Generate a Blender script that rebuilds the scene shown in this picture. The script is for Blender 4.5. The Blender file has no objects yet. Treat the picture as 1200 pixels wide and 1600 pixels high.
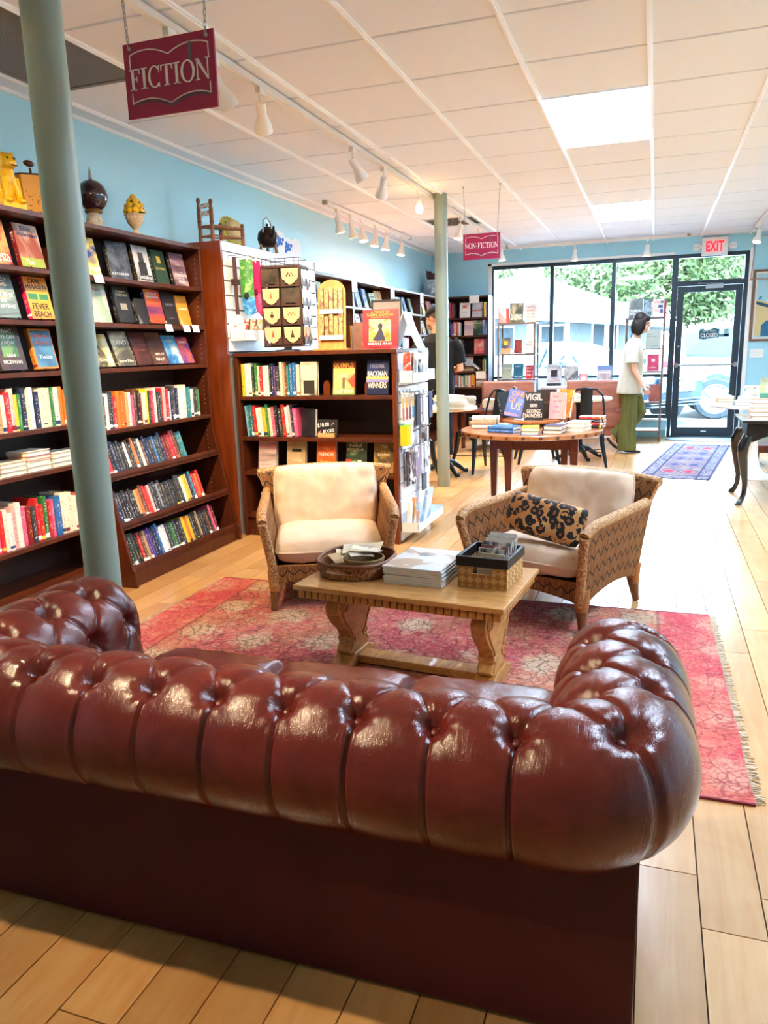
import bpy, bmesh, random
from math import *
from mathutils import Vector, Matrix, noise as mnoise
R = random.Random(7)
S = bpy.context.scene
COL = S.collection
PI = pi

# ---------------------------------------------------------------- camera, world, exposure
HC = 1.34
ZC = 2.746
cam_d = bpy.data.cameras.new('camera')
cam = bpy.data.objects.new('camera', cam_d)
COL.objects.link(cam)
cam_d.sensor_fit = 'VERTICAL'
cam_d.sensor_height = 32.0
cam_d.lens = 1175.69 / 1600.0 * 32.0
cam_d.clip_start = 0.02
cam_d.clip_end = 300
_y, _p, _r = 0.344548, 0.211335, -0.027843
fwd = Vector((-sin(_y) * cos(_p), cos(_y) * cos(_p), -sin(_p)))
rgt = Vector((cos(_y), sin(_y), 0))
upv = rgt.cross(fwd)
r2 = rgt * cos(_r) + upv * sin(_r)
u2 = -rgt * sin(_r) + upv * cos(_r)
mw = Matrix.Identity(4)
for i in range(3):
    mw[i][0], mw[i][1], mw[i][2] = r2[i], u2[i], -fwd[i]
mw[0][3], mw[1][3], mw[2][3] = 0, 0, HC
cam.matrix_world = mw
S.camera = cam

S.view_settings.view_transform = 'Standard'
S.view_settings.look = 'None'
S.view_settings.gamma = 1.0
S.view_settings.use_curve_mapping = False
S.view_settings.exposure = 3.12
S.cycles.use_denoising = True
S.cycles.max_bounces = 7
S.cycles.diffuse_bounces = 4
S.cycles.glossy_bounces = 3
S.cycles.transparent_max_bounces = 12
S.cycles.sample_clamp_indirect = 6.0
S.cycles.caustics_reflective = False
S.cycles.caustics_refractive = False

W = bpy.data.worlds.new('sky')
S.world = W
W.use_nodes = True
nt = W.node_tree
bg = nt.nodes['Background']
tc = nt.nodes.new('ShaderNodeTexCoord')
sx = nt.nodes.new('ShaderNodeSeparateXYZ')
cr = nt.nodes.new('ShaderNodeValToRGB')
nt.links.new(tc.outputs['Generated'], sx.inputs[0])
nt.links.new(sx.outputs['Z'], cr.inputs[0])
cr.color_ramp.elements[0].position = 0.0
cr.color_ramp.elements[0].color = (0.66, 0.86, 1.0, 1)
cr.color_ramp.elements[1].position = 0.6
cr.color_ramp.elements[1].color = (0.46, 0.72, 1.0, 1)
nt.links.new(cr.outputs[0], bg.inputs['Color'])
bg.inputs['Strength'].default_value = 8.5

def lamp(name, kind, loc, energy, color=(1, 1, 1), size=0.1, rot=None, target=None, size_y=None, spot=1.0, blend=0.6):
    d = bpy.data.lights.new(name, kind)
    d.energy = energy
    d.color = color
    if kind == 'AREA':
        d.size = size
        if size_y:
            d.shape = 'RECTANGLE'; d.size_y = size_y
    elif kind == 'SPOT':
        d.shadow_soft_size = size; d.spot_size = spot; d.spot_blend = blend
    elif kind == 'POINT':
        d.shadow_soft_size = size
    else:
        d.angle = size
    o = bpy.data.objects.new(name, d)
    COL.objects.link(o)
    o.location = loc
    if target is not None:
        o.rotation_euler = (Vector(target) - Vector(loc)).to_track_quat('-Z', 'Y').to_euler()
    elif rot:
        o.rotation_euler = rot
    return o

# daylight sun on the street, behind the shop front (does not reach the floor inside)
lamp('sun', 'SUN', (0, 8, 20), 3.0, (1, 0.95, 0.86), 0.02, target=(3, 13, 0))

# ---------------------------------------------------------------- materials
def lin(c):
    if isinstance(c, str):
        c = c.lstrip('#')
        v = [int(c[i:i + 2], 16) / 255 for i in (0, 2, 4)]
    else:
        v = list(c)[:3]
    return tuple([(x / 12.92 if x <= 0.04045 else ((x + 0.055) / 1.055) ** 2.4) for x in v] + [1.0])

_m = {}
def mat(name, col='#808080', rough=0.5, metal=0.0, emit=0.0, ecol=None, coat=0.0, spec=0.5, trans=0.0, sheen=0.0):
    if name in _m:
        return _m[name]
    m = bpy.data.materials.new(name)
    m.use_nodes = True
    b = m.node_tree.nodes['Principled BSDF']
    b.inputs['Base Color'].default_value = lin(col)
    b.inputs['Roughness'].default_value = rough
    b.inputs['Metallic'].default_value = metal
    b.inputs['Specular IOR Level'].default_value = spec
    b.inputs['Coat Weight'].default_value = coat
    b.inputs['Sheen Weight'].default_value = sheen
    if emit:
        b.inputs['Emission Color'].default_value = lin(ecol or col)
        b.inputs['Emission Strength'].default_value = emit
    _m[name] = m
    return m

class N:
    """small node helper on a principled material"""
    def __init__(s, m):
        s.m = m; s.t = m.node_tree; s.b = s.t.nodes['Principled BSDF']
    def n(s, kind, **kw):
        x = s.t.nodes.new(kind)
        for k, v in kw.items():
            if k.startswith('i_'):
                key = k[2:]
                x.inputs[int(key) if key.isdigit() else key.replace('_', ' ')].default_value = v
            else:
                setattr(x, k, v)
        return x
    def l(s, a, b):
        s.t.links.new(a, b)
    def coord(s, which='Object', scale=(1, 1, 1), rot=(0, 0, 0), loc=(0, 0, 0)):
        tc = s.n('ShaderNodeTexCoord'); mp = s.n('ShaderNodeMapping')
        mp.inputs['Scale'].default_value = scale
        mp.inputs['Rotation'].default_value = rot
        mp.inputs['Location'].default_value = loc
        s.l(tc.outputs[which], mp.inputs[0])
        return mp.outputs[0]
    def noise(s, vec, scale=5, detail=4, rough=0.5, dist=0.0):
        x = s.n('ShaderNodeTexNoise')
        x.inputs['Scale'].default_value = scale; x.inputs['Detail'].default_value = detail
        x.inputs['Roughness'].default_value = rough; x.inputs['Distortion'].default_value = dist
        if vec is not None: s.l(vec, x.inputs['Vector'])
        return x.outputs[0]
    def voronoi(s, vec, scale=5, feature='F1', out=0, rnd=1.0):
        x = s.n('ShaderNodeTexVoronoi', feature=feature)
        x.inputs['Scale'].default_value = scale
        x.inputs['Randomness'].default_value = rnd
        s.l(vec, x.inputs['Vector'])
        return x.outputs[out]
    def ramp(s, fac, stops, interp='LINEAR'):
        x = s.n('ShaderNodeValToRGB')
        x.color_ramp.interpolation = interp
        e = x.color_ramp.elements
        while len(e) < len(stops): e.new(0.5)
        for i, (p, c) in enumerate(stops):
            e[i].position = p; e[i].color = lin(c)
        s.l(fac, x.inputs[0])
        return x.outputs[0]
    def math(s, op, a, b=None, c=None):
        x = s.n('ShaderNodeMath', operation=op)
        for i, v in enumerate((a, b, c)):
            if v is None: continue
            if isinstance(v, (int, float)): x.inputs[i].default_value = v
            else: s.l(v, x.inputs[i])
        return x.outputs[0]
    def sep(s, vec):
        x = s.n('ShaderNodeSeparateXYZ'); s.l(vec, x.inputs[0]); return x.outputs
    def mix(s, fac, a, b, mode='MIX'):
        x = s.n('ShaderNodeMix', data_type='RGBA', blend_type=mode)
        for idx, v in ((0, fac), (6, a), (7, b)):
            if isinstance(v, (int, float)): x.inputs[idx].default_value = v
            elif isinstance(v, str): x.inputs[idx].default_value = lin(v)
            elif isinstance(v, tuple): x.inputs[idx].default_value = v
            else: s.l(v, x.inputs[idx])
        return x.outputs[2]
    def base(s, c): s.l(c, s.b.inputs['Base Color'])
    def rough(s, c): s.l(c, s.b.inputs['Roughness'])
    def bump(s, h, strength=0.3, dist=0.01):
        x = s.n('ShaderNodeBump')
        x.inputs['Strength'].default_value = strength; x.inputs['Distance'].default_value = dist
        s.l(h, x.inputs['Height']); s.l(x.outputs[0], s.b.inputs['Normal'])

def wood(name, dark, light, scale=(1, 1, 1), rough=0.4, grain=14, coat=0.0, bump=0.05, coord='Object'):
    if name in _m: return _m[name]
    m = mat(name, light, rough, coat=coat); n = N(m)
    v = n.coord(coord, scale)
    a = n.noise(v, grain, 5, 0.62, 0.6)
    c = n.ramp(a, [(0.3, dark), (0.7, light)])
    n.base(c); n.bump(a, bump, 0.002)
    return m

def fabric(name, c1, c2, scale=400, rough=0.9, wr=6):
    if name in _m: return _m[name]
    m = mat(name, c1, rough, sheen=0.2); n = N(m)
    v = n.coord('Object')
    a = n.noise(v, scale, 2); b = n.noise(v, wr, 4, 0.55, 0.8)
    n.base(n.ramp(b, [(0.3, c2), (0.65, c1)]))
    h = n.math('ADD', n.math('MULTIPLY', a, 0.12), b)
    n.bump(h, 0.35, 0.012)
    return m

# ---------------------------------------------------------------- geometry collector
class G:
    def __init__(s):
        s.v = []; s.f = []; s.mi = []; s.uv = None
    def _add(s, vs, fs, mi=0):
        o = len(s.v); s.v += [tuple(x) for x in vs]
        for f in fs:
            s.f.append(tuple(i + o for i in f)); s.mi.append(mi)
        return s
    def box(s, x0, x1, y0, y1, z0, z1, mi=0, M=None):
        vs = [Vector((x, y, z)) for z in (z0, z1) for y in (y0, y1) for x in (x0, x1)]
        if M is not None: vs = [M @ v for v in vs]
        return s._add(vs, [(0, 2, 3, 1), (4, 5, 7, 6), (0, 1, 5, 4), (2, 6, 7, 3), (0, 4, 6, 2), (1, 3, 7, 5)], mi)
    def prism(s, poly, axis, a, b, mi=0, M=None):
        """poly: 2-D outline; axis x: (y,z), y: (x,z), z: (x,y)"""
        n = len(poly)
        def P(p, t):
            return Vector({'x': (t, p[0], p[1]), 'y': (p[0], t, p[1]), 'z': (p[0], p[1], t)}[axis])
        vs = [P(p, a) for p in poly] + [P(p, b) for p in poly]
        if M is not None: vs = [M @ v for v in vs]
        fs = [(i, (i + 1) % n, n + (i + 1) % n, n + i) for i in range(n)]
        fs += [tuple(range(n))[::-1], tuple(range(n, 2 * n))]
        return s._add(vs, fs, mi)
    def tube(s, pts, r, n=8, mi=0, cap=True, closed=False, flat=1.0):
        pts = [Vector(p) for p in pts]; m = len(pts)
        rs = r if isinstance(r, (list, tuple)) else [r] * m
        prev = None; rings = []
        for i, p in enumerate(pts):
            if closed: t = pts[(i + 1) % m] - pts[i - 1]
            else: t = pts[min(i + 1, m - 1)] - pts[max(i - 1, 0)]
            t = t.normalized() if t.length > 1e-9 else Vector((0, 0, 1))
            if prev is None:
                ref = Vector((0, 0, 1)) if abs(t.z) < 0.9 else Vector((1, 0, 0))
                nn = t.cross(ref).normalized()
            else:
                nn = (prev - t * prev.dot(t))
                nn = nn.normalized() if nn.length > 1e-6 else t.orthogonal().normalized()
            prev = nn; bb = t.cross(nn)
            rings.append([p + (nn * cos(2 * PI * k / n) + bb * flat * sin(2 * PI * k / n)) * rs[i] for k in range(n)])
        vs = [v for ring in rings for v in ring]; fs = []
        for i in range(m if closed else m - 1):
            j = (i + 1) % m
            for k in range(n):
                fs.append((i * n + k, i * n + (k + 1) % n, j * n + (k + 1) % n, j * n + k))
        if cap and not closed:
            fs += [tuple(range(n))[::-1], tuple(range((m - 1) * n, m * n))]
        return s._add(vs, fs, mi)
    def lathe(s, prof, n=20, c=(0, 0, 0), mi=0, M=None, flute=0, fd=0.0, cap=True):
        vs = []; fs = []
        for (r, z) in prof:
            for k in range(n):
                a = 2 * PI * k / n
                rr = r * (1 - fd * (0.5 + 0.5 * cos(flute * a))) if flute else r
                vs.append(Vector((c[0] + rr * cos(a), c[1] + rr * sin(a), c[2] + z)))
        if M is not None: vs = [M @ v for v in vs]
        for i in range(len(prof) - 1):
            for k in range(n):
                fs.append((i * n + k, i * n + (k + 1) % n, (i + 1) * n + (k + 1) % n, (i + 1) * n + k))
        if cap: fs += [tuple(range(n))[::-1], tuple(range((len(prof) - 1) * n, len(prof) * n))]
        return s._add(vs, fs, mi)
    def ball(s, c, r, n=12, m=8, mi=0, M=None):
        rx, ry, rz = r if isinstance(r, (tuple, list)) else (r, r, r)
        vs = [Vector((c[0], c[1], c[2] - rz))]
        for i in range(1, m):
            t = -PI / 2 + PI * i / m
            for k in range(n):
                a = 2 * PI * k / n
                vs.append(Vector((c[0] + rx * cos(t) * cos(a), c[1] + ry * cos(t) * sin(a), c[2] + rz * sin(t))))
        vs.append(Vector((c[0], c[1], c[2] + rz)))
        if M is not None: vs = [M @ v for v in vs]
        fs = [(0, 1 + (k + 1) % n, 1 + k) for k in range(n)]
        for i in range(m - 2):
            for k in range(n):
                a = 1 + i * n; fs.append((a + k, a + (k + 1) % n, a + n + (k + 1) % n, a + n + k))
        top = len(vs) - 1; a = 1 + (m - 2) * n
        fs += [(a + k, a + (k + 1) % n, top) for k in range(n)]
        return s._add(vs, fs, mi)
    def grid(s, fn, nu, nv, mi=0, flip=False, uvs=True, closed_u=False):
        """fn(a,b) -> point for a,b in 0..1"""
        o = len(s.v); uv = []
        for i in range(nu + 1):
            for j in range(nv + 1):
                s.v.append(tuple(fn(i / nu, j / nv))); uv.append((i / nu, j / nv))
        if s.uv is None: s.uv = {}
        for i in range(nu):
            for j in range(nv):
                q = (o + i * (nv + 1) + j, o + (i + 1) * (nv + 1) + j, o + (i + 1) * (nv + 1) + j + 1, o + i * (nv + 1) + j + 1)
                u = [(i / nu, j / nv), ((i + 1) / nu, j / nv), ((i + 1) / nu, (j + 1) / nv), (i / nu, (j + 1) / nv)]
                if flip: q = q[::-1]; u = u[::-1]
                s.uv[len(s.f)] = u
                s.f.append(q); s.mi.append(mi)
        return s
    def shell(s, fn, nu, nv, thick, mi=0):
        """fn(a,b)->(point, normal): closed slab of given thickness"""
        P = [[fn(i / nu, j / nv) for j in range(nv + 1)] for i in range(nu + 1)]
        s.grid(lambda a, b: P[round(a * nu)][round(b * nv)][0], nu, nv, mi)
        s.grid(lambda a, b: P[round(a * nu)][round(b * nv)][0] - P[round(a * nu)][round(b * nv)][1] * thick, nu, nv, mi, flip=True)
        n1 = (nu + 1) * (nv + 1); o = len(s.v) - 2 * n1
        def id(i, j, k): return o + k * n1 + i * (nv + 1) + j
        for i in range(nu):
            s.f.append((id(i, 0, 1), id(i + 1, 0, 1), id(i + 1, 0, 0), id(i, 0, 0))); s.mi.append(mi)
            s.f.append((id(i, nv, 0), id(i + 1, nv, 0), id(i + 1, nv, 1), id(i, nv, 1))); s.mi.append(mi)
        for j in range(nv):
            s.f.append((id(0, j, 0), id(0, j + 1, 0), id(0, j + 1, 1), id(0, j, 1))); s.mi.append(mi)
            s.f.append((id(nu, j, 1), id(nu, j + 1, 1), id(nu, j + 1, 0), id(nu, j, 0))); s.mi.append(mi)
        return s
    def mesh(s, name):
        me = bpy.data.meshes.new(name)
        me.from_pydata(s.v, [], s.f)
        if any(s.mi): me.polygons.foreach_set('material_index', s.mi)
        if s.uv is not None:
            l = me.uv_layers.new(name='UVMap'); buf = [0.0] * (2 * len(me.loops)); k = 0
            for fi, f in enumerate(s.f):
                u = s.uv.get(fi)
                for q in range(len(f)):
                    if u: buf[2 * k], buf[2 * k + 1] = u[q]
                    k += 1
            l.data.foreach_set('uv', buf)
        me.update()
        return me
    def build(s, name, mats, parent=None, smooth=None, bevel=0.0, loc=None, rot=None, kind=None, sub=0):
        me = s.mesh(name)
        o = link(name, me, mats, parent, loc, rot, kind)
        if smooth is not None: shade(o, smooth)
        if bevel:
            b = o.modifiers.new('bevel', 'BEVEL'); b.width = bevel; b.segments = 2; b.limit_method = 'ANGLE'; b.angle_limit = 0.6
        if sub:
            d = o.modifiers.new('sub', 'SUBSURF'); d.levels = sub; d.render_levels = sub
        return o

def link(name, me, mats=None, parent=None, loc=None, rot=None, kind=None):
    o = bpy.data.objects.new(name, me)
    COL.objects.link(o)
    if mats is not None and not me.materials:
        for m in (mats if isinstance(mats, (list, tuple)) else [mats]): me.materials.append(m)
    if parent is not None: o.parent = parent
    if loc is not None: o.location = loc
    if rot is not None: o.rotation_euler = rot
    if kind: o['kind'] = kind
    return o

def shade(o, ang=40):
    me = o.data
    if ang >= 180:
        me.polygons.foreach_set('use_smooth', [True] * len(me.polygons)); return
    me.polygons.foreach_set('use_smooth', [True] * len(me.polygons))
    bm = bmesh.new(); bm.from_mesh(me)
    lim = radians(ang)
    for e in bm.edges:
        if len(e.link_faces) == 2 and e.calc_face_angle(0) > lim: e.smooth = False
    bm.to_mesh(me); bm.free()

def tag(o, label, cat, group=None, kind=None):
    o['label'] = label; o['category'] = cat
    if group: o['group'] = group
    if kind: o['kind'] = kind
    return o

def thing(name, label, cat, loc=(0, 0, 0), rz=0.0, group=None, rot=None):
    o = bpy.data.objects.new(name, None)
    COL.objects.link(o)
    o.empty_display_size = 0.05
    o.location = loc
    o.rotation_euler = rot if rot is not None else (0, 0, rz)
    return tag(o, label, cat, group)

def struct(g, name, m, label, cat='structure', parent=None, **kw):
    o = g.build(name, m, parent, **kw)
    o['kind'] = 'structure'
    o['label'] = label
    return o

def bake(o):
    """replace the object's mesh by its evaluated one (modifiers applied)"""
    dg = bpy.context.evaluated_depsgraph_get()
    me = bpy.data.meshes.new_from_object(o.evaluated_get(dg))
    o.modifiers.clear()
    o.data = me
    return o

_txt = {}
def text_mesh(s, bold=0.0, ext=0.0008, spacing=1.0):
    k = (s, bold, ext, spacing)
    if k in _txt: return _txt[k]
    c = bpy.data.curves.new('lettering', 'FONT')
    c.body = s; c.size = 1.0; c.extrude = ext; c.offset = bold
    c.align_x = 'CENTER'; c.align_y = 'CENTER'; c.space_character = spacing
    c.resolution_u = 2
    o = bpy.data.objects.new('lettering', c); COL.objects.link(o)
    dg = bpy.context.evaluated_depsgraph_get()
    me = bpy.data.meshes.new_from_object(o.evaluated_get(dg))
    bpy.data.objects.remove(o); bpy.data.curves.remove(c)
    me.materials.clear()
    _txt[k] = me
    return me

def text(s, m, parent, loc, size, width=None, rot=(PI / 2, 0, 0), name='lettering', bold=0.0, ext=0.02):
    """lettering mesh; size = cap height in metres, width = total width to squeeze into"""
    me = text_mesh(s, bold, ext)
    me = me.copy(); me.materials.append(m)
    o = bpy.data.objects.new(name, me); COL.objects.link(o)
    o.parent = parent; o.location = loc; o.rotation_euler = rot
    xs = [v.co.x for v in me.vertices]; ys = [v.co.y for v in me.vertices]
    w = max(xs) - min(xs); h = max(ys) - min(ys)
    cx, cy = (max(xs) + min(xs)) / 2, (max(ys) + min(ys)) / 2
    for v in me.vertices: v.co.x -= cx; v.co.y -= cy
    sy = size / 0.72
    sxx = (width / w) if width else sy
    o.scale = (sxx, sy, sy * 0.5)
    return o

ORD = ('first second third fourth fifth sixth seventh eighth ninth tenth eleventh twelfth thirteenth fourteenth fifteenth sixteenth '
       'seventeenth eighteenth nineteenth twentieth').split()
def ordn(i):
    i += 1
    if i <= 20: return ORD[i - 1]
    tens = {2: 'twenty', 3: 'thirty', 4: 'forty', 5: 'fifty'}
    t, u = divmod(i, 10)
    return (tens[t] + '-' + ORD[u - 1]) if u else {3: 'thirtieth', 4: 'fortieth', 5: 'fiftieth'}[t]
# ================================================================ the room shell
XL, XR, YF, YB = -3.3, 3.55, 11.65, -2.6
TX = lambda k: (k - 2.1463) * 0.61
TY = lambda k: (k + 5.919) * 0.61

m_wall = mat('blue_wall', '#bdeefc', 0.75); n = N(m_wall); n.bump(n.noise(n.coord(), 180, 3), 0.08, 0.002)
m_wall_f = mat('blue_front_wall', '#a8e2f4', 0.7)
m_white = mat('white_paint', '#f1f0ee', 0.45)
m_tile = mat('ceiling_tile', '#f3f7fd', 0.9); n = N(m_tile); n.bump(n.noise(n.coord(), 260, 3), 0.15, 0.002)
m_bar = mat('grid_bar_white', '#ffffff', 0.35)
m_col = mat('sage_paint', '#94a294', 0.42); n = N(m_col); n.bump(n.noise(n.coord(), 30, 3), 0.12, 0.003)
m_base = mat('baseboard_blue', '#86b9c6', 0.5)
m_dark = mat('dark_aluminium', '#2b3a42', 0.35, 0.3)

# floor: maple laminate planks, each one a part
m_plank = mat('maple_plank', '#d8a76e', 0.34, coat=.8); n = N(m_plank); n.b.inputs['Coat Roughness'].default_value = .20
oi = n.n('ShaderNodeObjectInfo')
v = n.coord('Object', (1, 1, 1))
add = n.n('ShaderNodeVectorMath', operation='ADD'); mul = n.n('ShaderNodeVectorMath', operation='MULTIPLY')
n.l(oi.outputs['Location'], mul.inputs[0]); mul.inputs[1].default_value = (3.7, 1.9, 0)
n.l(v, add.inputs[0]); n.l(mul.outputs[0], add.inputs[1])
st = n.n('ShaderNodeVectorMath', operation='MULTIPLY'); n.l(add.outputs[0], st.inputs[0]); st.inputs[1].default_value = (16, 1.3, 1)
g1 = n.noise(st.outputs[0], 1.5, 6, 0.6, 1.2)
g2 = n.noise(add.outputs[0], 3.0, 3, 0.5, 1.5)
c1 = n.ramp(g1, [(0.3, '#d29856'), (0.55, '#e0ae70'), (0.8, '#e7bd80')])
c2 = n.mix(0.35, c1, n.ramp(g2, [(0.35, '#d69f5c'), (0.65, '#e8bf86')]))
rv = n.ramp(oi.outputs['Random'], [(0, '#d8d0c8'), (1, '#ffffff')])
n.base(n.mix(1.0, c2, rv, 'MULTIPLY'))
n.bump(g1, 0.06, 0.001)

fl = struct(G().box(XL - .1, XR + .1, YB - .1, YF + .25, -0.2, -0.006), 'floor', mat('floor_gap', '#4a3018', 0.8), 'pale maple plank floor of the bookshop')
PW, PL = 0.143, 1.62
gp = G(); e = 0.0012; zt = 0.0
gp.v = [(e, e, -.006), (PW - e, e, -.006), (PW - e, PL - e, -.006), (e, PL - e, -.006),
        (e + .0006, e + .0006, 0), (PW - e - .0006, e + .0006, 0), (PW - e - .0006, PL - e - .0006, 0), (e + .0006, PL - e - .0006, 0)]
gp.f = [(4, 5, 6, 7), (0, 1, 5, 4), (1, 2, 6, 5), (2, 3, 7, 6), (3, 0, 4, 7)]; gp.mi = [0] * 5
plank_me = gp.mesh('plank'); plank_me.materials.append(m_plank)
offs = {}
kx0, kx1 = -22, 12
far_planks = G()
for k in range(-26, 26):
    x = 0.162 + k * PW - PW
    if x < XL - 0.15 or x > XR: continue
    off = 1.665 - PL if k == 1 else R.random() * PL
    j0 = -4
    for j in range(-4, 9):
        y = off + j * PL - (0.0)
        if y + PL < YB or y > YF: continue
        near = (kx0 <= k <= kx1) and y + PL > 0.7
        if near and y + PL <= YF + .001:
            link('plank', plank_me, None, fl, (x, y, 0))
        else:
            y1 = min(y + PL, YF)
            x0, x1 = max(x, XL), min(x + PW, XR)
            if x1 - x0 < .01: continue
            far_planks.box(x0 + e, x1 - e, max(y, YB) + e, y1 - e, -.006, 0)
o = far_planks.build('plank', m_plank, fl); o['kind'] = 'stuff'

# ceiling: slab, lay-in tiles, bright grid bars
ce = struct(G().box(XL - .1, XR + .1, YB - .1, YF + .25, ZC + .03, ZC + .2), 'ceiling', mat('ceiling_void', '#8b8178', 0.9), 'white suspended ceiling of square tiles between bright bars')
tg = G(); a, b, gx, gy = 0.0, 0.61, .006, .005
tg.v = [(gx, gy, .012), (b - gx, gy, .012), (b - gx, b - gy, .012), (gx, b - gy, .012), (gx, gy + .006, 0), (b - gx, gy + .006, 0), (b - gx, b - gy - .006, 0), (gx, b - gy - .006, 0),
        (gx, gy, .024), (b - gx, gy, .024), (b - gx, b - gy, .024), (gx, b - gy, .024)]
tg.f = [(7, 6, 5, 4), (4, 5, 1, 0), (5, 6, 2, 1), (6, 7, 3, 2), (7, 4, 0, 3), (0, 1, 9, 8), (1, 2, 10, 9), (2, 3, 11, 10), (3, 0, 8, 11)]; tg.mi = [0] * 9
tile_me = tg.mesh('tile'); tile_me.materials.append(m_tile)
skip = {(4, -2), (4, -1), (5, 2), (5, 3),  (1, 3), (1, 2), (1, 8), (1, 9), (-3, -2), (-3, -1), (-2, 8)}
kmax = 7
for k in range(-3, kmax + 1):
    for j in range(-10, 13):
        if (k, j) in skip: continue
        link('tile', tile_me, None, ce, (TX(k), TY(j), ZC))
struct(G().box(XL, TX(-3) - .006, YB, YF, ZC, ZC + .02), 'edge_tile', m_tile, 'cut tiles along the left wall', parent=ce)
struct(G().box(TX(kmax + 1), XR, YB, YF, ZC, ZC + .02), 'edge_tile', m_tile, 'cut tiles along the right wall', parent=ce)
struct(G().box(TX(-3), TX(kmax + 1), TY(13) + .006, YF, ZC, ZC + .02), 'edge_tile', m_tile, 'cut tiles along the shop front', parent=ce)
struct(G().box(TX(-3), TX(kmax + 1), YB, TY(-10), ZC, ZC + .02), 'edge_tile', m_tile, 'cut tiles along the rear wall', parent=ce)
for k in range(-3, kmax + 2):
    g = G().box(TX(k) - .0125, TX(k) + .0125, YB, YF, ZC - .012, ZC + .004)
    g.box(TX(k) - .004, TX(k) + .004, YB, YF, ZC - .018, ZC - .011)
    g.build('grid_bar', m_bar, ce)
g = G().box(XL, XL + .022, YB, YF, ZC - .02, ZC); g.build('edge_bar', m_bar, ce)

# ceiling lights
m_diff = mat('light_diffuser', '#eef5ff', 0.5, emit=6.6, ecol='#cbe2ff'); nd = N(m_diff)
def ceiling_light(k, j, label, strength=1.0):
    t = thing('ceiling_light', label, 'light', (TX(k) + .305, TY(j) + .61, ZC), 0, 'flush panel lights in the ceiling')
    f = G()
    for (x0, x1, y0, y1) in ((-.3, .3, -.605, -.585), (-.3, .3, .585, .605), (-.3, -.285, -.585, .585), (.285, .3, -.585, .585)):
        f.box(x0, x1, y0, y1, -.004, .02)
    f.build('frame', m_bar, t)
    d = G()
    def P(a, b):
        x = -.286 + .572 * a; y = -.586 + 1.172 * b
        w = sin(PI * a) * sin(PI * b)
        return (x, y, .006 - .010 * w + .003 * sin(b * 40) * exp(-((a - .05) / .13) ** 2) + .002 * sin(b * 31 + 2) * exp(-((a - .95) / .1) ** 2))
    d.grid(P, 24, 60, flip=True)
    d.build('diffuser', m_diff, t, smooth=180)
    return t
ceiling_light(1, 2, 'larger looking white panel light with puckered diffuser in the ceiling above the room middle')
ceiling_light(1, 8, 'smaller looking white panel light in the ceiling nearer the shop window')
ceiling_light(5, 2, 'unseen added white panel light in the ceiling above the right side of the room')  # out of view, added to bring more light into the room

ceiling_light(4, -2, 'unseen added white panel light in the ceiling above the floor right of the sofa')  # unseen panel added as fill for the dim near side
# perforated return grille and a small far one
m_grille = mat('grille_grey', '#8a8178', 0.5, 0.2)
def vent(k, j, label, nslat, rows=1):
    t = thing('ceiling_vent', label, 'vent', (TX(k) + .305, TY(j) + .305 * rows, ZC), 0)
    L = .305 * rows
    f = G()
    for (x0, x1, y0, y1) in ((-.3, .3, -L + .005, -L + .03), (-.3, .3, L - .03, L - .005), (-.3, -.275, -L + .03, L - .03), (.275, .3, -L + .03, L - .03)):
        f.box(x0, x1, y0, y1, -.006, .02)
    f.build('frame', m_bar if nslat < 20 else m_grille, t)
    G().box(-.275, .275, -L + .03, L - .03, .018, .022).build('backing', mat('vent_dark', '#3a3530', 0.8), t)
    g = G()
    for i in range(nslat):
        x = -.275 + .55 * (i + .5) / nslat
        g.box(x - .0045, x + .0045, -L + .03, L - .03, 0, .012)
    for i in range(int(nslat * rows)):
        y = -L + .03 + (2 * L - .06) * (i + .5) / (nslat * rows)
        g.box(-.275, .275, y - .003, y + .003, .003, .010)
    o = g.build('grille', m_grille, t); o['kind'] = 'stuff'
    return t
vent(-3, -2, 'grey perforated return air grille in the ceiling beside the sage pillar', 42, 2)
vent(-2, 8, 'small square grey vent in the far ceiling beyond the second pillar', 14)

# walls
struct(G().box(XL - .15, XL, YB, YF + .2, 0, ZC + .03), 'wall_left', m_wall, 'light blue painted wall above the bookcases')
struct(G().box(XR, XR + .15, YB, YF + .2, 0, ZC + .03), 'wall_right', m_wall, 'light blue painted wall on the right side')
struct(G().box(XL - .15, XR + .15, YB - .15, YB, 0, ZC + .03), 'wall_back', mat('warm_wall', '#d8c6b0', 0.8), 'plain wall behind the sofa side of the room')
WX0, WX1, WT = -2.364, 1.145, 2.525
g = G().box(XL, WX0, YF, YF + .2, 0, ZC + .03).box(WX1, XR, YF, YF + .2, 0, ZC + .03).box(WX0, WX1, YF, YF + .2, WT, ZC + .03)
g.box(WX0, .20, YF, YF + .2, 0, .27)
struct(g, 'wall_front', m_wall_f, 'blue painted wall around the shop window and glass door')
struct(G().box(XL, XL + .015, YB, 2.2, 0, .1), 'baseboard_left', m_base, 'blue baseboard along the left wall')
struct(G().box(WX1 + .01, XR, YF - .015, YF, 0, .1).box(-.35, .19, YF - .015, YF, 0, .1), 'baseboard_front', m_base, 'blue baseboard under the shop front')

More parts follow.
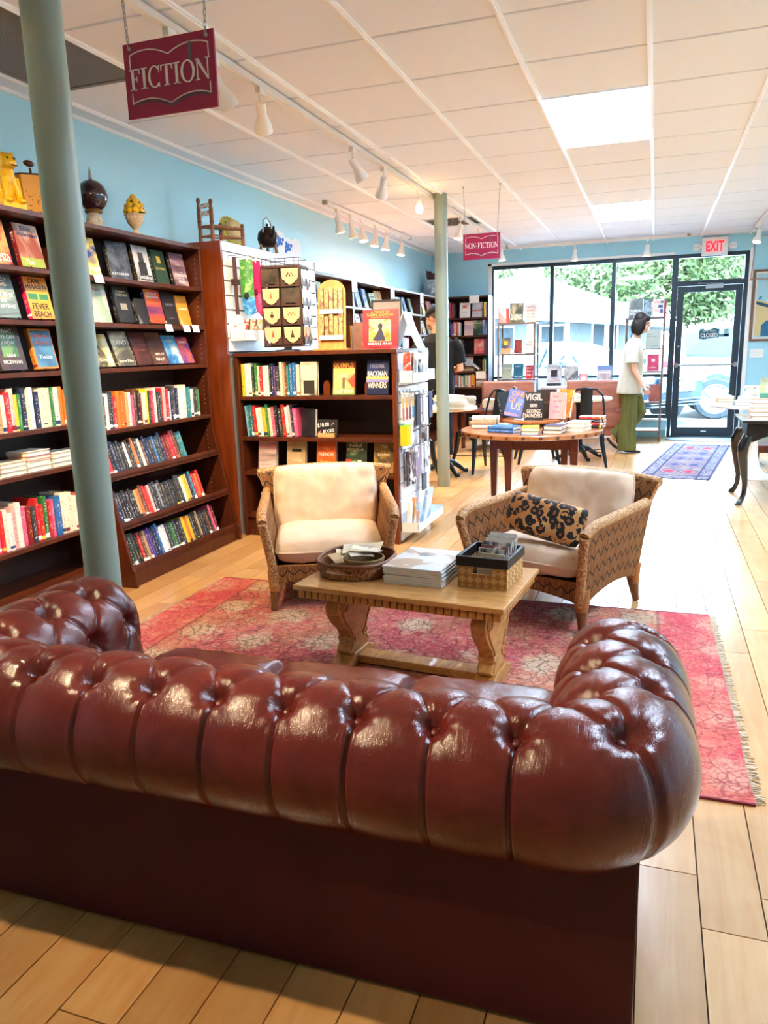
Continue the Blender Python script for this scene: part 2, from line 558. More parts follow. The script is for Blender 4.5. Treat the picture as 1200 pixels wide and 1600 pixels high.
# glass
m_glass = bpy.data.materials.new('clear_glass'); m_glass.use_nodes = True
t_ = m_glass.node_tree; t_.nodes.clear()
o_ = t_.nodes.new('ShaderNodeOutputMaterial'); mx = t_.nodes.new('ShaderNodeMixShader')
tr = t_.nodes.new('ShaderNodeBsdfTransparent'); gl = t_.nodes.new('ShaderNodeBsdfGlossy'); fr = t_.nodes.new('ShaderNodeFresnel')
tr.inputs[0].default_value = (0.95, 0.98, 0.98, 1); gl.inputs['Roughness'].default_value = 0.02; fr.inputs[0].default_value = 1.35
t_.links.new(fr.outputs[0], mx.inputs[0]); t_.links.new(tr.outputs[0], mx.inputs[1]); t_.links.new(gl.outputs[0], mx.inputs[2]); t_.links.new(mx.outputs[0], o_.inputs[0])

# window 1: three bays of storefront glazing
def window(idx, x0, x1, label):
    y0, y1 = YF + .05, YF + .11
    g = G()
    w = .028
    g.box(x0, x0 + w, y0, y1, .27, WT); g.box(x1 - w, x1, y0, y1, .27, WT)
    g.box(x0 + w, x1 - w, y0, y1, WT - .05, WT); g.box(x0 + w, x1 - w, y0, y1, .27, .32); g.box(x0 + w, x1 - w, y0, y1, .86, .90)
    f = struct(g, 'window_%d' % idx, m_dark, label)
    for (z0, z1) in ((.32, .86), (.90, WT - .05)):
        p = G().box(x0 + w, x1 - w, y0 + .025, y0 + .031, z0, z1).build('pane', m_glass, f)
    return f
window(1, WX0, -1.475, 'left bay of the dark framed shop window')
window(2, -1.475, -.605, 'middle bay of the dark framed shop window')
window(3, -.605, .205, 'right bay of the dark framed shop window beside the door')
struct(G().box(WX0 - .05, WX0, YF - .012, YF + .02, 1.0, WT + .05).box(WX0 - .05, .2, YF - .012, YF + .02, WT, WT + .035), 'trim_1', m_white, 'thin white trim around the shop window')
struct(G().box(WX0, .20, YF - .10, YF + .1, .245, .27), 'trim_2', m_white, 'white window ledge along the shop front')
struct(G().box(WX1 + .002, WX1 + .05, YF - .015, YF + .01, 0, WT + .03), 'trim_3', m_white, 'white trim strip right of the glass door')

# door 1: glazed aluminium door with transom
DX0, DX1, DT = .205, 1.145, 2.10
y0, y1 = YF + .03, YF + .13
g = G().box(DX0, DX0 + .05, y0, y1, 0, WT).box(DX1 - .05, DX1, y0, y1, 0, WT).box(DX0 + .05, DX1 - .05, y0, y1, WT - .05, WT).box(DX0 + .05, DX1 - .05, y0, y1, DT, DT + .07)
g.box(DX0, DX1, y0 - .02, y1, 0, .012)
door = struct(g, 'door_1', m_dark, 'dark aluminium glass shop door with transom')
G().box(DX0 + .05, DX1 - .05, y0 + .045, y0 + .051, DT + .07, WT - .05).build('transom_pane', m_glass, door)
lx0, lx1 = DX0 + .055, DX1 - .055
lf = G().box(lx0, lx0 + .085, y0 + .02, y0 + .065, .015, DT - .004).box(lx1 - .085, lx1, y0 + .02, y0 + .065, .015, DT - .004)
lf.box(lx0 + .085, lx1 - .085, y0 + .02, y0 + .065, DT - .085, DT - .004).box(lx0 + .085, lx1 - .085, y0 + .02, y0 + .065, .015, .14)
leaf = lf.build('door_leaf', m_dark, door)
G().box(lx0 + .085, lx1 - .085, y0 + .04, y0 + .046, .14, DT - .085).build('pane', m_glass, leaf)
m_steel = mat('brushed_steel', '#9aa4aa', 0.3, 0.9)
g = G().tube([(lx0 + .02, y0 - .03, 1.02), (lx1 - .02, y0 - .03, 1.02)], .014, 8)
g.box(lx0 + .01, lx0 + .05, y0 - .045, y0 + .022, .99, 1.05).box(lx1 - .05, lx1 - .01, y0 - .045, y0 + .022, .99, 1.05)
g.build('push_bar', m_steel, leaf)
G().box(.62, .84, y0 - .03, y0 + .02, DT - .045, DT + .012).tube([(.83, y0 - .02, DT + .02), (.64, y0 - .08, DT + .02), (.52, y0 - .0, DT + .03)], .008, 6).build('door_closer', m_steel, leaf)
G().lathe([(.016, 0), (.016, .02), (.01, .024)], 12, M=Matrix.Translation((lx0 + .045, y0 + .02, 1.28)) @ Matrix.Rotation(PI / 2, 4, 'X')).build('lock', m_steel, leaf)
G().box(.665, .735, y0 + .012, y0 + .02, .075, .092).build('kick_label', mat('label_white', '#f4f4f0', 0.5), leaf)

# baseless round pipe pillars
def pillar(x, y, r, label):
    g = G().lathe([(r, 0), (r, ZC)], 40, (x, y, 0))
    o = struct(g, 'pillar', m_col, label, smooth=60)
    o['category'] = 'pillar'
    return o
pillar(-1.93, 2.215, .064, 'near sage green round pipe pillar behind the sofa arm')
p2 = pillar(-1.94, 7.2, .062, 'far sage green round pipe pillar in front of the reading man')
# ================================================================ books
def book_cover_mesh(hard=True):
    """unit book: x thickness 0..1, y depth 0..1 (spine at y=0), z height 0..1"""
    g = G()
    sp = [(0.0, .05), (.10, .012), (.3, 0), (.7, 0), (.9, .012), (1.0, .05), (1, 1), (.9, 1), (.9, .07), (.1, .07), (.1, 1), (0, 1)]
    n = len(sp); vs = [(x, y, 0) for x, y in sp] + [(x, y, 1) for x, y in sp]
    fs = [(i, (i + 1) % n, n + (i + 1) % n, n + i) for i in range(n)]
    for quad in ((0, 1, 9, 10, 11), (1, 2, 3, 4, 8, 9), (4, 5, 6, 7, 8)):
        fs.append(tuple(quad[::-1])); fs.append(tuple(i + n for i in quad))
    g._add(vs, fs)
    return g.mesh('cover')
cover_me = book_cover_mesh()
pages_me = G().box(.1, .9, .07, .965, .018, .982).mesh('pages')

# covers take the colour of their object; spines carry small printed lines
m_cover = mat('book_cover', '#888888', 0.42); n = N(m_cover)
oi = n.n('ShaderNodeObjectInfo')
sp_ = n.sep(n.coord('Object'))
rnd = n.math('MULTIPLY', oi.outputs['Random'], 40.0)
comb = n.n('ShaderNodeCombineXYZ'); n.l(n.math('MULTIPLY', sp_[0], 5.0), comb.inputs[0]); n.l(n.math('ADD', n.math('MULTIPLY', sp_[2], 26.0), rnd), comb.inputs[1]); n.l(rnd, comb.inputs[2])
a = n.noise(comb.outputs[0], 1.0, 2, 0.6)
lett = n.math('GREATER_THAN', a, 0.585)
inx = n.math('MULTIPLY', n.math('GREATER_THAN', sp_[0], .24), n.math('LESS_THAN', sp_[0], .76))
inz = n.math('MULTIPLY', n.math('GREATER_THAN', sp_[2], .12), n.math('LESS_THAN', sp_[2], .9))
iny = n.math('LESS_THAN', sp_[1], .045)
# two text fields separated by a gap whose place changes from book to book
gap = n.math('GREATER_THAN', n.math('ABSOLUTE', n.math('SUBTRACT', sp_[2], n.math('ADD', .35, n.math('MULTIPLY', oi.outputs['Random'], .3)))), .05)
msk = n.math('MULTIPLY', n.math('MULTIPLY', lett, inx), n.math('MULTIPLY', n.math('MULTIPLY', inz, iny), gap))
vv = n.n('ShaderNodeRGBToBW'); n.l(oi.outputs['Color'], vv.inputs[0])
ink_l = n.ramp(oi.outputs['Random'], [(0, '#f4f0e2'), (.5, '#e8c95c'), (.75, '#ffffff'), (1, '#e89a7a')], 'CONSTANT')
ink_d = n.ramp(oi.outputs['Random'], [(0, '#23262c'), (.4, '#8a1f22'), (.7, '#20406e'), (1, '#111111')], 'CONSTANT')
ink = n.mix(n.math('GREATER_THAN', vv.outputs[0], .28), ink_l, ink_d)
# publisher band
band = n.math('MULTIPLY', n.math('LESS_THAN', n.math('ABSOLUTE', n.math('SUBTRACT', sp_[2], .09)), n.math('MULTIPLY', n.math('FRACT', n.math('MULTIPLY', rnd, 3.3)), .06)), n.math('GREATER_THAN', n.math('FRACT', n.math('MULTIPLY', rnd, 7.7)), .5))
c0 = n.mix(n.math('MULTIPLY', band, iny), oi.outputs['Color'], ink)
n.base(n.mix(n.math('MULTIPLY', msk, .75), c0, ink))
m_pages = mat('book_pages', '#efe3cb', 0.85); n = N(m_pages)
w = n.n('ShaderNodeTexNoise'); w.inputs['Scale'].default_value = 1.0; n.l(n.coord('Object', (60, 3, 3)), w.inputs['Vector'])
n.base(n.ramp(w.outputs[0], [(0.3, '#d9c8a6'), (0.6, '#f3ead6')]))
cover_me.materials.append(m_cover); pages_me.materials.append(m_pages)

# cover pictures: a few colours broken up by noise, chosen per book
def art(c1, c2, c3, scale=9, seed=0, stretch=(1, 1, 1), soft=0.12):
    k = 'art_%s_%s_%s_%s_%s' % (c1, c2, c3, scale, seed)
    if k in _m: return _m[k]
    m = mat(k, c1, 0.4); n = N(m)
    v = n.coord('Object', stretch, loc=(seed * 3.1, seed * 1.7, seed * .9))
    a = n.noise(v, scale, 4, .55, .8)
    n.base(n.ramp(a, [(.5 - soft, c1), (.5, c2), (.5 + soft, c3)]))
    return m

PAL = {'white': '#efeae0', 'cream': '#eadfc4', 'red': '#c5242b', 'dark red': '#7d161c', 'black': '#1b1a1d', 'charcoal': '#38383d', 'navy': '#1e2c50',
       'blue': '#2a67a8', 'light blue': '#86b8d6', 'teal': '#1f7c85', 'green': '#2f7a3d', 'dark green': '#1f3d2c', 'yellow': '#ecc533', 'orange': '#e2762a',
       'pink': '#e4577e', 'pale pink': '#edb5b4', 'purple': '#5b3a8c', 'brown': '#6a4028', 'tan': '#c7a374', 'grey': '#8e9092'}

def put_book(name, w, h, t, col, loc, rot, parent=None, pages=True):
    """one book as cover mesh (scaled unit book) with its page block; local -Y is the spine"""
    o = link(name, cover_me, None, parent, loc, rot)
    o.scale = (t, w, h)
    c = lin(col) if isinstance(col, str) else col
    o.color = c
    if pages:
        p = link('pages', pages_me, None, o)
    return o

def spine_row(cols, start, axis, plane, z, shelf, group, end='left', hmin=.19, hmax=.235, tmin=.016, tmax=.036, depth=.15, rz=None, back=0.0, lean=0.0, first=0, names=None, jit=.006, gap=.0008, until=None, ts=None, pb=False):
    """books with spines out along one shelf. axis 'y': spines face +X, 'x': spines face -Y. returns the list"""
    out = []
    pos = start
    seq = list(cols)
    total = len(seq)
    for i, cn in enumerate(seq):
        t = ts[i] if ts else R.uniform(tmin, tmax)
        h = R.uniform(hmin, hmax); d = depth * R.uniform(.92, 1.05)
        c = Vector(lin(PAL[cn])[:3]); c = c * R.uniform(.85, 1.15)
        col = (min(c.x, 1), min(c.y, 1), min(c.z, 1), 1)
        off = R.uniform(0, jit)
        if until is not None and pos + t > until: break
        if axis == 'y':
            loc = (plane - off, pos, z + .0006); r = rz if rz is not None else PI / 2
        else:
            loc = (pos, plane + off, z + .0006 + abs(sin(lean)) * t); r = rz if rz is not None else 0
        b = put_book('book', d, h, t, col, loc, (0, 0, 0))
        b.rotation_mode = 'XYZ'
        M = Matrix.Rotation(r, 4, 'Z') @ Matrix.Rotation(lean, 4, 'Y') @ Matrix.Rotation(-back, 4, 'X')
        b.rotation_euler = M.to_euler('XYZ')
        out.append((b, cn, t, h))
        pos += t / max(cos(lean), .5) + gap
    n_ = len(out)
    for i, (b, cn, t, h) in enumerate(out):
        kk = i if end == 'left' else n_ - 1 - i
        thick = 'thin' if t < .021 else ('thick' if t > .030 else '')
        lab = '%s %s book, %s from %s, %s' % (thick, cn, ordn(kk), end, shelf)
        if pb: b.name = 'paperback'
        tag(b, ' '.join(lab.split()), 'book', group)
    return out

def face_book(label, group, w, h, t, loc, rz=PI / 2, lean=.22, col='#333333', pic=None, texts=(), patches=(), cat='book', roll=0.0, name='book'):
    """book standing face out: local -Y is the front cover. texts: (string, x, z, cap height, width, colour)"""
    M = Matrix.Rotation(rz, 4, 'Z') @ Matrix.Rotation(-lean, 4, 'X') @ Matrix.Rotation(roll, 4, 'Y')
    o = thing(name, label, cat, (loc[0], loc[1], loc[2] + t * sin(abs(lean)) + (w / 2) * abs(sin(roll))), 0, group)
    o.rotation_euler = M.to_euler('XYZ')
    # unit book turned so that its front board faces -Y and its spine is at -x
    c = link('cover', cover_me, None, o, (-w / 2, t, 0), (0, 0, -PI / 2))
    c.scale = (t, w, h)
    c.color = lin(col)
    link('pages', pages_me, None, c)
    e = .0006
    if pic is not None:
        mt, x0, x1, z0, z1 = pic if isinstance(pic, tuple) else (pic, -.5, .5, 0, 1)
        G().box(x0 * w + (.004 if x0 <= -.49 else 0), x1 * w, -e, .0005, z0 * h, z1 * h).build('cover_picture', mt, o)
    for (x0, x1, z0, z1, mt) in patches:
        G().box(x0 * w, x1 * w, -1.6 * e, .0005, z0 * h, z1 * h).build('cover_picture', mt if not isinstance(mt, str) else mat('ink_' + mt, mt, .45), o)
    for (s, x, z, ch, tw, tcol) in texts:
        text(s, mat('ink_' + tcol, tcol, .5), o, (x * w, -2.4 * e, z * h), ch * h, tw * w, bold=.012)
    return o

# ================================================================ left wall bookcases
m_wood = wood('walnut_laminate', '#3a170a', '#5e2a10', (1.5, 1.5, .25), .38, 9, .0, .03)
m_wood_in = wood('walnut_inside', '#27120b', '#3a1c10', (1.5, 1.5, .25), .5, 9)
m_woodr = wood('walnut_end_panel', '#57220a', '#7c3610', (2.5, 2.5, .22), .32, 8, .1, .03)
XS = -3.0           # shelf front line
ZSH_A = [2.075, 1.80, 1.54, 1.28, .99, .77, .40, .15]
ZSH_B = [2.075, 1.80, 1.54, 1.28, .925]

def bookcase(name, y0, y1, label, zs, slant=False, floor_z=.0, depth=.3, group='bookcases along the left wall', back=None):
    t = thing(name, label, 'bookcase', (XL + .001, (y0 + y1) / 2, 0), 0, group)
    hw = (y1 - y0) / 2; d = depth
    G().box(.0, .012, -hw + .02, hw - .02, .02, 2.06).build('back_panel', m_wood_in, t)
    for s in (-1, 1):
        a, b = (-hw, -hw + .02) if s < 0 else (hw - .02, hw)
        g = G()
        if slant:
            g.prism([(0, 0), (.47, 0), (.463, .10), (.445, .13), (.305, .80), (.30, .82), (.30, 2.075), (0, 2.075)], 'y', a, b)
        else:
            g.box(0, d, a, b, 0, 2.075)
        sp = g.build('side_panel', m_wood, t, bevel=.002)
        # rows of shelf pin holes
        h = G()
        for zz in [x * .032 + .2 for x in range(57)]:
            h.box(d - .045, d - .04, a - .0006 if s > 0 else b - .001, a + .001 if s > 0 else b + .0006, zz, zz + .005)
        o_ = h.build('pin_hole', mat('pin_hole', '#b79a78', .6), sp); o_['kind'] = 'stuff'
    for i, z in enumerate(zs):
        dd = d + (.0 if i else .012)
        G().box(.012, dd, -hw + .02, hw - .02, z - .024, z).build('shelf', m_wood, t, bevel=.002)
    if slant:
        for z, xf in ((.66, .328), (.37, .388), (.11, .44)):
            g = G(); a = -.30
            M = Matrix.Translation((xf, 0, z)) @ Matrix.Rotation(a, 4, 'Y')
            g.box(-.24, 0, -hw + .02, hw - .02, -.024, -.004, M=M)
            g.box(-.016, 0, -hw + .02, hw - .02, -.03, .018, M=M)
            g.build('shelf', m_wood, t, bevel=.002)
        G().box(.425, .445, -hw + .02, hw - .02, 0, .10).build('plinth', m_wood, t)
    else:
        G().box(.27, .285, -hw + .02, hw - .02, 0, zs[-1] - .024).build('plinth', m_wood, t)
    return t
bookcase('bookcase', 2.30, 3.52, 'dark walnut bookcase left of the near sage pillar', ZSH_A)
bookcase('bookcase', 3.522, 4.745, 'dark walnut bookcase with three slanted lower shelves right of the near pillar', ZSH_B, slant=True)
for i, yy in enumerate((6.37, 7.595, 8.82, 10.045)):
    bookcase('bookcase', yy, yy + 1.223, 'dark bookcase along the left wall, %s beyond the sock display' % ORD[i], [2.075, 1.80, 1.54, 1.28, 1.0, .72, .44, .12])

# ---- spine rows: bay A (left of the pillar)
gA = 'books in the left bookcase'
cA1 = 'red white charcoal yellow yellow cream white white light-blue navy orange tan white red pale-pink yellow green navy cream white navy cream cream cream green white orange orange'
def C_(s): return [x.replace('-', ' ') for x in s.split()]
spine_row(C_('black yellow white tan red blue white cream') + C_(cA1), 2.33, 'y', XS - .02, .99, 'upper spine row left of pillar', gA, 'right', .175, .215, .017, .034, until=3.46, pb=True)
spine_row(C_('blue green white red black orange yellow white green light-blue navy teal teal green pink pink red white white pale-pink white pink dark-red charcoal red red green red pink blue blue cream cream cream cream cream red orange'),
          2.33, 'y', XS - .02, .40, 'lowest spine row left of pillar', gA, 'right', .19, .235, .018, .036, until=3.47, pb=True)
# bay B upper spine shelf
gB = 'books in the bookcase right of the near pillar'
spine_row(C_('dark-green green dark-red brown white charcoal charcoal red orange orange orange tan white pink brown black dark-red cream cream yellow dark-green red pink white charcoal dark-green red pale-pink red white navy charcoal navy white white cream teal teal white charcoal charcoal green'),
          3.56, 'y', XS - .02, .925, 'straight spine row right of pillar', gB, 'right', .185, .225, .017, .034, until=4.64)
# slanted rows
cS1 = 'brown dark-red red black navy black charcoal black white charcoal black orange charcoal cream brown navy navy charcoal blue dark-green charcoal navy dark-red dark-red red red brown charcoal teal teal'
cS2 = 'navy navy charcoal black black charcoal black black tan orange brown red red pale-pink charcoal charcoal grey charcoal charcoal black charcoal black black black charcoal charcoal cream yellow tan navy teal red orange red'
cS3 = 'black black dark-green charcoal black red brown tan purple purple navy navy blue white white charcoal dark-green green charcoal black charcoal yellow orange yellow charcoal black black tan black charcoal black brown black pink dark-red'
for nm, cc, z, xf in (('top', cS1, .66, -2.972), ('middle', cS2, .37, -2.912), ('bottom', cS3, .11, -2.86)):
    spine_row(C_(cc), 3.56, 'y', xf - .025, z + .0, '%s slanted shelf' % nm, gB, 'right', .175, .205, .02, .034, back=.30, until=4.66, jit=.003, depth=.13, pb=True)

# stacks lying on bay A shelf at .77
def lay(label, group, w, h, t, loc, rz, col, lbl_cat='book', nm='book'):
    """book lying flat: w across, h along, t thick"""
    o = put_book(nm, w, h, t, col, loc, (0, 0, 0))
    M = Matrix.Rotation(rz, 4, 'Z') @ Matrix(((0, 1, 0, -w / 2), (0, 0, 1, -h / 2), (1, 0, 0, 0), (0, 0, 0, 1)))
    # unit axes: x(thick)->z, y(depth)->x, z(height)->y
    Mx = Matrix.Translation(loc) @ M
    o.location = Mx.to_translation(); o.rotation_euler = Mx.to_euler('XYZ')
    tag(o, label, lbl_cat, group)
    return o
gst = 'paperbacks lying flat on the left shelf'
for y0, cols in ((2.62, ('cream', 'yellow')), (2.78, ('white', 'orange', 'red')), (2.95, ('cream', 'white', 'cream')), (3.12, ('white', 'cream', 'red', 'white')), (3.30, ('cream', 'white', 'white')), (3.44, ('cream', 'white', 'cream'))):
    z = .771
    for i, cn in enumerate(cols):
        t = R.uniform(.02, .03)
        lay('%s paperback lying flat, %s up in the %s flat stack from the left' % (cn, ORD[i], ORD[(2.62, 2.78, 2.95, 3.12, 3.30, 3.44).index(y0)]), gst, .14, .15 if y0 > 3.4 else .165, t, (XS - .10, y0 - .02, z), R.uniform(-.04, .04), PAL[cn], nm='paperback')
        z += t + .001

# ---- face-out books: bay A (left of pillar) and bay B
gF = 'face-out books on the upper shelves of the left bookcases'
xf = XS - .075
def FB(label, y, z, w, h, col, pic=None, texts=(), patches=(), t=.032, lean=.20, dx=0.0, rz=PI / 2, roll=0.0):
    h = min(h, .221 if (y, z) in EAS else .226)
    if (y, z) in EAS: z += .006
    return face_book(label, gF, w, h, t, (xf + dx, y, z + .001), rz, lean, col, pic, texts, patches, roll=roll)
EAS = ((3.05, 1.80), (3.275, 1.80), (3.06, 1.54), (3.30, 1.54), (3.06, 1.28), (3.29, 1.28), (3.99, 1.54), (4.3, 1.54))
# shelf at 1.80
FB('red novel with a dark figure, left end of the top face-out shelf', 3.05, 1.80, .165, .24, '#a01520', art('#e8402f', '#c11f2a', '#f0a060', 6, 1),
   [('GHOSTS', .02, .19, .08, .8, '#ffffff'), ('HIROSHIMA', .02, .1, .08, .9, '#ffffff'), ('CHARLES PELLEGRINO', .02, .035, .03, .8, '#ffb090'), ('OF', .4, .16, .04, .12, '#ffffff')], patches=((-.36, -.05, .26, .86, '#241018'),))
FB('blue sky beach novel with dark red spine, beside the pillar', 3.275, 1.80, .165, .235, '#7a141c', art('#6aa6dc', '#e8d8c8', '#a8553c', 5, 2, (1, 1, .4)),
   [('Elin', .0, .9, .1, .4, '#1e3f78'), ('Hilderbrand', .03, .76, .1, .8, '#1e3f78'), ('The', -.15, .12, .12, .35, '#ffffff')], patches=((-.48, .5, .0, .22, '#a8b848'),))
FB('blue and yellow painted cover right of the pillar on the top face-out shelf', 3.72, 1.80, .15, .22, '#2f3f78', art('#31418c', '#f0d24a', '#e8e0d0', 8, 3), [])
FB('near-black novel with grey smoke, second right of the pillar, top shelf', 3.98, 1.80, .155, .235, '#1d1d22', art('#1a1b20', '#2a2c33', '#5b6068', 7, 4), [('KATABASIS', -.05, .14, .06, .75, '#d8d8d8')], lean=.2, rz=PI / 2 - .25)
FB('white novel with a black portrait figure on the top face-out shelf', 4.21, 1.80, .16, .23, '#141414', art('#e9e7e4', '#d0cecb', '#8a8886', 4, 5), [('Quicksilver', 0, .13, .11, .85, '#ffffff')], patches=((-.25, .25, .05, .55, '#222022'), (-.16, .16, .5, .82, '#3a3634'), (-.45, .45, .06, .2, '#2a2828')), lean=.18)
FB('dark green novel with a gold emblem on the top face-out shelf', 4.40, 1.80, .14, .22, '#14301f', art('#14301f', '#1c3d28', '#264a30', 6, 6), [('ROTTEN', 0, .45, .07, .7, '#d9b544')], patches=((-.14, .14, .62, .82, '#c9a63c'),))
FB('mauve landscape novel at the right end of the top face-out shelf', 4.61, 1.80, .165, .225, '#241d22', art('#3a2e35', '#8a6470', '#e0b8b0', 4, 7, (.4, 1, 2.5)), [('THE', .1, .42, .04, .2, '#f0e8e0'), ('STRENGTH', .05, .33, .09, .8, '#f7efe6'), ('OF THE', .05, .23, .05, .4, '#f0e8e0'), ('FEW', .05, .14, .1, .45, '#f7efe6')])
# shelf at 1.54
FB('grey shoreline novel at the left end of the middle face-out shelf', 3.06, 1.54, .165, .235, '#4c5a5e', art('#54666a', '#8aa09c', '#d8c8a4', 4, 8, (.4, 1, 2.6)), [('WALLY', 0, .88, .09, .6, '#f2d9a8'), ('LAMB', 0, .76, .09, .5, '#f2d9a8'), ('THE RIVER', .05, .52, .085, .75, '#ffffff'), ('IS', 0, .39, .08, .2, '#ffffff'), ('WAITING', 0, .26, .085, .8, '#ffffff')])
FB('pink to yellow thriller with sunglasses beside the pillar', 3.30, 1.54, .165, .235, '#d41f5c', art('#e8265c', '#f07830', '#f6c02c', 2, 9, (.3, 1, 1.6), .2),
   [('CARL', -.03, .9, .11, .55, '#1a1414'), ('HIAASEN', 0, .77, .11, .85, '#1a1414'), ('FEVER', .0, .3, .14, .7, '#1a1414'), ('BEACH', .0, .12, .14, .7, '#1a1414')], patches=((-.42, -.04, .46, .6, '#3f8a5c'), (.04, .42, .46, .6, '#3f8a5c')))
FB('sage and cream map cover right of the pillar on the middle face-out shelf', 3.76, 1.54, .155, .225, '#c0433c', art('#8fa88e', '#d8d2b8', '#c06a4a', 6, 10), [('The', 0, .85, .08, .3, '#b02a3a')], rz=PI / 2 - .1)
FB('black novel with gold title and a pale face, middle face-out shelf', 3.99, 1.54, .15, .225, '#14181c', art('#101418', '#1b2228', '#2b3840', 5, 11), [('ROBERT', 0, .85, .06, .6, '#d0c48c'), ('JORDAN', 0, .74, .08, .75, '#d0c48c')], patches=((-.2, .2, .35, .52, '#a39a8c'),))
FB('small black paperback lying back on the middle face-out shelf', 4.16, 1.54, .11, .16, '#17171b', art('#1a1a1e', '#2a2a30', '#b8b4ac', 5, 12), [])
FB('sunset coloured fantasy novel with white title, middle face-out shelf', 4.30, 1.54, .165, .25, '#32235c', art('#2b2a6e', '#e0552c', '#f6b04a', 3, 13, (.5, 1, 1.8), .2), [('BRANDON', 0, .88, .07, .65, '#e8e0f0'), ('SANDERSON', 0, .78, .07, .75, '#e8e0f0')])
FB('black novel with faint grey lettering, middle face-out shelf', 4.47, 1.54, .15, .225, '#161418', art('#151317', '#201c22', '#2a252c', 6, 14), [('TARTUFO', 0, .6, .07, .6, '#8f8a90'), ('A NOVEL', 0, .2, .04, .4, '#8f8a90')])
FB('orange novel at the right end of the middle face-out shelf', 4.62, 1.54, .135, .205, '#c77a1e', art('#d88a26', '#e39a34', '#f0d8a0', 4, 15), [('ATMOS', 0, .55, .06, .7, '#fff4e0')])
# shelf at 1.28
FB('dark brown and green novel with leaf wreath, lowest face-out shelf', 3.06, 1.28, .17, .235, '#36231c', art('#3a261e', '#4a3226', '#241a16', 5, 16), [('WHAT', .0, .9, .09, .5, '#f0ece4'), ('WE CAN', 0, .77, .09, .6, '#f0ece4'), ('KNOW', 0, .63, .09, .5, '#f0ece4'), ('IAN', 0, .34, .08, .3, '#f0ece4'), ('MCEWAN', 0, .19, .09, .7, '#f0ece4')], patches=((-.3, .3, .3, .88, art('#3f7a44', '#2c5a34', '#6a9a54', 9, 17)),))
FB('steel blue novel with an orange frame, beside the pillar', 3.29, 1.28, .155, .215, '#d8862c', (art('#4a86b0', '#5a9ac0', '#3a6a94', 4, 18), -.42, .46, .05, .95), [('Mitch', 0, .82, .11, .6, '#e8805a'), ('Albom', 0, .66, .11, .65, '#e8805a'), ('Twice', 0, .3, .1, .6, '#d8e8f0')])
FB('cream and gold picture paperback right of the pillar, lowest face-out shelf', 3.76, 1.28, .15, .20, '#6b5a34', art('#4a4636', '#c8b464', '#e8e0c0', 7, 19), [('Sing', 0, .2, .1, .6, '#f0e8c0')], lean=.32)
FB('green grey war novel with white title, lowest face-out shelf', 3.95, 1.28, .17, .22, '#3a3a34', art('#4a4a42', '#7a7a68', '#c8c4a8', 6, 20), [('HALLOWED', 0, .85, .08, .8, '#f2eed8'), ('LAND', 0, .68, .12, .7, '#f2eed8'), ('Jayne Pike', 0, .13, .08, .8, '#f2eed8')], lean=.32)
FB('maroon novel with fine lettering, lowest face-out shelf', 4.13, 1.28, .155, .215, '#3c1a18', art('#431d1a', '#552722', '#6a3028', 9, 21), [('THE WORKS', 0, .6, .06, .8, '#9a5048'), ('OF DUST', 0, .46, .06, .6, '#9a5048')], lean=.32)
FB('dark brown novel with pale title, lowest face-out shelf', 4.30, 1.28, .165, .22, '#3a221a', art('#3a221a', '#54352a', '#7a5242', 4, 22, (.5, 1, 2)), [('WILL OF', .1, .32, .08, .55, '#f2e6da'), ('THE', -.1, .32, .05, .2, '#f2e6da'), ('MANY', .05, .16, .1, .6, '#f2e6da')], lean=.34)
FB('bright blue painted fantasy cover, lowest face-out shelf', 4.47, 1.28, .16, .2, '#244f8f', art('#1f4f9a', '#4aa0d0', '#d8e4c8', 6, 23), [('TAYLOR', 0, .8, .07, .6, '#f4e08a')], lean=.34)
FB('red and violet fantasy cover at the right end of the lowest face-out shelf', 4.62, 1.28, .14, .19, '#8a1f34', art('#c0283a', '#e0603a', '#5a3f8a', 6, 24), [('LEIGH', 0, .8, .07, .6, '#f6e6d0')], lean=.34)
# price cards on the shelf edges
m_card = mat('white_card', '#f3f1ea', .6)
for (y, z, lab) in ((4.29, 1.545, 'white shelf card on the middle face-out shelf, nearest the pillar'), (4.49, 1.545, 'white shelf card on the middle face-out shelf, before the last one'), (4.60, 1.545, 'white shelf card at the right end of the middle face-out shelf'), (3.66, 1.805, 'white shelf card half hidden by the near pillar')):
    t = thing('shelf_card', lab, 'card', (XS + .004, y, z), 0, 'white shelf cards')
    M = Matrix.Rotation(-.25, 4, 'Y')
    G().box(0, .0015, -.038, .038, -.048, 0, M=M).build('card', m_card, t)
    g = G()
    for i in range(3): g.box(.0012, .0022, -.03, .028 - .012 * i, -.018 - i * .010, -.0155 - i * .010, M=M)
    g.build('lettering', mat('card_ink', '#b9b2a6', .6), t)
# black wire easels that hold some of the face-out books
m_wire = mat('black_wire', '#17181a', .35, .6)
for y, z in EAS:
    lab = 'black wire book easel under the face-out book, %s bay, %s shelf' % ('left' if y < 3.5 else 'right', {1.80: 'top', 1.54: 'middle', 1.28: 'lowest'}[z])
    g = G()
    for s in (-.045, .045):
        g.tube([(.012, s, .016), (.012, s, .003), (-.055, s, .003), (-.088, s, .15)], .0022, 5)
    g.tube([(-.055, -.045, .003), (-.055, .045, .003)], .0022, 5)
    o = g.build('book_easel', m_wire); o.location = (xf + .010, y, z)
    tag(o, lab + (', first' if y in (3.05, 3.06, 3.99) else ', second'), 'stand', 'black wire easels')
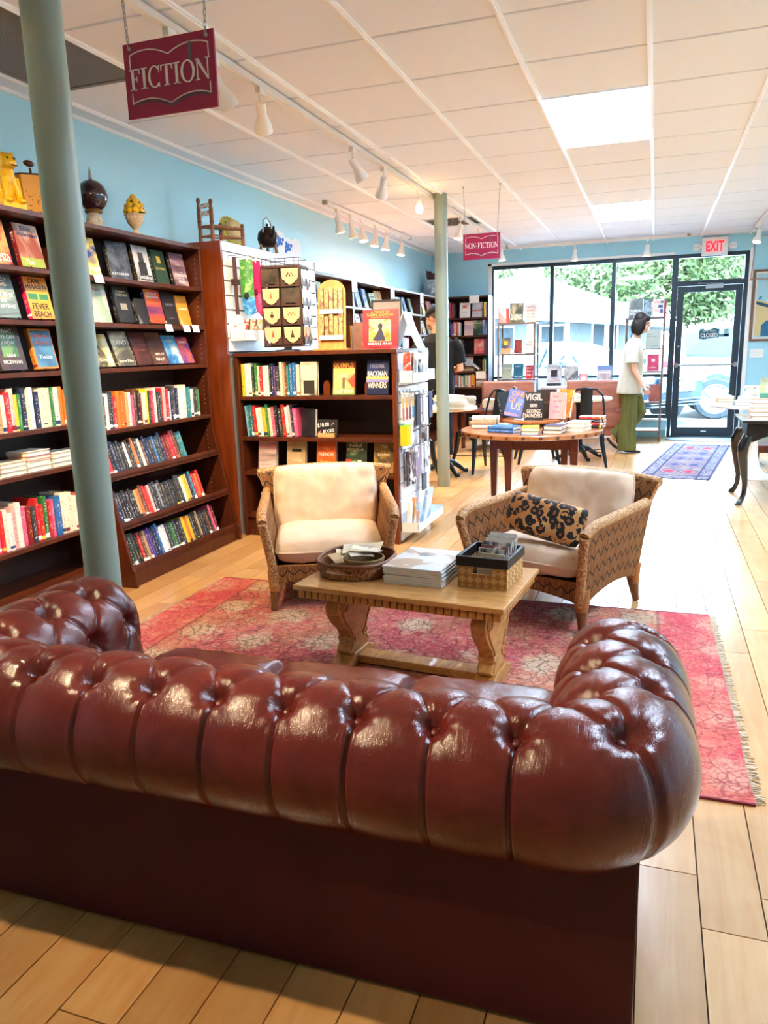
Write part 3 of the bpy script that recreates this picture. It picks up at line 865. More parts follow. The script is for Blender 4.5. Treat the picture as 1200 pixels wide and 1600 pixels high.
# ================================================================ chesterfield sofa
m_lea = mat('oxblood_leather', '#4a1d17', 0.42, spec=.5, coat=.06); n = N(m_lea)
n.b.inputs['Coat Roughness'].default_value = .25
v = n.coord('Object')
a = n.noise(v, 5, 5, .6, .5); b = n.noise(v, 120, 4, .6); c = n.voronoi(v, 260, 'DISTANCE_TO_EDGE')
d = n.noise(n.coord('Object', (14, 4, 4)), 3, 5, .65, 2.0)
n.base(n.ramp(a, [(.3, '#501914'), (.55, '#65231c'), (.8, '#773126')]))
n.rough(n.ramp(a, [(.3, '#666666'), (.7, '#7c7c7c')]))
h = n.math('ADD', n.math('MULTIPLY', c, .15), n.math('ADD', n.math('MULTIPLY', d, .5), n.math('MULTIPLY', b, .10)))
n.bump(h, .45, .006)
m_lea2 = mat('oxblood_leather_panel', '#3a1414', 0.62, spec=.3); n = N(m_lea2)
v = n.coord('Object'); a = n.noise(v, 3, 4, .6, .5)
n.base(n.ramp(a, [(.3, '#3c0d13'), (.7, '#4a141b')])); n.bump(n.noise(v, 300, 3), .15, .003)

SX, SY = -.825, 0.0
sofa = thing('chesterfield_sofa', 'oxblood leather chesterfield sofa with deep buttoned rolled back seen from behind', 'sofa', (SX, 1.30, 0), radians(1.2))
AX, RC, AF = .795, .11, .60      # axis half width, corner radius, arm reach forward
RR, ZR = .143, .525
# path of the roll axis in plan, from the left arm front round the back to the right arm front
Lb = 2 * (AX - RC); La = AF - RC; Lc = RC * PI / 2
LT = 2 * La + 2 * Lc + Lb
def axis(u):
    """point, outward normal at arc length u (0 at left arm front)"""
    if u < La: return Vector((-AX, AF - u, 0)), Vector((-1, 0, 0))
    u -= La
    if u < Lc:
        a = u / RC; return Vector((-AX + RC - RC * cos(a), RC - RC * sin(a), 0)), Vector((-cos(a), -sin(a), 0))
    u -= Lc
    if u < Lb: return Vector((-AX + RC + u, 0, 0)), Vector((0, -1, 0))
    u -= Lb
    if u < Lc:
        a = u / RC; return Vector((AX - RC + RC * sin(a), RC - RC * cos(a), 0)), Vector((sin(a), -cos(a), 0))
    u -= Lc
    return Vector((AX, RC + u, 0)), Vector((1, 0, 0))
# button columns along the path: equal on the back, on the arms and one at each corner
NB = 10; NA = 3
ucL, ucR = La + Lc / 2, La + Lc + Lb + Lc / 2
ub = [ucL + (ucR - ucL) * i / NB for i in range(NB + 1)]
da = (ucL - .02) / (NA + .35)
us = [ucL - da * i for i in range(NA, 0, -1)] + ub + [ucR + da * i for i in range(1, NA + 1)]
us = [us[0] - da] + us + [us[-1] + da]
import bisect
def colp(u):
    i = min(max(bisect.bisect_right(us, u) - 1, 0), len(us) - 2)
    return i + (u - us[i]) / (us[i + 1] - us[i])
TH0 = radians(116)
S0 = .19                     # straight inner part below the roll
S_B = S0 + RR * TH0          # arc length of the outer button row
DS = RR * radians(54)        # row spacing
S1 = S0 + RR * radians(252)
def section(s):
    """offset outward t, height z and normal (nt,nz) at arc length s"""
    if s < S0: return -RR - .012 * (1 - s / S0), ZR - S0 + s, -1, 0
    th = (s - S0) / RR
    return -RR * cos(th), ZR + RR * sin(th), -cos(th), sin(th)
def sstep(a, b, x):
    x = min(max((x - a) / (b - a), 0), 1); return x * x * (3 - 2 * x)
def relief(u, s):
    p = colp(u)
    if s <= S_B:
        q = (S_B - s) / DS
        A_, B_ = (p + q / 1.0), (p - q / 1.0)
        # diamond lattice: rows alternate by half a column
        A2, B2 = p + q * .5, p - q * .5
        fa = abs(sin(PI * A2)); fb = abs(sin(PI * B2))
        hgt = (fa * fb) ** .36 * .0145
        da_ = min(abs(A2 - round(A2)), abs(B2 - round(B2)))
        hgt -= .004 * exp(-(da_ / .03) ** 2)
    else:
        fa = abs(sin(PI * p))
        k = exp(-(s - S_B) / .11)
        hgt = (.0145 * k * fa ** .72 + (1 - k) * (.0085 * fa ** .28))
        w = abs(p - round(p))
        hgt -= .007 * exp(-(w / .022) ** 2) - .0022 * exp(-((w - .055) / .02) ** 2)
        hgt *= 1 - .6 * sstep(S1 - .10, S1, s)
    # deep button hollows
    for row in range(0, 4):
        sb = S_B - row * DS
        if abs(s - sb) > .07: continue
        pr_ = p - (.5 if row % 2 else 0)
        du = (pr_ - round(pr_)) * .15
        r = sqrt(du * du + (s - sb) ** 2)
        hgt -= .031 * exp(-(r / .0235) ** 2)
        if r < .075:  # radiating pleats
            ang = atan2(s - sb, du); i_ = round(pr_) * 1.7
            hgt += .0013 * sin(ang * 11 + row + 2 * sin(i_)) * exp(-((r - .034) / .020) ** 2)
    return hgt
nu, nv = 620, 120
g = G()
E0 = .001
def P(a, b):
    u = E0 + (LT - 2 * E0) * a; s = S1 * b
    c, nr = axis(u)
    t, z, nt_, nz = section(s)
    h = relief(u, s)
    dend = min(u, LT - u)                       # round the arm fronts over
    sh = 0.0
    if dend < .085:
        k = 1 - dend / .085; sh = .078 * (1 - sqrt(max(1 - k * k * .93, 0)))
    t2 = t + nt_ * (h - sh); z2 = z + nz * (h - sh)
    q = c + nr * t2
    wob = .003 * mnoise.noise(Vector((u * 6, s * 6, 0)))
    return (q.x + nr.x * wob, q.y + nr.y * wob, z2 + wob)
g.grid(P, nu, nv, flip=True, uvs=False)
g.uv = None
roll = g.build('tufted_back_and_arms', m_lea, sofa, smooth=180)
# buttons
for i in range(1, len(us) - 1):
    for row in (0, 1, 2):
        u = us[i] if row % 2 == 0 else (us[i] + us[i + 1]) / 2 if i + 1 < len(us) - 1 else None
        if u is None: continue
        s = S_B - row * DS
        c, nr = axis(u); t, z, nt_, nz = section(s)
        q = c + nr * (t - nt_ * .027); zz = z - nz * .027
        nrm = (nr * nt_ + Vector((0, 0, nz))).normalized()
        M = Matrix.Translation((q.x, q.y, zz)) @ nrm.to_track_quat('Z', 'Y').to_matrix().to_4x4()
        if i == 1 and row == 0 or 'button_me' not in globals():
            button_me = G().ball((0, 0, 0), (.0115, .0115, .006), 10, 6).mesh('button'); button_me.materials.append(m_lea)
            button_me.polygons.foreach_set('use_smooth', [True] * len(button_me.polygons))
        o = link('button', button_me, None, sofa); o.matrix_local = M
# arm fronts: scroll faces
for sgn in (-1, 1):
    g = G(); pts = []
    for k in range(41):
        s = S1 * k / 40; t, z, a1, a2 = section(s); hh_ = relief(E0 if sgn < 0 else LT - E0, s) - .0574; pts.append((sgn * (AX + t + a1 * hh_), z + a2 * hh_))
    cx = sum(p[0] for p in pts) / 41; cz = sum(p[1] for p in pts) / 41
    n0 = len(g.v)
    outer = [(cx + (x - cx) * 1.0, AF - .002, cz + (z - cz) * 1.0) for x, z in pts]
    mid = [(cx + (x - cx) * .88, AF + .020, cz + (z - cz) * .80) for x, z in pts]
    g.v = outer + mid + [(cx, AF + .032, cz)]
    K = 41
    for k in range(K):
        a_, b_ = k, (k + 1) % K
        f = (a_, b_, K + b_, K + a_); f2 = (K + a_, K + b_, 2 * K)
        g.f += [f if sgn < 0 else f[::-1], f2 if sgn < 0 else f2[::-1]]; g.mi += [0, 0]
    g.build('arm_front', m_lea, sofa, smooth=60)
# outside panels
px = AX - .0 + .045 
g = G().box(-px + .0, px, -.035, .02, .012, .46)
g.build('back_panel', m_lea2, sofa, bevel=.006)
for sgn in (-1, 1):
    g = G().box(*sorted((sgn * (px - .05), sgn * px)), .02, AF - .01, .012, .46); g.build('side_panel', m_lea2, sofa, bevel=.006)
    g = G().box(*sorted((sgn * (px - .05), sgn * (AX - RR - .02))), AF - .05, AF - .012, .012, .40); g.build('front_post', m_lea2, sofa, bevel=.004)
G().box(-AX + RR, AX - RR, AF - .02, AF + .02, .03, .25).build('front_rail', m_lea2, sofa, bevel=.01)
G().box(-AX + .1, AX - .1, .02, AF - .02, .05, .24).build('seat_deck', m_lea2, sofa)
for sgn in (-1, 1):
    for yy in (.04, AF - .06):
        G().lathe([(.028, .0), (.034, .02), (.03, .05)], 14, (sgn * (px - .08), yy, 0)).build('foot', mat('dark_wood', '#2a1710', .4), sofa)
# seat cushions
cw = 2 * (AX - RR - .012) / 3
for i in range(3):
    x0 = -(AX - RR - .012) + i * cw
    g = G()
    def P(a, b, x0=x0, i=i):
        X = x0 + .004 + (cw - .008) * a; Y = .13 + (.565) * b
        e = (1 - abs(2 * a - 1) ** 6) * (1 - abs(2 * b - 1) ** 6)
        z = .37 + .05 * max(e, 0) ** .35 + .012 * sin(PI * a) * sin(PI * b)
        z += .004 * mnoise.noise(Vector((X * 14, Y * 9, i))) + .004 * mnoise.noise(Vector((X * 30 + Y * 20, Y * 12, i + 7)))
        return (X, Y, z)
    g.grid(P, 34, 40)
    g.box(x0 + .004, x0 + cw - .004, .13, .695, .24, .371)
    o = g.build('seat_cushion', m_lea, sofa, smooth=50)
    bx = G().tube([(x0 + .006, .132, .372), (x0 + cw - .006, .132, .372), (x0 + cw - .006, .693, .372), (x0 + .006, .693, .372)], .005, 6, closed=True)
    bx.build('piping', m_lea, o, smooth=60)
# ================================================================ hanging signs
m_burg = mat('burgundy_sign', '#a61c48', .5)
m_sw = mat('sign_white', '#fbf5ef', .5)
m_sg = mat('sign_grey', '#6e5f74', .5)
m_chain = mat('chain_steel', '#b9b4ae', .35, .8)
def ell(cx, cy, rx, ry, a0, a1, n=26):
    return [(cx + rx * cos(a0 + (a1 - a0) * i / n), cy + ry * sin(a0 + (a1 - a0) * i / n)) for i in range(n + 1)]
def ring(cx, cy, R1, R2, a0, a1):
    o = ell(cx, cy, *R1, a0, a1); i = ell(cx, cy, *R2, a0, a1)
    return [[o[k], o[k + 1], i[k + 1], i[k]] for k in range(len(o) - 1)]
def qd(x0, y0, x1, y1): return [(x0, y0), (x1, y0), (x1, y1), (x0, y1)]
SERIF = {
    'F': (.70, [qd(0, 0, .42, .05), qd(.14, 0, .29, 1), qd(0, .95, .64, 1), [(.57, .95), (.60, .74), (.64, .74), (.64, .95)], qd(.29, .49, .47, .545), qd(.44, .38, .48, .65)]),
    'I': (.44, [qd(0, 0, .42, .05), qd(0, .95, .42, 1), qd(.135, 0, .285, 1)]),
    'C': (.80, ring(.41, .5, (.39, .525), (.26, .47), .72, 2 * PI - .72) + [qd(.66, .66, .71, 1.0), qd(.66, 0, .70, .2)]),
    'T': (.74, [qd(0, .95, .70, 1), [(0, .95), (0, .72), (.035, .72), (.08, .95)], [(.62, .95), (.665, .72), (.70, .72), (.70, .95)], qd(.275, 0, .425, 1), qd(.16, 0, .54, .05)]),
    'O': (.88, ring(.43, .5, (.42, .525), (.28, .47), 0, 2 * PI)),
    'N': (.90, [qd(.09, 0, .15, .95), qd(0, 0, .25, .05), [(0, 1), (.22, 1), (.78, .0), (.70, -.02)], [(0, 1), (.12, .95), (.22, 1), (.1, 1)], qd(.70, 0, .76, 1), qd(.60, .95, .87, 1)]),
    '-': (.40, [qd(.04, .34, .34, .42)]),
}
def serif_text(word, m, parent, x0, x1, z, h, y, name='lettering'):
    tot = sum(SERIF[c][0] for c in word); k = (x1 - x0) / tot
    g = G(); x = x0
    for c in word:
        for q in SERIF[c][1]:
            g.prism([(x + px * k, z + pz * h) for px, pz in q], 'y', y, y + .0015)
        x += SERIF[c][0] * k
    return g.build(name, m, parent)
def band(pts, w, y, g):
    """flat stroke of width w along pts (x,z) at depth y"""
    n = len(pts)
    for i in range(n - 1):
        (x0, z0), (x1, z1) = pts[i], pts[i + 1]
        d = sqrt((x1 - x0) ** 2 + (z1 - z0) ** 2) or 1; nx, nz = -(z1 - z0) / d * w / 2, (x1 - x0) / d * w / 2
        ex, ez = (x1 - x0) / d * w * .3, (z1 - z0) / d * w * .3
        g.prism([(x0 - ex + nx, z0 - ez + nz), (x1 + ex + nx, z1 + ez + nz), (x1 + ex - nx, z1 + ez - nz), (x0 - ex - nx, z0 - ez - nz)], 'y', y, y + .0012)
def hanging_sign(word, x, y, z, label, th):
    t = thing('hanging_sign', label, 'sign', (x, y, z), 0, 'burgundy hanging signs')
    w, h = .338, .222
    G().box(-w / 2, w / 2, 0, .008, -h, 0).build('board', m_burg, t, bevel=.001)
    L, Rr, T, B = -.145, .147, -.040, -.185
    def page(zc, s, x0, x1):
        pts = []
        for i in range(15):
            a = i / 14; xx = x0 + (x1 - x0) * a
            pts.append((xx, zc + s * (.016 * sin(PI * min(a * 1.02, 1)) ** .8 - .012 * a)))
        return pts
    g = G()
    top = page(T + .004, 1, L, 0) + page(T + .004, 1, Rr, 0)[::-1]
    bot = page(B + .006, 1, L, 0) + page(B + .006, 1, Rr, 0)[::-1]
    band(top, .0034, -.0012, g); band(bot, .0034, -.0012, g)
    band([(L, T + .004), (L, -.075)], .0034, -.0012, g); band([(L, -.148), (L, B + .006)], .0034, -.0012, g)
    band([(Rr, T + .004), (Rr, -.075)], .0034, -.0012, g); band([(Rr, -.148), (Rr, B + .006)], .0034, -.0012, g)
    g.build('book_outline', m_sw, t)
    g = G(); band([(px_ + .004, pz - .008) for px_, pz in bot[1:-1]], .006, -.0009, g)
    g.build('outline_shadow', m_sg, t)
    G().prism([(.074, -.026), (.086, -.024), (.086, -.084), (.080, -.079), (.074, -.084)], 'y', -.0014, 0).build('bookmark', m_sg, t)
    serif_text(word, m_sw, t, -.152, .152, -.139 if len(word) < 8 else -.126, .062 if len(word) < 8 else .046, -.0016)
    for s in (-1, 1):
        xx = s * .143
        G().lathe([(.006, 0), (.006, .002), (.003, .004)], 10, M=Matrix.Translation((xx, -.0005, -.016)) @ Matrix.Rotation(PI / 2, 4, 'X')).build('screw', m_chain, t)
        ztop = ZC - z - .004
        g = G(); p0 = Vector((xx, -.004, -.014)); p1 = Vector((xx + s * .022, 0, ztop))
        n = max(3, int((p1 - p0).length / .017))
        dv = (p1 - p0) / n
        for i in range(n):
            c = p0 + dv * (i + .5); L_ = dv.length * .72; ww = .0045 if th > .0015 else .003
            pts = []
            for k in range(10):
                a = 2 * PI * k / 10
                u_, w_ = cos(a) * ww, sin(a) * L_
                pts.append(c + dv.normalized() * w_ + (Vector((u_, 0, 0)) if i % 2 else Vector((0, u_, 0))))
            g.tube(pts, th, 5, closed=True)
        g.build('chain', m_chain, t, smooth=60)
        G().lathe([(.004, ztop - .01), (.011, ztop + .002)], 10, (xx + s * .022, 0, 0)).build('ceiling_hook', m_chain, t)
    return t
hanging_sign('FICTION', -1.50, 2.27, 2.328, 'burgundy hanging sign reading FICTION above the left shelves', .0017)
hanging_sign('NON-FICTION', -1.512, 7.0, 2.342, 'burgundy hanging sign reading NON-FICTION near the far pillar', .0013)

# ================================================================ track lights
m_lampw = mat('lamp_white', '#f4efe8', .4)
m_bulb = mat('bulb_glow', '#ffd9a0', .4, emit=7, ecol='#ffd08a')
m_bulb_off = mat('bulb_soft', '#fff3dd', .4, emit=2.0, ecol='#ffe7c2')
def track(label, p0, p1):
    v = Vector(p1) - Vector(p0); L = v.length
    t = thing('light_track', label, 'track', p0, atan2(v.y, v.x), 'ceiling tracks')
    g = G().box(0, L, -.018, .018, -.024, 0).box(0, L, -.018, -.006, -.029, -.024).box(0, L, .006, .018, -.029, -.024)
    g.build('rail', m_lampw, t)
    for xx in (0, L): G().box(xx - .02, xx + .02, -.021, .021, -.031, 0).build('end_cap', mat('lamp_brass', '#a59a78', .5), t)
    return t
ZTR = ZC - .012
track('long white ceiling track running from the FICTION sign to the shop front', (-2.02, -.6, ZTR), (-2.02, 10.9, ZTR))  # stretch behind the sofa is unseen, added to carry the fill lamps
track('white ceiling track in front of the far left bookcases', (-3.0, 6.95, ZTR), (-3.0, 9.6, ZTR))
track('white ceiling track above the shop window', (-2.05, 11.2, ZTR), (.35, 11.2, ZTR))
track('white ceiling track beside the exit sign', (1.115, 9.0, ZTR), (1.115, 10.9, ZTR))
def track_lamp(x, y, aim, label, watts, group, bare=False, stem=.055, cone=100):
    z = ZTR - .028
    t = thing('track_lamp', label, 'lamp', (x, y, z), 0, group)
    G().box(-.016, .016, -.03, .03, -.034, 0).build('adaptor', m_lampw, t, bevel=.003)
    G().tube([(0, 0, -.034), (0, 0, -.034 - stem)], .006, 8).build('stem', m_lampw, t)
    j = Vector((0, 0, -.034 - stem))
    d = (Vector(aim) - Vector((x, y, z)) - j).normalized()
    M = Matrix.Translation(j) @ (-d).to_track_quat('Z', 'Y').to_matrix().to_4x4()
    if not bare:
        g = G().lathe([(.012, .02), (.026, .018), (.028, -.02), (.025, -.045), (.034, -.07), (.046, -.10), (.050, -.135), (.047, -.135), (.042, -.10), (.030, -.07), (.02, -.05)], 20, M=M)
        g.build('bell_shade', m_lampw, t, smooth=50)
        G().ball((0, 0, -.104), (.034, .034, .022), 12, 8, M=M).build('bulb', m_bulb if watts > 30 else m_bulb_off, t, smooth=180)
        off = -.15
    else:
        G().lathe([(.012, .02), (.02, .018), (.02, -.02), (.016, -.03)], 16, M=M).build('socket', m_lampw, t, smooth=50)
        G().ball((0, 0, -.065), (.032, .032, .042), 14, 10, M=M).build('bulb', m_bulb, t, smooth=180)
        off = -.13
    if watts:
        p = Vector((x, y, z)) + (M @ Vector((0, 0, off)))
        lamp('lamp_light', 'SPOT', p, watts * .66, (1, .75, .46), .03, target=p + d, spot=radians(cone), blend=.9)
    return t
GL = 'white bell track lamps on the long track'
K_ = 'white bell track lamp on the long track, '
track_lamp(-2.02, 2.10, (-3.0, 2.9, 1.0), K_ + 'added fill left of the FICTION sign', 42, GL)  # lamp added above the view to brighten the left bookcases
track_lamp(-2.02, 1.75, (-3.2, 2.35, .9), K_ + 'added fill above the left sofa arm', 36, GL, cone=64)  # another unseen lamp added for the left bookcases
track_lamp(-2.02, .95, (-1.0, 1.42, .66), K_ + 'added fill behind the left sofa end', 34, GL, cone=52)  # unseen spot added to light the top of the sofa roll
track_lamp(-2.02, .10, (-.1, 1.65, .66), K_ + 'added fill farthest behind the sofa', 26, GL, cone=40)  # added out of view as warm fill on the sofa's right half
track_lamp(-2.02, 3.08, (-2.6, 4.6, .7), K_ + 'hidden behind the FICTION sign', 30, GL)
track_lamp(-2.02, 3.43, (-1.5, 5.0, .6), K_ + 'just right of the FICTION sign', 34, GL, cone=80)
track_lamp(-2.02, 3.88, (-2.7, 5.6, .7), K_ + 'second to the right of the FICTION sign', 26, GL, cone=80)
track_lamp(-2.02, 5.19, (-.9, 6.5, .1), K_ + 'third to the right of the FICTION sign', 30, GL, cone=64)
track_lamp(-2.02, 5.83, (-2.9, 7.2, .8), K_ + 'fourth to the right of the FICTION sign', 24, GL, cone=60)
track_lamp(-2.02, 6.77, (-1.93, 6.6, 0), 'glowing bare bulb lamp on the long track beside the far pillar', 8, GL, bare=True)
track_lamp(-2.02, 7.55, (-2.0, 7.3, 0), K_ + 'right behind the far pillar', 12, GL)
track_lamp(-2.02, 8.3, (-2.5, 8.0, .3), K_ + 'behind the NON-FICTION sign chain', 30, GL)
track_lamp(-2.02, 9.2, (-1.7, 9.0, .3), K_ + 'above the NON-FICTION sign', 30, GL)
track_lamp(-2.02, 10.6, (-1.85, 10.45, 1.0), K_ + 'right of the NON-FICTION sign', 30, GL)
GW = 'small white lamps above the far left bookcases'
for i, yy in enumerate((7.24, 7.6, 7.92, 8.34, 8.71, 9.28)):
    track_lamp(-3.0, yy, (-2.85 if i < 3 else -3.1, yy - .1 + (.3 if i < 2 else 0), 1.6), 'small white lamp above the far left bookcases, %s from left' % ORD[i], 32, GW)
track_lamp(-1.11, 11.2, (-1.12, 11.15, 1.2), 'white track lamp above the middle window bay', 0, 'window track lamps')
track_lamp(-.16, 11.2, (-.24, 11.1, 1.2), 'white track lamp above the right window bay', 0, 'window track lamps')
track_lamp(1.115, 10.5, (.9, 10.2, 1.6), 'white track lamp right of the exit sign', 25, 'window track lamps')

# exit sign with two emergency lamp heads
t = thing('exit_sign', 'white exit sign with red EXIT letters above the glass door', 'sign', (.70, YF, 2.60))
G().box(-.165, .165, -.05, -.001, -.118, .118).build('housing', mat('exit_white', '#f3f4f2', .5), t, bevel=.006)
text('EXIT', mat('exit_red', '#e8202c', .5, emit=.3, ecol='#ff1a2c'), t, (0, -.0515, .0), .135, .225, name='lettering', bold=.03)
for s in (-1, 1):
    h = G().box(s * .165, s * .185, -.035, -.01, -.02, .02).box(*sorted((s * .185, s * .27)), -.045, -.005, -.045, .04).build('lamp_head', mat('exit_white'), t, bevel=.006)
    for q in (-1, 1):
        G().lathe([(.014, 0), (.014, .004)], 14, M=Matrix.Translation((s * .2275 + q * .019, -.0445, 0)) @ Matrix.Rotation(PI / 2, 4, 'X')).build('lens', mat('lens_clear', '#dfe6ea', .2), h)

# ================================================================ tall slatwall unit at the end of the left bookcases
m_slat = mat('slatwall_white', '#f0eff0', .4)
unit = thing('slatwall_display', 'tall slatwall display with walnut end panel and white slats holding socks', 'display', (XL + .002, 4.79, 0))
H_ = 2.115
G().box(0, .43, 0, .025, 0, H_).build('end_panel', m_woodr, unit, bevel=.002)
G().box(0, .40, .025, 1.55, H_ - .03, H_).build('top_panel', m_slat, unit, bevel=.001)
G().box(.40, .43, .025, 1.55, H_ - .062, H_).build('header_board', m_slat, unit, bevel=.001)
zz = H_ - .067
k = 0
while zz > 1.36:
    z0 = max(zz - .095, 1.352)
    G().prism([(.40, z0), (.43, z0 + .004), (.43, zz - .004), (.40, zz)], 'y', .026, 1.55).build('slat', m_slat, unit)
    zz -= .099; k += 1
G().box(.385, .399, .026, 1.55, 0, H_ - .03).build('slat_backing', mat('slat_groove', '#8d8f94', .7), unit)
G().box(.0, .43, 1.551, 1.57, 0, H_).build('end_panel', m_woodr, unit)

# socks, strap, card pouches on hooks: all hang in front of x = -2.87
XW = -2.868
m_hook = mat('hook_steel', '#a9abad', .3, .9)
def hook(y, z, L=.11, lab=None):
    g = G().tube([(0, 0, .0), (L * .9, 0, .0), (L, 0, .012)], .0028, 6).box(.0, .004, -.012, .012, -.012, .02)
    return g
def hung(name, label, cat, y, z, build, L=.11, group=None):
    t = thing(name, label, cat, (XW, y, z), 0, group)
    hook(y, z, L).build('hook', m_hook, t)
    build(t)
    return t
def sock(t, x, y0, leg, foot, c1, c2, c3, tilt=0.0, w=.048):
    """a hanging folded sock: leg tube down, foot at the end; coloured bands as separate parts"""
    def tube_part(nm, pts, ws, m):
        g = G()
        g.tube(pts, ws, 10, flat=.28)
        o = g.build(nm, m, t, smooth=60); c_ = Vector((x, y0, 0)); q_ = Matrix.Rotation(-1.15, 3, 'Z'); o.rotation_euler = (0, 0, -1.15); o.location = c_ - q_ @ c_; return o
    a = [(x, y0 + tilt * i, -.02 - leg * i / 6) for i in range(7)]
    tube_part('sock_leg', a, [w * .95] * 7, c1)
    e = a[-1]
    b = [(e[0], e[1], e[2]), (e[0], e[1] + .004 + tilt, e[2] - foot * .4), (e[0], e[1] + .012 + tilt, e[2] - foot * .8), (e[0], e[1] + .02 + tilt, e[2] - foot)]
    tube_part('sock_foot', b, [w * .95, w, w * .9, w * .55], c2)
    g = G().ball((e[0] + .004, e[1] - w * .6, e[2] + .012), (.014, w * .5, .024), 10, 6); g.build('sock_heel', c3, t, smooth=180)
    G().box(x + .014, x + .016, y0 - w * .55, y0 + w * .55, -.035, .006).build('sock_tag', mat('tag_green', '#cfe0b8', .6), t)
mk = lambda nm, c1, c2: art(c1, c2, c1, 22, hash(nm) % 7)
hung('sock_pair', 'green and blue patterned socks hanging on the white slatwall', 'socks', 4.985, 2.02, lambda t: sock(t, .085, 0, .26, .12, art('#3f9a3a', '#2c6f2e', '#8fc96a', 26, 3), art('#2f78b8', '#3a8fd0', '#7cc0e8', 30, 4), mat('sock_black', '#20242a', .9)), group='socks on the slatwall')
hung('sock_pair', 'bright pink socks hanging on the white slatwall, in front', 'socks', 5.10, 2.02, lambda t: sock(t, .09, 0, .23, .14, mat('sock_pink', '#e0206c', .9), art('#e0206c', '#f05a94', '#e0206c', 40, 5), mat('sock_dpink', '#7a1040', .9), .003, .04), group='socks on the slatwall')
hung('sock_pair', 'speckled pink socks hanging on the white slatwall, behind the plain pink', 'socks', 5.20, 2.00, lambda t: sock(t, .07, 0, .24, .14, art('#e8407c', '#f8a0c0', '#d01c5c', 60, 6), art('#e8407c', '#f8a0c0', '#d01c5c', 60, 6), mat('sock_dpink'), .003, .042), group='socks on the slatwall')
def strap(t):
    g = G()
    g.tube([(.05, 0, -.01), (.05, .002, -.16), (.05, .0, -.27), (.05, .006, -.4)], [.028, .03, .026, .026], 8, flat=.25)
    g.build('sock_leg', mat('brown_strap', '#4a2f24', .8), t, smooth=60)
    G().box(.035, .065, -.036, .036, -.2, -.16).build('sock_cuff', mat('brown_cuff', '#37221b', .8), t)
hung('sock_pair', 'dark brown socks hanging at the left edge of the slatwall', 'socks', 4.88, 2.02, strap, .07, 'socks on the slatwall')
# clear tray with mixed card packets
t = thing('acrylic_tray', 'clear tray of card packets at the foot of the sock display', 'tray', (XW, 5.03, 1.44))
m_acr = mat('clear_acrylic', '#dfe8ec', .12); 
G().box(.0, .12, -.19, .19, -.004, 0).box(.118, .121, -.19, .19, 0, .07).box(0, .12, -.19, -.187, 0, .09).box(0, .12, .187, .19, 0, .09).box(-.002, .004, -.19, .19, -.004, .14).build('tray_body', m_acr, t)
cards = ['#efe6da', '#c4433a', '#3a3532', '#e8c0a0', '#d9d2c4', '#7a4a34', '#e9e2d6', '#f0b23a', '#cfd4d6', '#b04a5a', '#efe6da', '#8a5a3c']
cn_ = ['cream', 'red', 'black', 'peach', 'stone', 'brown', 'ivory', 'amber', 'pale grey', 'rose', 'white', 'tan']
for i, c in enumerate(cards):
    y = 4.86 + .033 * i
    o = link('greeting_card', None) if False else G().box(-.042, .042, 0, .0035, 0, .15).build('greeting_card', art(c, c, '#fff6e8' if i % 2 else '#8a2f2a', 20, i))
    o.location = (XW + .062, y, 1.4445); o.rotation_euler = (-.28 if i < 8 else -.15, R.uniform(-.05, .05), .05)
    tag(o, '%s card packet in the clear tray under the socks' % cn_[i], 'card', 'card packets in the clear tray')

# things on top of the slatwall unit
ZT = H_
def mini_chair():
    t = thing('miniature_chair', 'small ladder back wooden chair standing on top of the slatwall display', 'chair', (-2.99, 4.99, ZT), radians(-4))
    mw_ = wood('mini_wood', '#6a3a1c', '#9a5a2c', (6, 6, 2), .45, 10); mred = mat('mini_red', '#7a231c', .5)
    W2, D2, SH = .088, .11, .115
    # back faces -x side (wall), front faces +x ; back posts at the left (smaller y)
    for (x, y, h, nm) in ((-W2, -D2 * .9, .31, 'back_post'), (W2 * .35, -D2 * .9 - .02, .29, 'back_post'), (-W2 * .1, D2 * .35, .155, 'front_leg'), (W2 * 1.25, D2 * 1.25, .15, 'front_leg')):
        pr = [(.013, 0), (.014, h * .25), (.012, h * .3), (.0145, h * .35), (.0145, h * .8), (.008, h * .85), (.015, h * .93), (.010, h)] if nm == 'back_post' else [(.012, 0), (.014, h * .6), (.0135, h * .95), (.008, h)]
        p = G().lathe(pr, 12, (x, y, 0)).build(nm, mw_, t, smooth=50)
        G().lathe([(.0149, h * .45), (.0149, h * .5)], 12, (x, y, 0)).build('painted_ring', mred, p, smooth=50)
    A = Vector((-W2, -D2 * .9, 0)); B_ = Vector((W2 * .35, -D2 * .9 - .02, 0)); C1 = Vector((-W2 * .1, D2 * .35, 0)); D1 = Vector((W2 * 1.25, D2 * 1.25, 0))
    for z, cc in ((.235, '#c9c2bc'), (.185, '#d8b8a4')):
        g = G(); M = None
        d = (B_ - A)
        g.prism([(A.x, A.y - .004), (B_.x, B_.y - .004), (B_.x, B_.y + .004), (A.x, A.y + .004)], 'z', z, z + .032)
        g.build('ladder_slat', art(cc, '#f0e8e0', '#b06a4a', 30, int(z * 100)), t)
    rails = ((A, B_), (C1, D1), (A, C1), (B_, D1))
    for p, q in rails:
        G().tube([p + Vector((0, 0, SH)), q + Vector((0, 0, SH))], .009, 8).build('seat_rail', mw_, t, smooth=60)
        G().tube([p + Vector((0, 0, .05)), q + Vector((0, 0, .05))], .006, 8).build('stretcher', mw_, t, smooth=60)
    g = G().prism([(p.x, p.y) for p in (A, B_, D1, C1)], 'z', SH - .006, SH + .006)
    g.build('woven_seat', wood('rush', '#8a5a2a', '#b98a4a', (20, 60, 1), .8, 8), t)
mini_chair()
t = thing('straw_hat', 'small straw hat with floral band leaning behind the miniature chair', 'hat', (-3.06, 5.30, ZT))
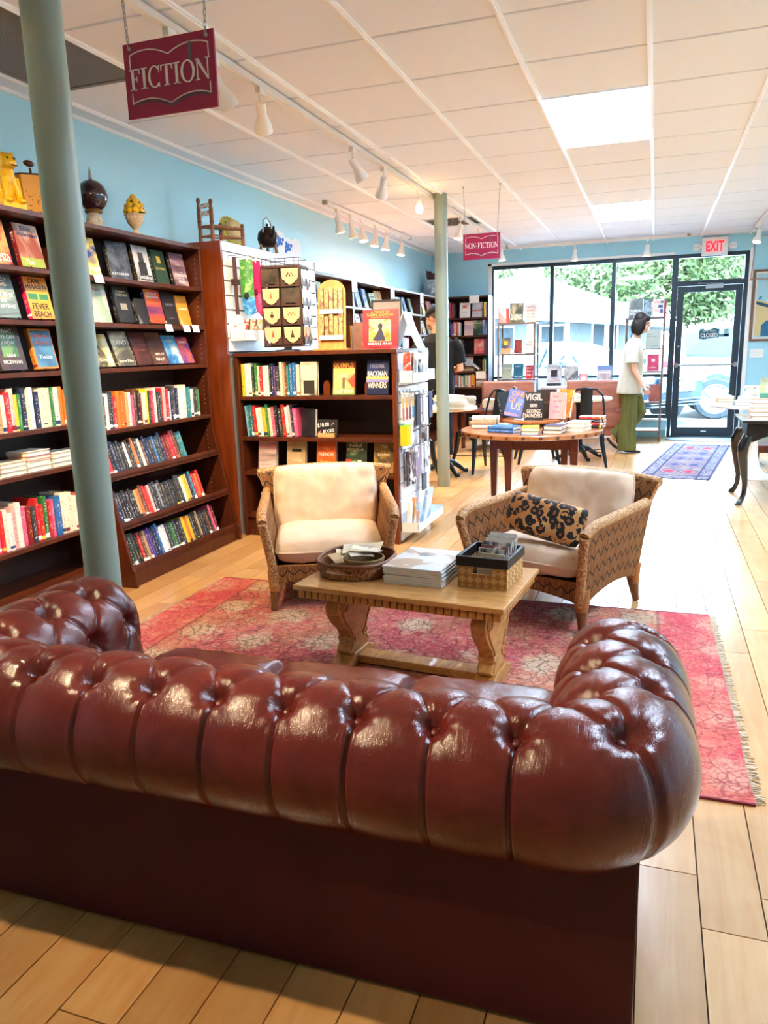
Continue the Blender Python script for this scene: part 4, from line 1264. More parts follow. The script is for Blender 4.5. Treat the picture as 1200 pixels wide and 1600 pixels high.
Mh = Matrix.Translation((0, 0, .13)) @ Matrix.Rotation(radians(70), 4, 'Y') @ Matrix.Rotation(.2, 4, 'X')
G().lathe([(.125, -.004), (.13, 0), (.085, .010), (.08, .05), (.06, .07), (0.001, .075)], 28, M=Mh).build('hat_body', wood('straw', '#c9a866', '#efe0b4', (30, 30, 30), .8, 8), t, smooth=50)
G().lathe([(.118, .004), (.112, .012), (.100, .012)], 28, M=Mh).build('floral_band', art('#2f4a2a', '#e8d84a', '#3a6a3a', 60, 2), t)
# dark teapot with bail handle
t = thing('kettle', 'dark metal kettle with tall bail handle on top of the slatwall display', 'kettle', (-2.93, 5.62, ZT))
m_brz = mat('dark_bronze', '#2d2220', .3, .7)
G().lathe([(.05, .05), (.07, .07), (.082, .11), (.075, .155), (.05, .185), (.03, .19)], 24).build('body', m_brz, t, smooth=60)
G().lathe([(.03, .19), (.028, .2), (.008, .205), (.012, .22), (.004, .228)], 16).build('lid', m_brz, t, smooth=60)
G().tube([(.06, -.04, .12), (.09, -.07, .15), (.10, -.085, .19)], [.018, .012, .009], 8).build('spout', m_brz, t, smooth=60)
G().tube([(0, .075, .15), (0, .06, .24), (0, 0, .275), (0, -.06, .24), (0, -.075, .15)], .006, 8).build('bail_handle', mat('kettle_steel', '#b8b4b0', .25, .9), t, smooth=60)
for a_ in range(3):
    G().tube([(.06 * cos(a_ * 2.1), .06 * sin(a_ * 2.1), .08), (.075 * cos(a_ * 2.1), .075 * sin(a_ * 2.1), 0)], [.010, .014], 8).build('foot', mat('kettle_base', '#8a6a4a', .4, .3), t, smooth=60)
# white card spinner holders behind the brown spinner: pale paddles with blue print
for (x, y, h, lab, blue) in ((-2.95, 5.85, .19, 'white paddle board with blue flower print beside the dark kettle', 1), (-2.96, 6.02, .15, 'pale blue printed paddle board beside the plain white one', 2), (-2.95, 6.16, .16, 'plain white paddle board at the far end of the slatwall top', 0)):
    t = thing('paddle_board', lab, 'board', (x, y, ZT), radians(60), 'white paddle boards')
    pts = [(-.055, 0), (.055, 0), (.055, h * .8)] + [(.055 * cos(a), h * .8 + .055 * sin(a)) for a in [PI * i / 8 for i in range(1, 8)]] + [(-.055, h * .8)]
    G().prism(pts, 'y', -.004, .004).build('board', mat('gloss_white', '#f4f6f8', .25), t, bevel=.001)
    G().box(-.06, .06, -.03, .03, 0, .012).build('stand', mat('gloss_white'), t)
    if blue:
        g = G()
        for i in range(9):
            a = i * 2.4; r_ = .008 + .004 * i
            g.ball((r_ * cos(a), -.005, h * .65 + r_ * sin(a)), (.012, .002, .016), 8, 5)
        g.build('blue_print', mat('print_blue', '#2a6fd0' if blue == 1 else '#6a9ae0', .4), t)
# ================================================================ low display bookcase facing the sofa
LX0, LX1, LY0, LY1, LH = -2.868, -1.635, 4.868, 5.62, 1.35
low = thing('low_bookcase', 'waist high dark walnut bookcase with slatwall side behind the left wicker armchair', 'bookcase', (LX0, LY0, 0))
w_ = LX1 - LX0; d_ = .34
G().box(0, .028, 0, LY1 - LY0, 0, LH - .026).build('side_panel', m_wood, low, bevel=.002)
G().box(w_ - .03, w_, 0, .035, 0, LH - .026).build('front_stile', m_woodr, low, bevel=.002)
G().box(w_ - .03, w_ - .016, .035, LY1 - LY0, 0, LH - .026).build('side_panel', m_wood, low)
G().box(-.0, w_ + .01, -.01, LY1 - LY0, LH - .026, LH).build('top_board', m_wood, low, bevel=.002)
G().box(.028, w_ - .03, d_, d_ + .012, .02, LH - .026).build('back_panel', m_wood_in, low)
ZL = [1.04, .745, .49, .165]
for z in ZL: G().box(.028, w_ - .03, .004, d_, z - .026, z).build('shelf', m_wood, low, bevel=.002)
G().box(.028, w_ - .03, .02, .035, 0, .139).build('plinth', m_wood, low)
zz = LH - .03; i = 0
while zz > .03:
    z0 = max(zz - .108, .012)
    G().prism([(w_ - .016, z0), (w_ + .004, z0 + .004), (w_ + .004, zz - .004), (w_ - .016, zz)], 'y', .037, LY1 - LY0).build('slat', m_slat, low)
    zz -= .112
gL = 'books in the low bookcase'
def fit(cols, x0, x1):
    """thicknesses filling x0..x1"""
    ts = [R.uniform(.6, 1.2) for _ in cols]; k = (x1 - x0 - .0008 * len(cols)) / sum(ts); return [a * k for a in ts]
c1 = C_('yellow white white dark-green green cream red white white black navy purple charcoal cream tan brown teal blue blue cream')
spine_row(c1, -2.835, 'x', LY0 + .03, 1.04, 'top shelf of low bookcase', gL, 'left', .205, .24, ts=fit(c1, -2.835, -2.37))
face_book('cream book standing at the right end of the top spine row, low bookcase', gL, .13, .235, .03, (-2.30, LY0 + .035, 1.041), 0, .06, '#b9b09c', art('#d8d0bc', '#c8bfa8', '#3a352c', 4, 31), [], patches=((-.3, .35, .05, .45, '#2e2a26'),))
face_book('book titled OLYMPUS with a tree on its red and green cover', gL, .165, .235, .03, (-2.045, LY0 + .06, 1.041), 0, .12, '#8c2f24', art('#e8d070', '#c8d080', '#d84a3a', 9, 32),
          [('OLYMPUS', 0, .87, .16, .88, '#e8b040'), ('STACEY SWANN', 0, .1, .12, .88, '#f6f2d8'), ('TEXAS', 0, .55, .08, .4, '#f0e8d0')], patches=((-.5, .5, .78, 1, '#7c2a24'), (-.5, .5, 0, .2, '#8aa05a'), (-.06, .06, .2, .5, '#6a5a4a')))
face_book('navy blue book with white brush lettering, right end of the low bookcase top shelf', gL, .165, .235, .035, (-1.795, LY0 + .06, 1.041), -.06, .12, '#161c38', art('#18204a', '#1c2450', '#22306a', 4, 33),
          [('FREDRIK', 0, .82, .13, .66, '#8c93b4'), ('BACKMAN', 0, .60, .16, .88, '#f0ecf6'), ('THE', 0, .46, .05, .2, '#f0d888'), ('WINNERS', 0, .27, .17, .86, '#f4f0e0')], patches=((-.5, .5, .44, .52, '#d8b86a'), (-.5, .5, .36, .44, '#8a86c8')))
c2 = C_('light-blue teal teal red white cream yellow green cream pink black charcoal red white pale-pink navy pink')
spine_row(c2, -2.812, 'x', LY0 + .03, .745, 'middle shelf of low bookcase', gL, 'left', .20, .235, ts=fit(c2, -2.812, -2.40), lean=-.07)
face_book('black book leaning at the right end of the middle spine row, low bookcase', gL, .13, .20, .03, (-2.33, LY0 + .05, .746), -.3, .1, '#17171a', art('#17171a', '#202026', '#2c2c34', 5, 34), [])
t = thing('chalkboard_sign', 'small chalkboard sign reading $10.00 Books! in a wooden foot', 'sign', (-2.18, LY0 + .05, .746), -.03)
G().box(-.065, .065, -.02, .02, 0, .03).build('wooden_foot', wood('pale_wood', '#c98f52', '#e0b078', (3, 20, 20), .5, 8), t, bevel=.002)
Mt = Matrix.Rotation(-.15, 4, 'X')
G().box(-.08, .08, -.004, .004, .012, .125, M=Mt).build('board', mat('chalk_black', '#15161a', .8), t)
text('$10.00', mat('chalk_white', '#e9eef4', .8), t, (-.018, -.0175, .088), .028, .09, rot=(PI / 2 - .15, -.12, 0), bold=.006)
text('BOOKS!', mat('chalk_white'), t, (.020, -.011, .047), .024, .085, rot=(PI / 2 - .15, -.12, 0), bold=.004)
for (x, z, a) in ((.055, .096, .8), (-.05, .04, 3.9)):
    g = G(); dx, dz = cos(a) * .014, sin(a) * .014
    yy = -.0058 - .15 * z
    band([(x - dx, z - dz), (x + dx, z + dz)], .003, yy, g); band([(x + dx, z + dz), (x + dx - cos(a + .6) * .012, z + dz - sin(a + .6) * .012)], .003, yy, g); band([(x + dx, z + dz), (x + dx - cos(a - .6) * .012, z + dz - sin(a - .6) * .012)], .003, yy, g)
    g.build('arrow', mat('chalk_pink', '#e88aa8', .8), t)
row3 = [(-2.68, '#8a7468', art('#d88a94', '#e8c4bc', '#8a7a74', 3, 35, (.4, 1, 2.5)), [('IN', -.2, .86, .06, .3, '#f0e0d8'), ('SALTWATER', 0, .12, .08, .8, '#f4e8e0')], 'pink and grey cloudy novel, first face-out on the lower shelf of low bookcase'),
        (-2.445, '#9a7a54', art('#b89a72', '#c8ac84', '#a88a60', 3, 36), [('STORIES', .1, .35, .06, .5, '#f0e4cc')], 'tan novel with a dark bird, second face-out on the lower shelf of low bookcase'),
        (-2.205, '#c84a1c', art('#e0581e', '#ea6a26', '#d04a18', 3, 37), [('TANA', 0, .74, .07, .4, '#f8c878'), ('FRENCH', 0, .56, .12, .75, '#fff0d8'), ('The Hunter', 0, .32, .07, .6, '#f8dcb0')], 'bright orange novel, third face-out on the lower shelf of low bookcase'),
        (-1.975, '#23301f', art('#2c3a28', '#4a5a3a', '#b8c89a', 7, 38), [('THE', 0, .93, .04, .2, '#e8e0b0'), ('PARIS', 0, .85, .08, .6, '#e8e0b0'), ('BOOKSELLER', 0, .73, .08, .85, '#e8e0b0')], 'dark green shop front novel, fourth face-out on the lower shelf of low bookcase'),
        (-1.765, '#3a3020', art('#5a4a34', '#a8843c', '#c8502c', 8, 39), [('The', 0, .85, .10, .35, '#f0e6c8'), ('Secret', 0, .6, .1, .6, '#f0e6c8')], 'brown garden novel with orange flowers, fifth face-out on lower shelf of low bookcase')]
for x, c, a, tx, lab in row3:
    face_book(lab, gL, .155, .225, .032, (x, LY0 + .055, .491), -.05, .13, c, a, tx, patches=((-.2, .3, .62, .72, '#2e241c'),) if x == -2.445 else ((-.5, -.2, .18, .42, '#b8402c'), (.1, .3, .1, .4, '#e8e0d0')) if x == -1.975 else ())
c4 = C_('white dark-red charcoal white brown red')
spine_row(c4, -2.74, 'x', LY0 + .04, .165, 'bottom shelf of low bookcase', gL, 'left', .15, .18, .018, .03)
# wooden book support blocks
for i, x in enumerate((-2.215, -1.90)):
    o = G().prism([(0, 0), (.05, 0), (.05, .07), (.035, .10), (.015, .10), (0, .07)], 'y', 0, .02).build('bookend', m_woodr); o.location = (x, LY0 + .1, 1.041)
    tag(o, 'small brown wooden book block %s the OLYMPUS book' % ('left of' if i == 0 else 'right of'), 'bookend', 'wooden book blocks')

# ---- on top of the low bookcase
# brown tag spinner
ZP = LH + .001
t = thing('card_spinner', 'dark brown spinner rack filled with cream gift tags on the low bookcase', 'rack', (-2.56, 5.14, ZP), radians(8))
m_sp = mat('spinner_brown', '#4a2f27', .45); m_tag = mat('tag_cream', '#dcb890', .7); m_env = mat('envelope_white', '#d4dade', .6)
hw, hd, z0, z1 = .148, .10, .035, .60
G().lathe([(.10, 0), (.10, .012), (.03, .018), (.03, .035)], 24).build('turntable', mat('spin_metal', '#7a7c80', .3, .8), t, smooth=40)
g = G().box(-hw, hw, -hd, hd, z0, z0 + .012).box(-hw, hw, -hd, hd, z1 - .014, z1)
for sx_ in (-1, 1):
    for sy_ in (-1, 1): g.box(*sorted((sx_ * hw, sx_ * (hw - .012))), *sorted((sy_ * hd, sy_ * (hd - .012))), z0 + .012, z1 - .014)
g.build('frame', m_sp, t)
G().box(-hw + .03, hw - .03, -hd + .05, hd - .05, z0 + .012, z1 - .014).build('core', mat('spin_core', '#2b1b17', .6), t)
rowh = (z1 - z0 - .026) / 4
tagpoly = lambda w, h: [(-w / 2, h), (w / 2, h), (w / 2 * .93, h * .36), (w / 2 * .62, h * .30), (w / 2 * .60, h * .20), (w * .13, h * .10), (0, 0), (-w * .13, h * .10), (-w / 2 * .60, h * .20), (-w / 2 * .62, h * .30), (-w / 2 * .93, h * .36)]
m_ti = [mat('tag_red', '#b8452c', .7), mat('tag_dark', '#4a3028', .7), mat('tag_orange', '#c87038', .7)]
for r_ in range(4):
    zb = z0 + .012 + r_ * rowh
    for f, (nx, ny) in enumerate(((0, -1), (1, 0))):
        ww = (2 * hw if f == 0 else 2 * hd) / 2
        for cidx in range(2):
            u0 = (-1 + cidx) * ww + .005; u1 = u0 + ww - .010
            # pocket with stepped front
            prof = [(u0, 0), (u1, 0), (u1, .055), (u1 - .012, .055), (u1 - .018, .035), (u1 - .03, .03), (u1 - .034, .012), (u0 + .034, .012), (u0 + .03, .03), (u0 + .018, .035), (u0 + .012, .055), (u0, .055)]
            Mf = Matrix.Translation((0, 0, zb + .004)) @ (Matrix.Translation((0, -hd, 0)) if f == 0 else (Matrix.Translation((hw, 0, 0)) @ Matrix.Rotation(PI / 2, 4, 'Z')))
            g = G().prism(prof, 'y', -.014, -.011, M=Mf)
            p = g.build('pocket', m_sp, t)
            if f == 0 and (r_, cidx) in ((3, 0), (2, 1)): 
                G().box(u0 + .004, u1 - .004, -.010, -.007, .02, rowh - .012, M=Mf).build('empty_sleeve', art('#2f2620', '#4a4038', '#5a4a3a', 8, r_), t); continue
            um = (u0 + u1) / 2; wt = ww - .022
            if f == 0 or r_ == 0:
                Mg = Mf @ Matrix.Translation((um, 0, .006))
                G().prism(tagpoly(wt, rowh - .018), 'y', -.0105, -.006, M=Mg).build('gift_tag', m_tag, t)
                ic = G()
                kind = (r_ * 2 + cidx + f) % 4
                zc_ = (rowh) * .52
                if kind == 0: ic.prism([(-.010, zc_ - .022), (.010, zc_ - .022), (.0015, zc_ + .022), (-.0015, zc_ + .022)], 'y', -.0118, -.0102, M=Mg)
                elif kind == 1: ic.prism([(-.016, zc_ - .028), (.016, zc_ - .028), (.006, zc_ + .004), (.004, zc_ + .022), (-.004, zc_ + .022), (-.006, zc_ + .004)], 'y', -.0118, -.0102, M=Mg)
                elif kind == 2:
                    ic.ball((0, -.011, zc_ - .008), (.014, .0012, .014), 10, 6, M=Mg); ic.prism([(-.004, zc_), (.004, zc_), (.006, zc_ + .02), (0, zc_ + .024), (-.002, zc_ + .02)], 'y', -.0118, -.0102, M=Mg)
                else:
                    for q in range(5): ic.ball((-.024 + .012 * q, -.011, zc_ + (.010 if q % 2 else -.004)), (.006, .0012, .008), 8, 5, M=Mg)
                ic.build('tag_print', m_ti[(r_ + cidx) % 3], t)
            else:
                for q in (-1, 1):
                    G().box(um + q * wt * .26 - wt * .23, um + q * wt * .26 + wt * .23, -.0105, -.005, .01, rowh - .02, M=Mf).build('envelope', m_env, t)
# wire gallery on top
g = G()
for zz_ in (.004, .05):
    g.tube([(-hw + .01, -hd + .01, z1 + zz_), (hw - .01, -hd + .01, z1 + zz_), (hw - .01, hd - .01, z1 + zz_), (-hw + .01, hd - .01, z1 + zz_)], .002, 5, closed=True)
for i in range(9):
    x = -hw + .01 + (2 * hw - .02) * i / 8
    g.tube([(x, -hd + .01, z1), (x, -hd + .01, z1 + .05)], .0018, 5)
g.build('wire_gallery', m_wire, t)

# pine bookmark stand
t = thing('bookmark_stand', 'arched pine board stand with two rows of bookmarks on the low bookcase', 'stand', (-2.16, 5.03, ZP), radians(10))
m_pine = wood('pine', '#b87026', '#d6923e', (6, 6, 1.2), .5, 9)
Ml = Matrix.Rotation(-.12, 4, 'X')
pts = [(-.10, .012), (.10, .012), (.10, .38)] + [(.10 * cos(a), .40 + .09 * sin(a)) for a in [PI * i / 12 for i in range(0, 13)]] + [(-.10, .38)]
G().prism(pts, 'y', -.008, .008, M=Ml).build('board', m_pine, t, bevel=.002)
G().box(-.125, .125, -.06, .075, 0, .014).build('foot_board', m_pine, t, bevel=.003)
for z0_, hh in ((.26, .17), (.08, .17)):
    G().box(-.085, .085, -.035, -.031, z0_ - .01, z0_ + .02, M=Ml).build('pocket_lip', mat('clear_acrylic'), t)
    for i in range(5):
        x = -.068 + .034 * i
        o = G().box(x - .014, x + .014, -.028, -.012, z0_, z0_ + hh - (.02 if i % 2 else 0), M=Ml).build('bookmark', art(('#a86a2c', '#6a4a2e', '#b08c54', '#986024', '#a87c44')[i], '#b8935a', '#5a3418', 30, i), t)
G().lathe([(.005, 0), (.005, .01)], 10, M=Ml @ Matrix.Translation((.07, -.008, .27)) @ Matrix.Rotation(PI / 2, 4, 'X')).build('screw', m_dark, t)
# cardboard box behind it
o = G().box(-.13, .13, -.07, .07, 0, .004).box(-.13, -.126, -.07, .07, .004, .17).box(.126, .13, -.07, .07, .004, .17).box(-.126, .126, -.07, -.066, .004, .17).box(-.126, .126, .066, .07, .004, .17).build('cardboard_box', mat('kraft', '#a87a48', .8))
o.location = (-2.19, 5.22, ZP); tag(o, 'open brown cardboard box behind the pine bookmark stand', 'box')
# dark brown wooden holder with paper bags
t = thing('bag_holder', 'dark brown folded paper bags standing between bookmark stand and red book', 'bags', (-1.955, 5.10, ZP), .1)
for i in range(5):
    G().box(-.07, .07, .012 * i, .012 * i + .008, 0, .19 - .006 * i, M=Matrix.Rotation(-.12, 4, 'X')).build('paper_bag', art('#5a2f20', '#6e3c28', '#4a2619', 6, i), t)
# framed grey board at the back
t = thing('framed_sign', 'grey framed card standing behind the red coloring book', 'sign', (-1.845, 5.32, ZP), .03)
G().box(-.105, .105, 0, .008, .01, .335).build('card', mat('grey_card', '#a49a98', .7), t)
g = G().box(-.115, -.103, -.006, .014, 0, .347).box(.103, .115, -.006, .014, 0, .347).box(-.103, .103, -.006, .014, .335, .347).box(-.103, .103, -.006, .014, 0, .012)
g.build('frame', mat('frame_black', '#2a2d34', .4), t)
# red colouring book on a red easel
face_book('large red illustrated book showing a woman in a dark blue gown', 'books on top of the low bookcase', .255, .252, .018, (-1.785, 4.985, ZP + .012), .03, .10, '#b01428', art('#bd1530', '#b5122a', '#c41f38', 4, 41),
          [('A COURT OF', .0, .93, .07, .52, '#f0a83c'), ('THORNS AND ROSES', 0, .855, .07, .76, '#f0a83c'), ('COLORING BOOK', 0, .79, .035, .5, '#f0a83c'), ('SARAH J. MAAS', 0, .08, .06, .66, '#ffffff')],
          patches=((-.31, .31, .15, .74, art('#e8c070', '#f0dca8', '#b87a3a', 18, 42)), (-.29, .29, .17, .40, art('#e0a838', '#f0d070', '#c8782c', 16, 43))))
bk = bpy.context.scene.objects
root = [o for o in COL.objects if o.get('label', '').startswith('large red illustrated')][0]
g = G().prism([(-.055, .045), (-.02, .04), (.042, .043), (.026, .085), (.014, .118), (.020, .148), (.010, .158), (-.004, .158), (-.016, .146), (-.008, .118), (-.024, .085)], 'y', -.0032, -.0008)
g.build('gown_figure', mat('gown_navy', '#26284e', .6), root)
G().ball((.003, -.002, .165), (.007, .0012, .010), 10, 6).build('figure_head', mat('fig_skin', '#d8a080', .6), root)
G().box(-.14, .14, -.03, .05, 0, .006).build('display_ledge', mat('red_acrylic', '#e8404c', .3), root, rot=(.10, 0, 0), loc=(0, 0, -.012))
# open pamphlet book bent over, white covers
t = thing('pamphlet', 'tall white pamphlet propped open like a tent on the low bookcase corner', 'booklet', (-1.665, 5.22, ZP))
def bend(a, b):
    x = -.09 + .18 * b
    return (Vector((.10 * a * a + .01, x, .25 * (1 - a ** 1.5))), Vector((1, 0, .4)).normalized())
G().shell(bend, 10, 4, .006).build('front_leaf', art('#e3ecf2', '#d0dee8', '#b8cbd8', 10, 44), t, smooth=60)
def bend2(a, b):
    x = -.09 + .18 * b
    return (Vector((-.09 * a ** 1.4 - .0, x, .25 * (1 - a ** 1.3))), Vector((-1, 0, .4)).normalized())
G().shell(bend2, 10, 4, .006).build('rear_leaf', mat('leaf_white', '#eef2f4', .5), t, smooth=60)
# ---- things on the white slatwall side (plane x = LX1 + .004)
XE = LX1 + .005
def rack(label, y0, y1, z, dep, lip, cat='tray', back=.12):
    t = thing('acrylic_tray', label, cat, (XE, (y0 + y1) / 2, z), 0, 'clear trays on the slatwall side')
    h = (y1 - y0) / 2
    G().box(0, dep, -h, h, -.004, 0).box(dep - .003, dep, -h, h, 0, lip).box(0, .003, -h, h, -.004, back).box(0, dep, -h, -h + .003, 0, lip * 1.3).box(0, dep, h - .003, h, 0, lip * 1.3).build('tray_body', mat('clear_acrylic'), t)
    return t
rack('upper clear tray of notebooks on the slatwall side', 4.91, 5.46, 1.13, .10, .055)
rack('lower clear tray of books near the floor on the slatwall side', 4.90, 5.56, .09, .125, .05)
for i, (y, w, h, c, lab) in enumerate(((4.95, .05, .19, '#b8402c', 'brown packet with red top'), (5.02, .05, .19, '#7a5a44', 'brown pencil packet'), (5.10, .06, .20, '#eef0f0', 'white folded notebook'), (5.19, .05, .14, '#3a3e44', 'dark notebook'), (5.27, .05, .15, '#cfd6da', 'silver notebook'), (5.36, .06, .20, '#dfe6e8', 'pale grey notebook'))):
    o = G().box(0, .05, -.012, .012, 0, h).build('notebook', art(c, c, '#e8e4dc', 12, i)); o.location = (XE + .022, y, 1.1335); o.rotation_euler = (0, .03, 0)
    tag(o, lab + ' in the upper clear tray on the slatwall side', 'notebook', 'notebooks in the upper tray')
for i, (c1_, c2_, lab) in enumerate((('#c8432c', '#e0a040', 'red and gold'), ('#8a3024', '#d8923c', 'dark red and gold'), ('#6a2a22', '#c8843a', 'maroon and gold'), ('#2f7ab0', '#d8a850', 'blue and gold'))):
    t = thing('bookmark_packet', lab + ' bookmark packet hanging on the slatwall side', 'bookmark', (XE, 4.925 + .075 * i, 1.05), 0, 'bookmark packets')
    hook(0, 0, .07).build('hook', m_hook, t)
    G().box(.02, .024, -.024, .024, -.20, .0, M=Matrix.Rotation(.0, 4, 'Z')).build('sleeve', mat('sleeve_cream', '#e6d9c0', .4), t)
    G().box(.024, .0265, -.017, .017, -.185, -.10).build('lower_print', mat('ink_' + c1_, c1_, .5), t)
    G().box(.024, .0265, -.017, .017, -.10, -.03).build('upper_print', mat('ink_' + c2_, c2_, .5), t)
for i, (y, z, w, h, c, lab) in enumerate(((5.27, 1.02, .09, .22, '#2b2d33', 'black magnet card'), (5.38, 1.02, .08, .20, '#cfd8e4', 'pale blue card'), (5.49, 1.03, .09, .19, '#27365f', 'navy and red card'), (5.28, .80, .10, .12, '#3a3a3e', 'charcoal bag tag'), (5.42, .79, .12, .10, '#e8e2d4', 'cream tag with black script'),
                                         (5.20, .66, .15, .22, '#8f7f92', 'mauve folded bag'), (5.38, .66, .14, .24, '#d7dde4', 'silver patterned bag'), (4.93, .67, .07, .22, '#4a2a28', 'dark maroon bag'), (5.00, .64, .06, .24, '#2f2a2e', 'black pen packet'), (5.09, .62, .06, .22, '#3a343a', 'charcoal pen packet'), (5.30, .44, .10, .12, '#454a54', 'slate notebook packet'))):
    t = thing('hanging_packet', lab + ' hanging on the slatwall side of the low bookcase', 'packet', (XE, y, z), 0, 'packets on the slatwall side')
    hook(0, 0, .075).build('hook', m_hook, t)
    G().box(.018 + .0145 * (i % 4), .030 + .0145 * (i % 4), -w / 2, w / 2, -h, .004).build('packet', art(c, c, '#e9e4de' if i % 2 else '#55555c', 14, i), t, bevel=.002)
for i in range(3):
    t = thing('notepad', 'yellow notepad with lime green edge on the slatwall side, %s' % ('nearest', 'middle one', 'farthest')[i], 'notepad', (XE, 4.905 + .045 * i, .82), 0, 'yellow notepads')
    hook(0, 0, .05).build('hook', m_hook, t)
    G().box(.01, .06, -.016, .016, -.125, .006).build('pad', mat('pad_yellow', '#e8c81e', .5) if i < 2 else mat('pad_white', '#e6e4da', .5), t)
    G().box(.009, .061, -.017, .017, .006, .012).build('green_edge', mat('pad_green', '#8fd028', .5), t)
for i, (y, h, wd, c, lab, le) in enumerate(((4.94, .2, .05, '#e9dfc8', 'cream backed sketchbook', .15), (5.01, .22, .04, '#c88a4a', 'tan edged sketchbook', .15), (5.10, .10, .03, '#c89a84', 'small pink notebook', .1), (5.27, .24, .16, '#9ab4cc', 'pale blue picture pad', .35), (5.43, .07, .05, '#a8683a', 'small brown box', 0))):
    o = G().box(0, .022, -wd / 2, wd / 2, 0, h).build('sketchbook', art(c, c, '#e8eef2', 6, i + 3)); o.location = (XE + .032 + .006 * i * (i < 4), y, .099); o.rotation_euler = (0, le * .5, 0)
    tag(o, lab + ' in the lower clear tray near the floor', 'book', 'books in the lower tray')
# ================================================================ rugs
m_rug = mat('red_rug', '#a8403e', .95, spec=.1); n = N(m_rug)
v = n.coord('Object')
w1 = n.n('ShaderNodeTexNoise'); w1.inputs['Scale'].default_value = 6; w1.inputs['Detail'].default_value = 3; n.l(v, w1.inputs['Vector'])
va = n.n('ShaderNodeVectorMath', operation='MULTIPLY_ADD'); n.l(w1.outputs['Color'], va.inputs[0]); va.inputs[1].default_value = (.10, .10, 0); n.l(v, va.inputs[2])
wv = va.outputs[0]
vor = n.n('ShaderNodeTexVoronoi'); vor.inputs['Scale'].default_value = 2.9; vor.inputs['Randomness'].default_value = .3; n.l(wv, vor.inputs['Vector'])
ed = n.n('ShaderNodeTexVoronoi', feature='DISTANCE_TO_EDGE'); ed.inputs['Scale'].default_value = 9; n.l(wv, ed.inputs['Vector'])
ed2 = n.n('ShaderNodeTexVoronoi', feature='DISTANCE_TO_EDGE'); ed2.inputs['Scale'].default_value = 26; n.l(wv, ed2.inputs['Vector'])
field = n.ramp(n.noise(v, 2.2, 5, .7), [(.3, '#9c3c40'), (.45, '#b85456'), (.58, '#c0755c'), (.75, '#cf9c84')])
petal = n.math('ADD', vor.outputs[0], n.math('MULTIPLY', n.noise(v, 24, 4, .7), .55))
motif = n.ramp(petal, [(.0, '#ffffff'), (.50, '#ffffff'), (.62, '#000000')])
mcol = n.mix(n.math('GREATER_THAN', ed2.outputs[0], .05), '#a38468', '#c9b496')
v2 = n.n('ShaderNodeTexVoronoi'); v2.inputs['Scale'].default_value = 8.5; v2.inputs['Randomness'].default_value = .7; n.l(wv, v2.inputs['Vector'])
m2_ = n.math('LESS_THAN', n.math('ADD', v2.outputs[0], n.math('MULTIPLY', n.noise(v, 40, 3), .4)), .45)
c = n.mix(n.math('MULTIPLY', m2_, .45), field, '#c9a184')
c = n.mix(n.math('MULTIPLY', motif, .78), c, mcol)
vine = n.math('LESS_THAN', ed.outputs[0], .030)
fine = n.math('MULTIPLY', n.math('LESS_THAN', ed2.outputs[0], .055), n.math('GREATER_THAN', n.noise(v, 5, 3), .48))
c = n.mix(n.math('MULTIPLY', vine, .5), c, '#4a2c2c')
c = n.mix(n.math('MULTIPLY', fine, .4), c, '#4a3434')
# faded, abraded patches showing the pale warp in thin cross stripes
ab = n.noise(n.coord('Object', (5, 60, 1)), 2.5, 4, .65)
wear = n.ramp(n.noise(v, 1.6, 4, .6), [(.42, '#000000'), (.62, '#ffffff')])
c = n.mix(n.math('MULTIPLY', n.math('MULTIPLY', n.math('GREATER_THAN', ab, .56), wear), .6), c, '#d3ae98')
sp1 = n.noise(v, 75, 4, .7)
c = n.mix(n.math('MULTIPLY', n.math('GREATER_THAN', sp1, .57), .38), c, '#ccb096')
c = n.mix(n.math('MULTIPLY', n.math('LESS_THAN', sp1, .42), .42), c, '#5d2a2c')
# border band
s_ = n.sep(v)
bx = n.math('MAXIMUM', n.math('DIVIDE', n.math('ABSOLUTE', s_[0]), 1.37), n.math('SUBTRACT', n.math('ABSOLUTE', s_[1]), -.0))
bord = n.math('GREATER_THAN', n.math('ABSOLUTE', s_[0]), 1.13)
c = n.mix(n.math('MULTIPLY', bord, .35), c, '#d84a5a')
bl = n.math('LESS_THAN', n.math('ABSOLUTE', n.math('SUBTRACT', n.math('ABSOLUTE', s_[0]), 1.13)), .008)
c = n.mix(n.math('MULTIPLY', bl, .4), c, '#5a3038')
n.base(c); n.bump(n.noise(n.coord('Object', (300, 500, 1)), 1.0, 2), .4, .003)
RX0, RX1, RY0, RY1 = -2.42, .325, 2.20, 3.86
t = thing('area_rug', 'worn red floral area rug with fringe under the coffee table', 'rug', ((RX0 + RX1) / 2, (RY0 + RY1) / 2, .0005), radians(.9))
hx, hy = (RX1 - RX0) / 2, (RY1 - RY0) / 2
g = G()
def P(a, b):
    x = -hx + 2 * hx * a; y = -hy + 2 * hy * b
    return (x + .006 * mnoise.noise(Vector((y * 4, 3, 0))) * (1 if a > .9 else .3), y, .007 + .0015 * mnoise.noise(Vector((x * 3, y * 3, 1))))
g.grid(P, 60, 40); g.uv = None
g.box(-hx, hx, -hy, hy, 0, .005)
g.build('pile', m_rug, t, smooth=30)
G().box(-hx, hx, -hy - .006, -hy, 0, .008).build('binding', mat('rug_binding', '#7d2a38', .9), t); G().box(-hx, hx, hy, hy + .006, 0, .008).build('binding', mat('rug_binding'), t)
fr_ = G()
for s in (-1, 1):
    for i in range(330):
        y = -hy + 2 * hy * (i + .5) / 330 + R.uniform(-.002, .002); L = R.uniform(.012, .034)
        x0 = s * hx
        fr_.prism([(x0, y - .0012), (x0 + s * L, y - .0006 + R.uniform(-.006, .006)), (x0 + s * L, y + .0006), (x0, y + .0012)][::s], 'z', .001, .003)
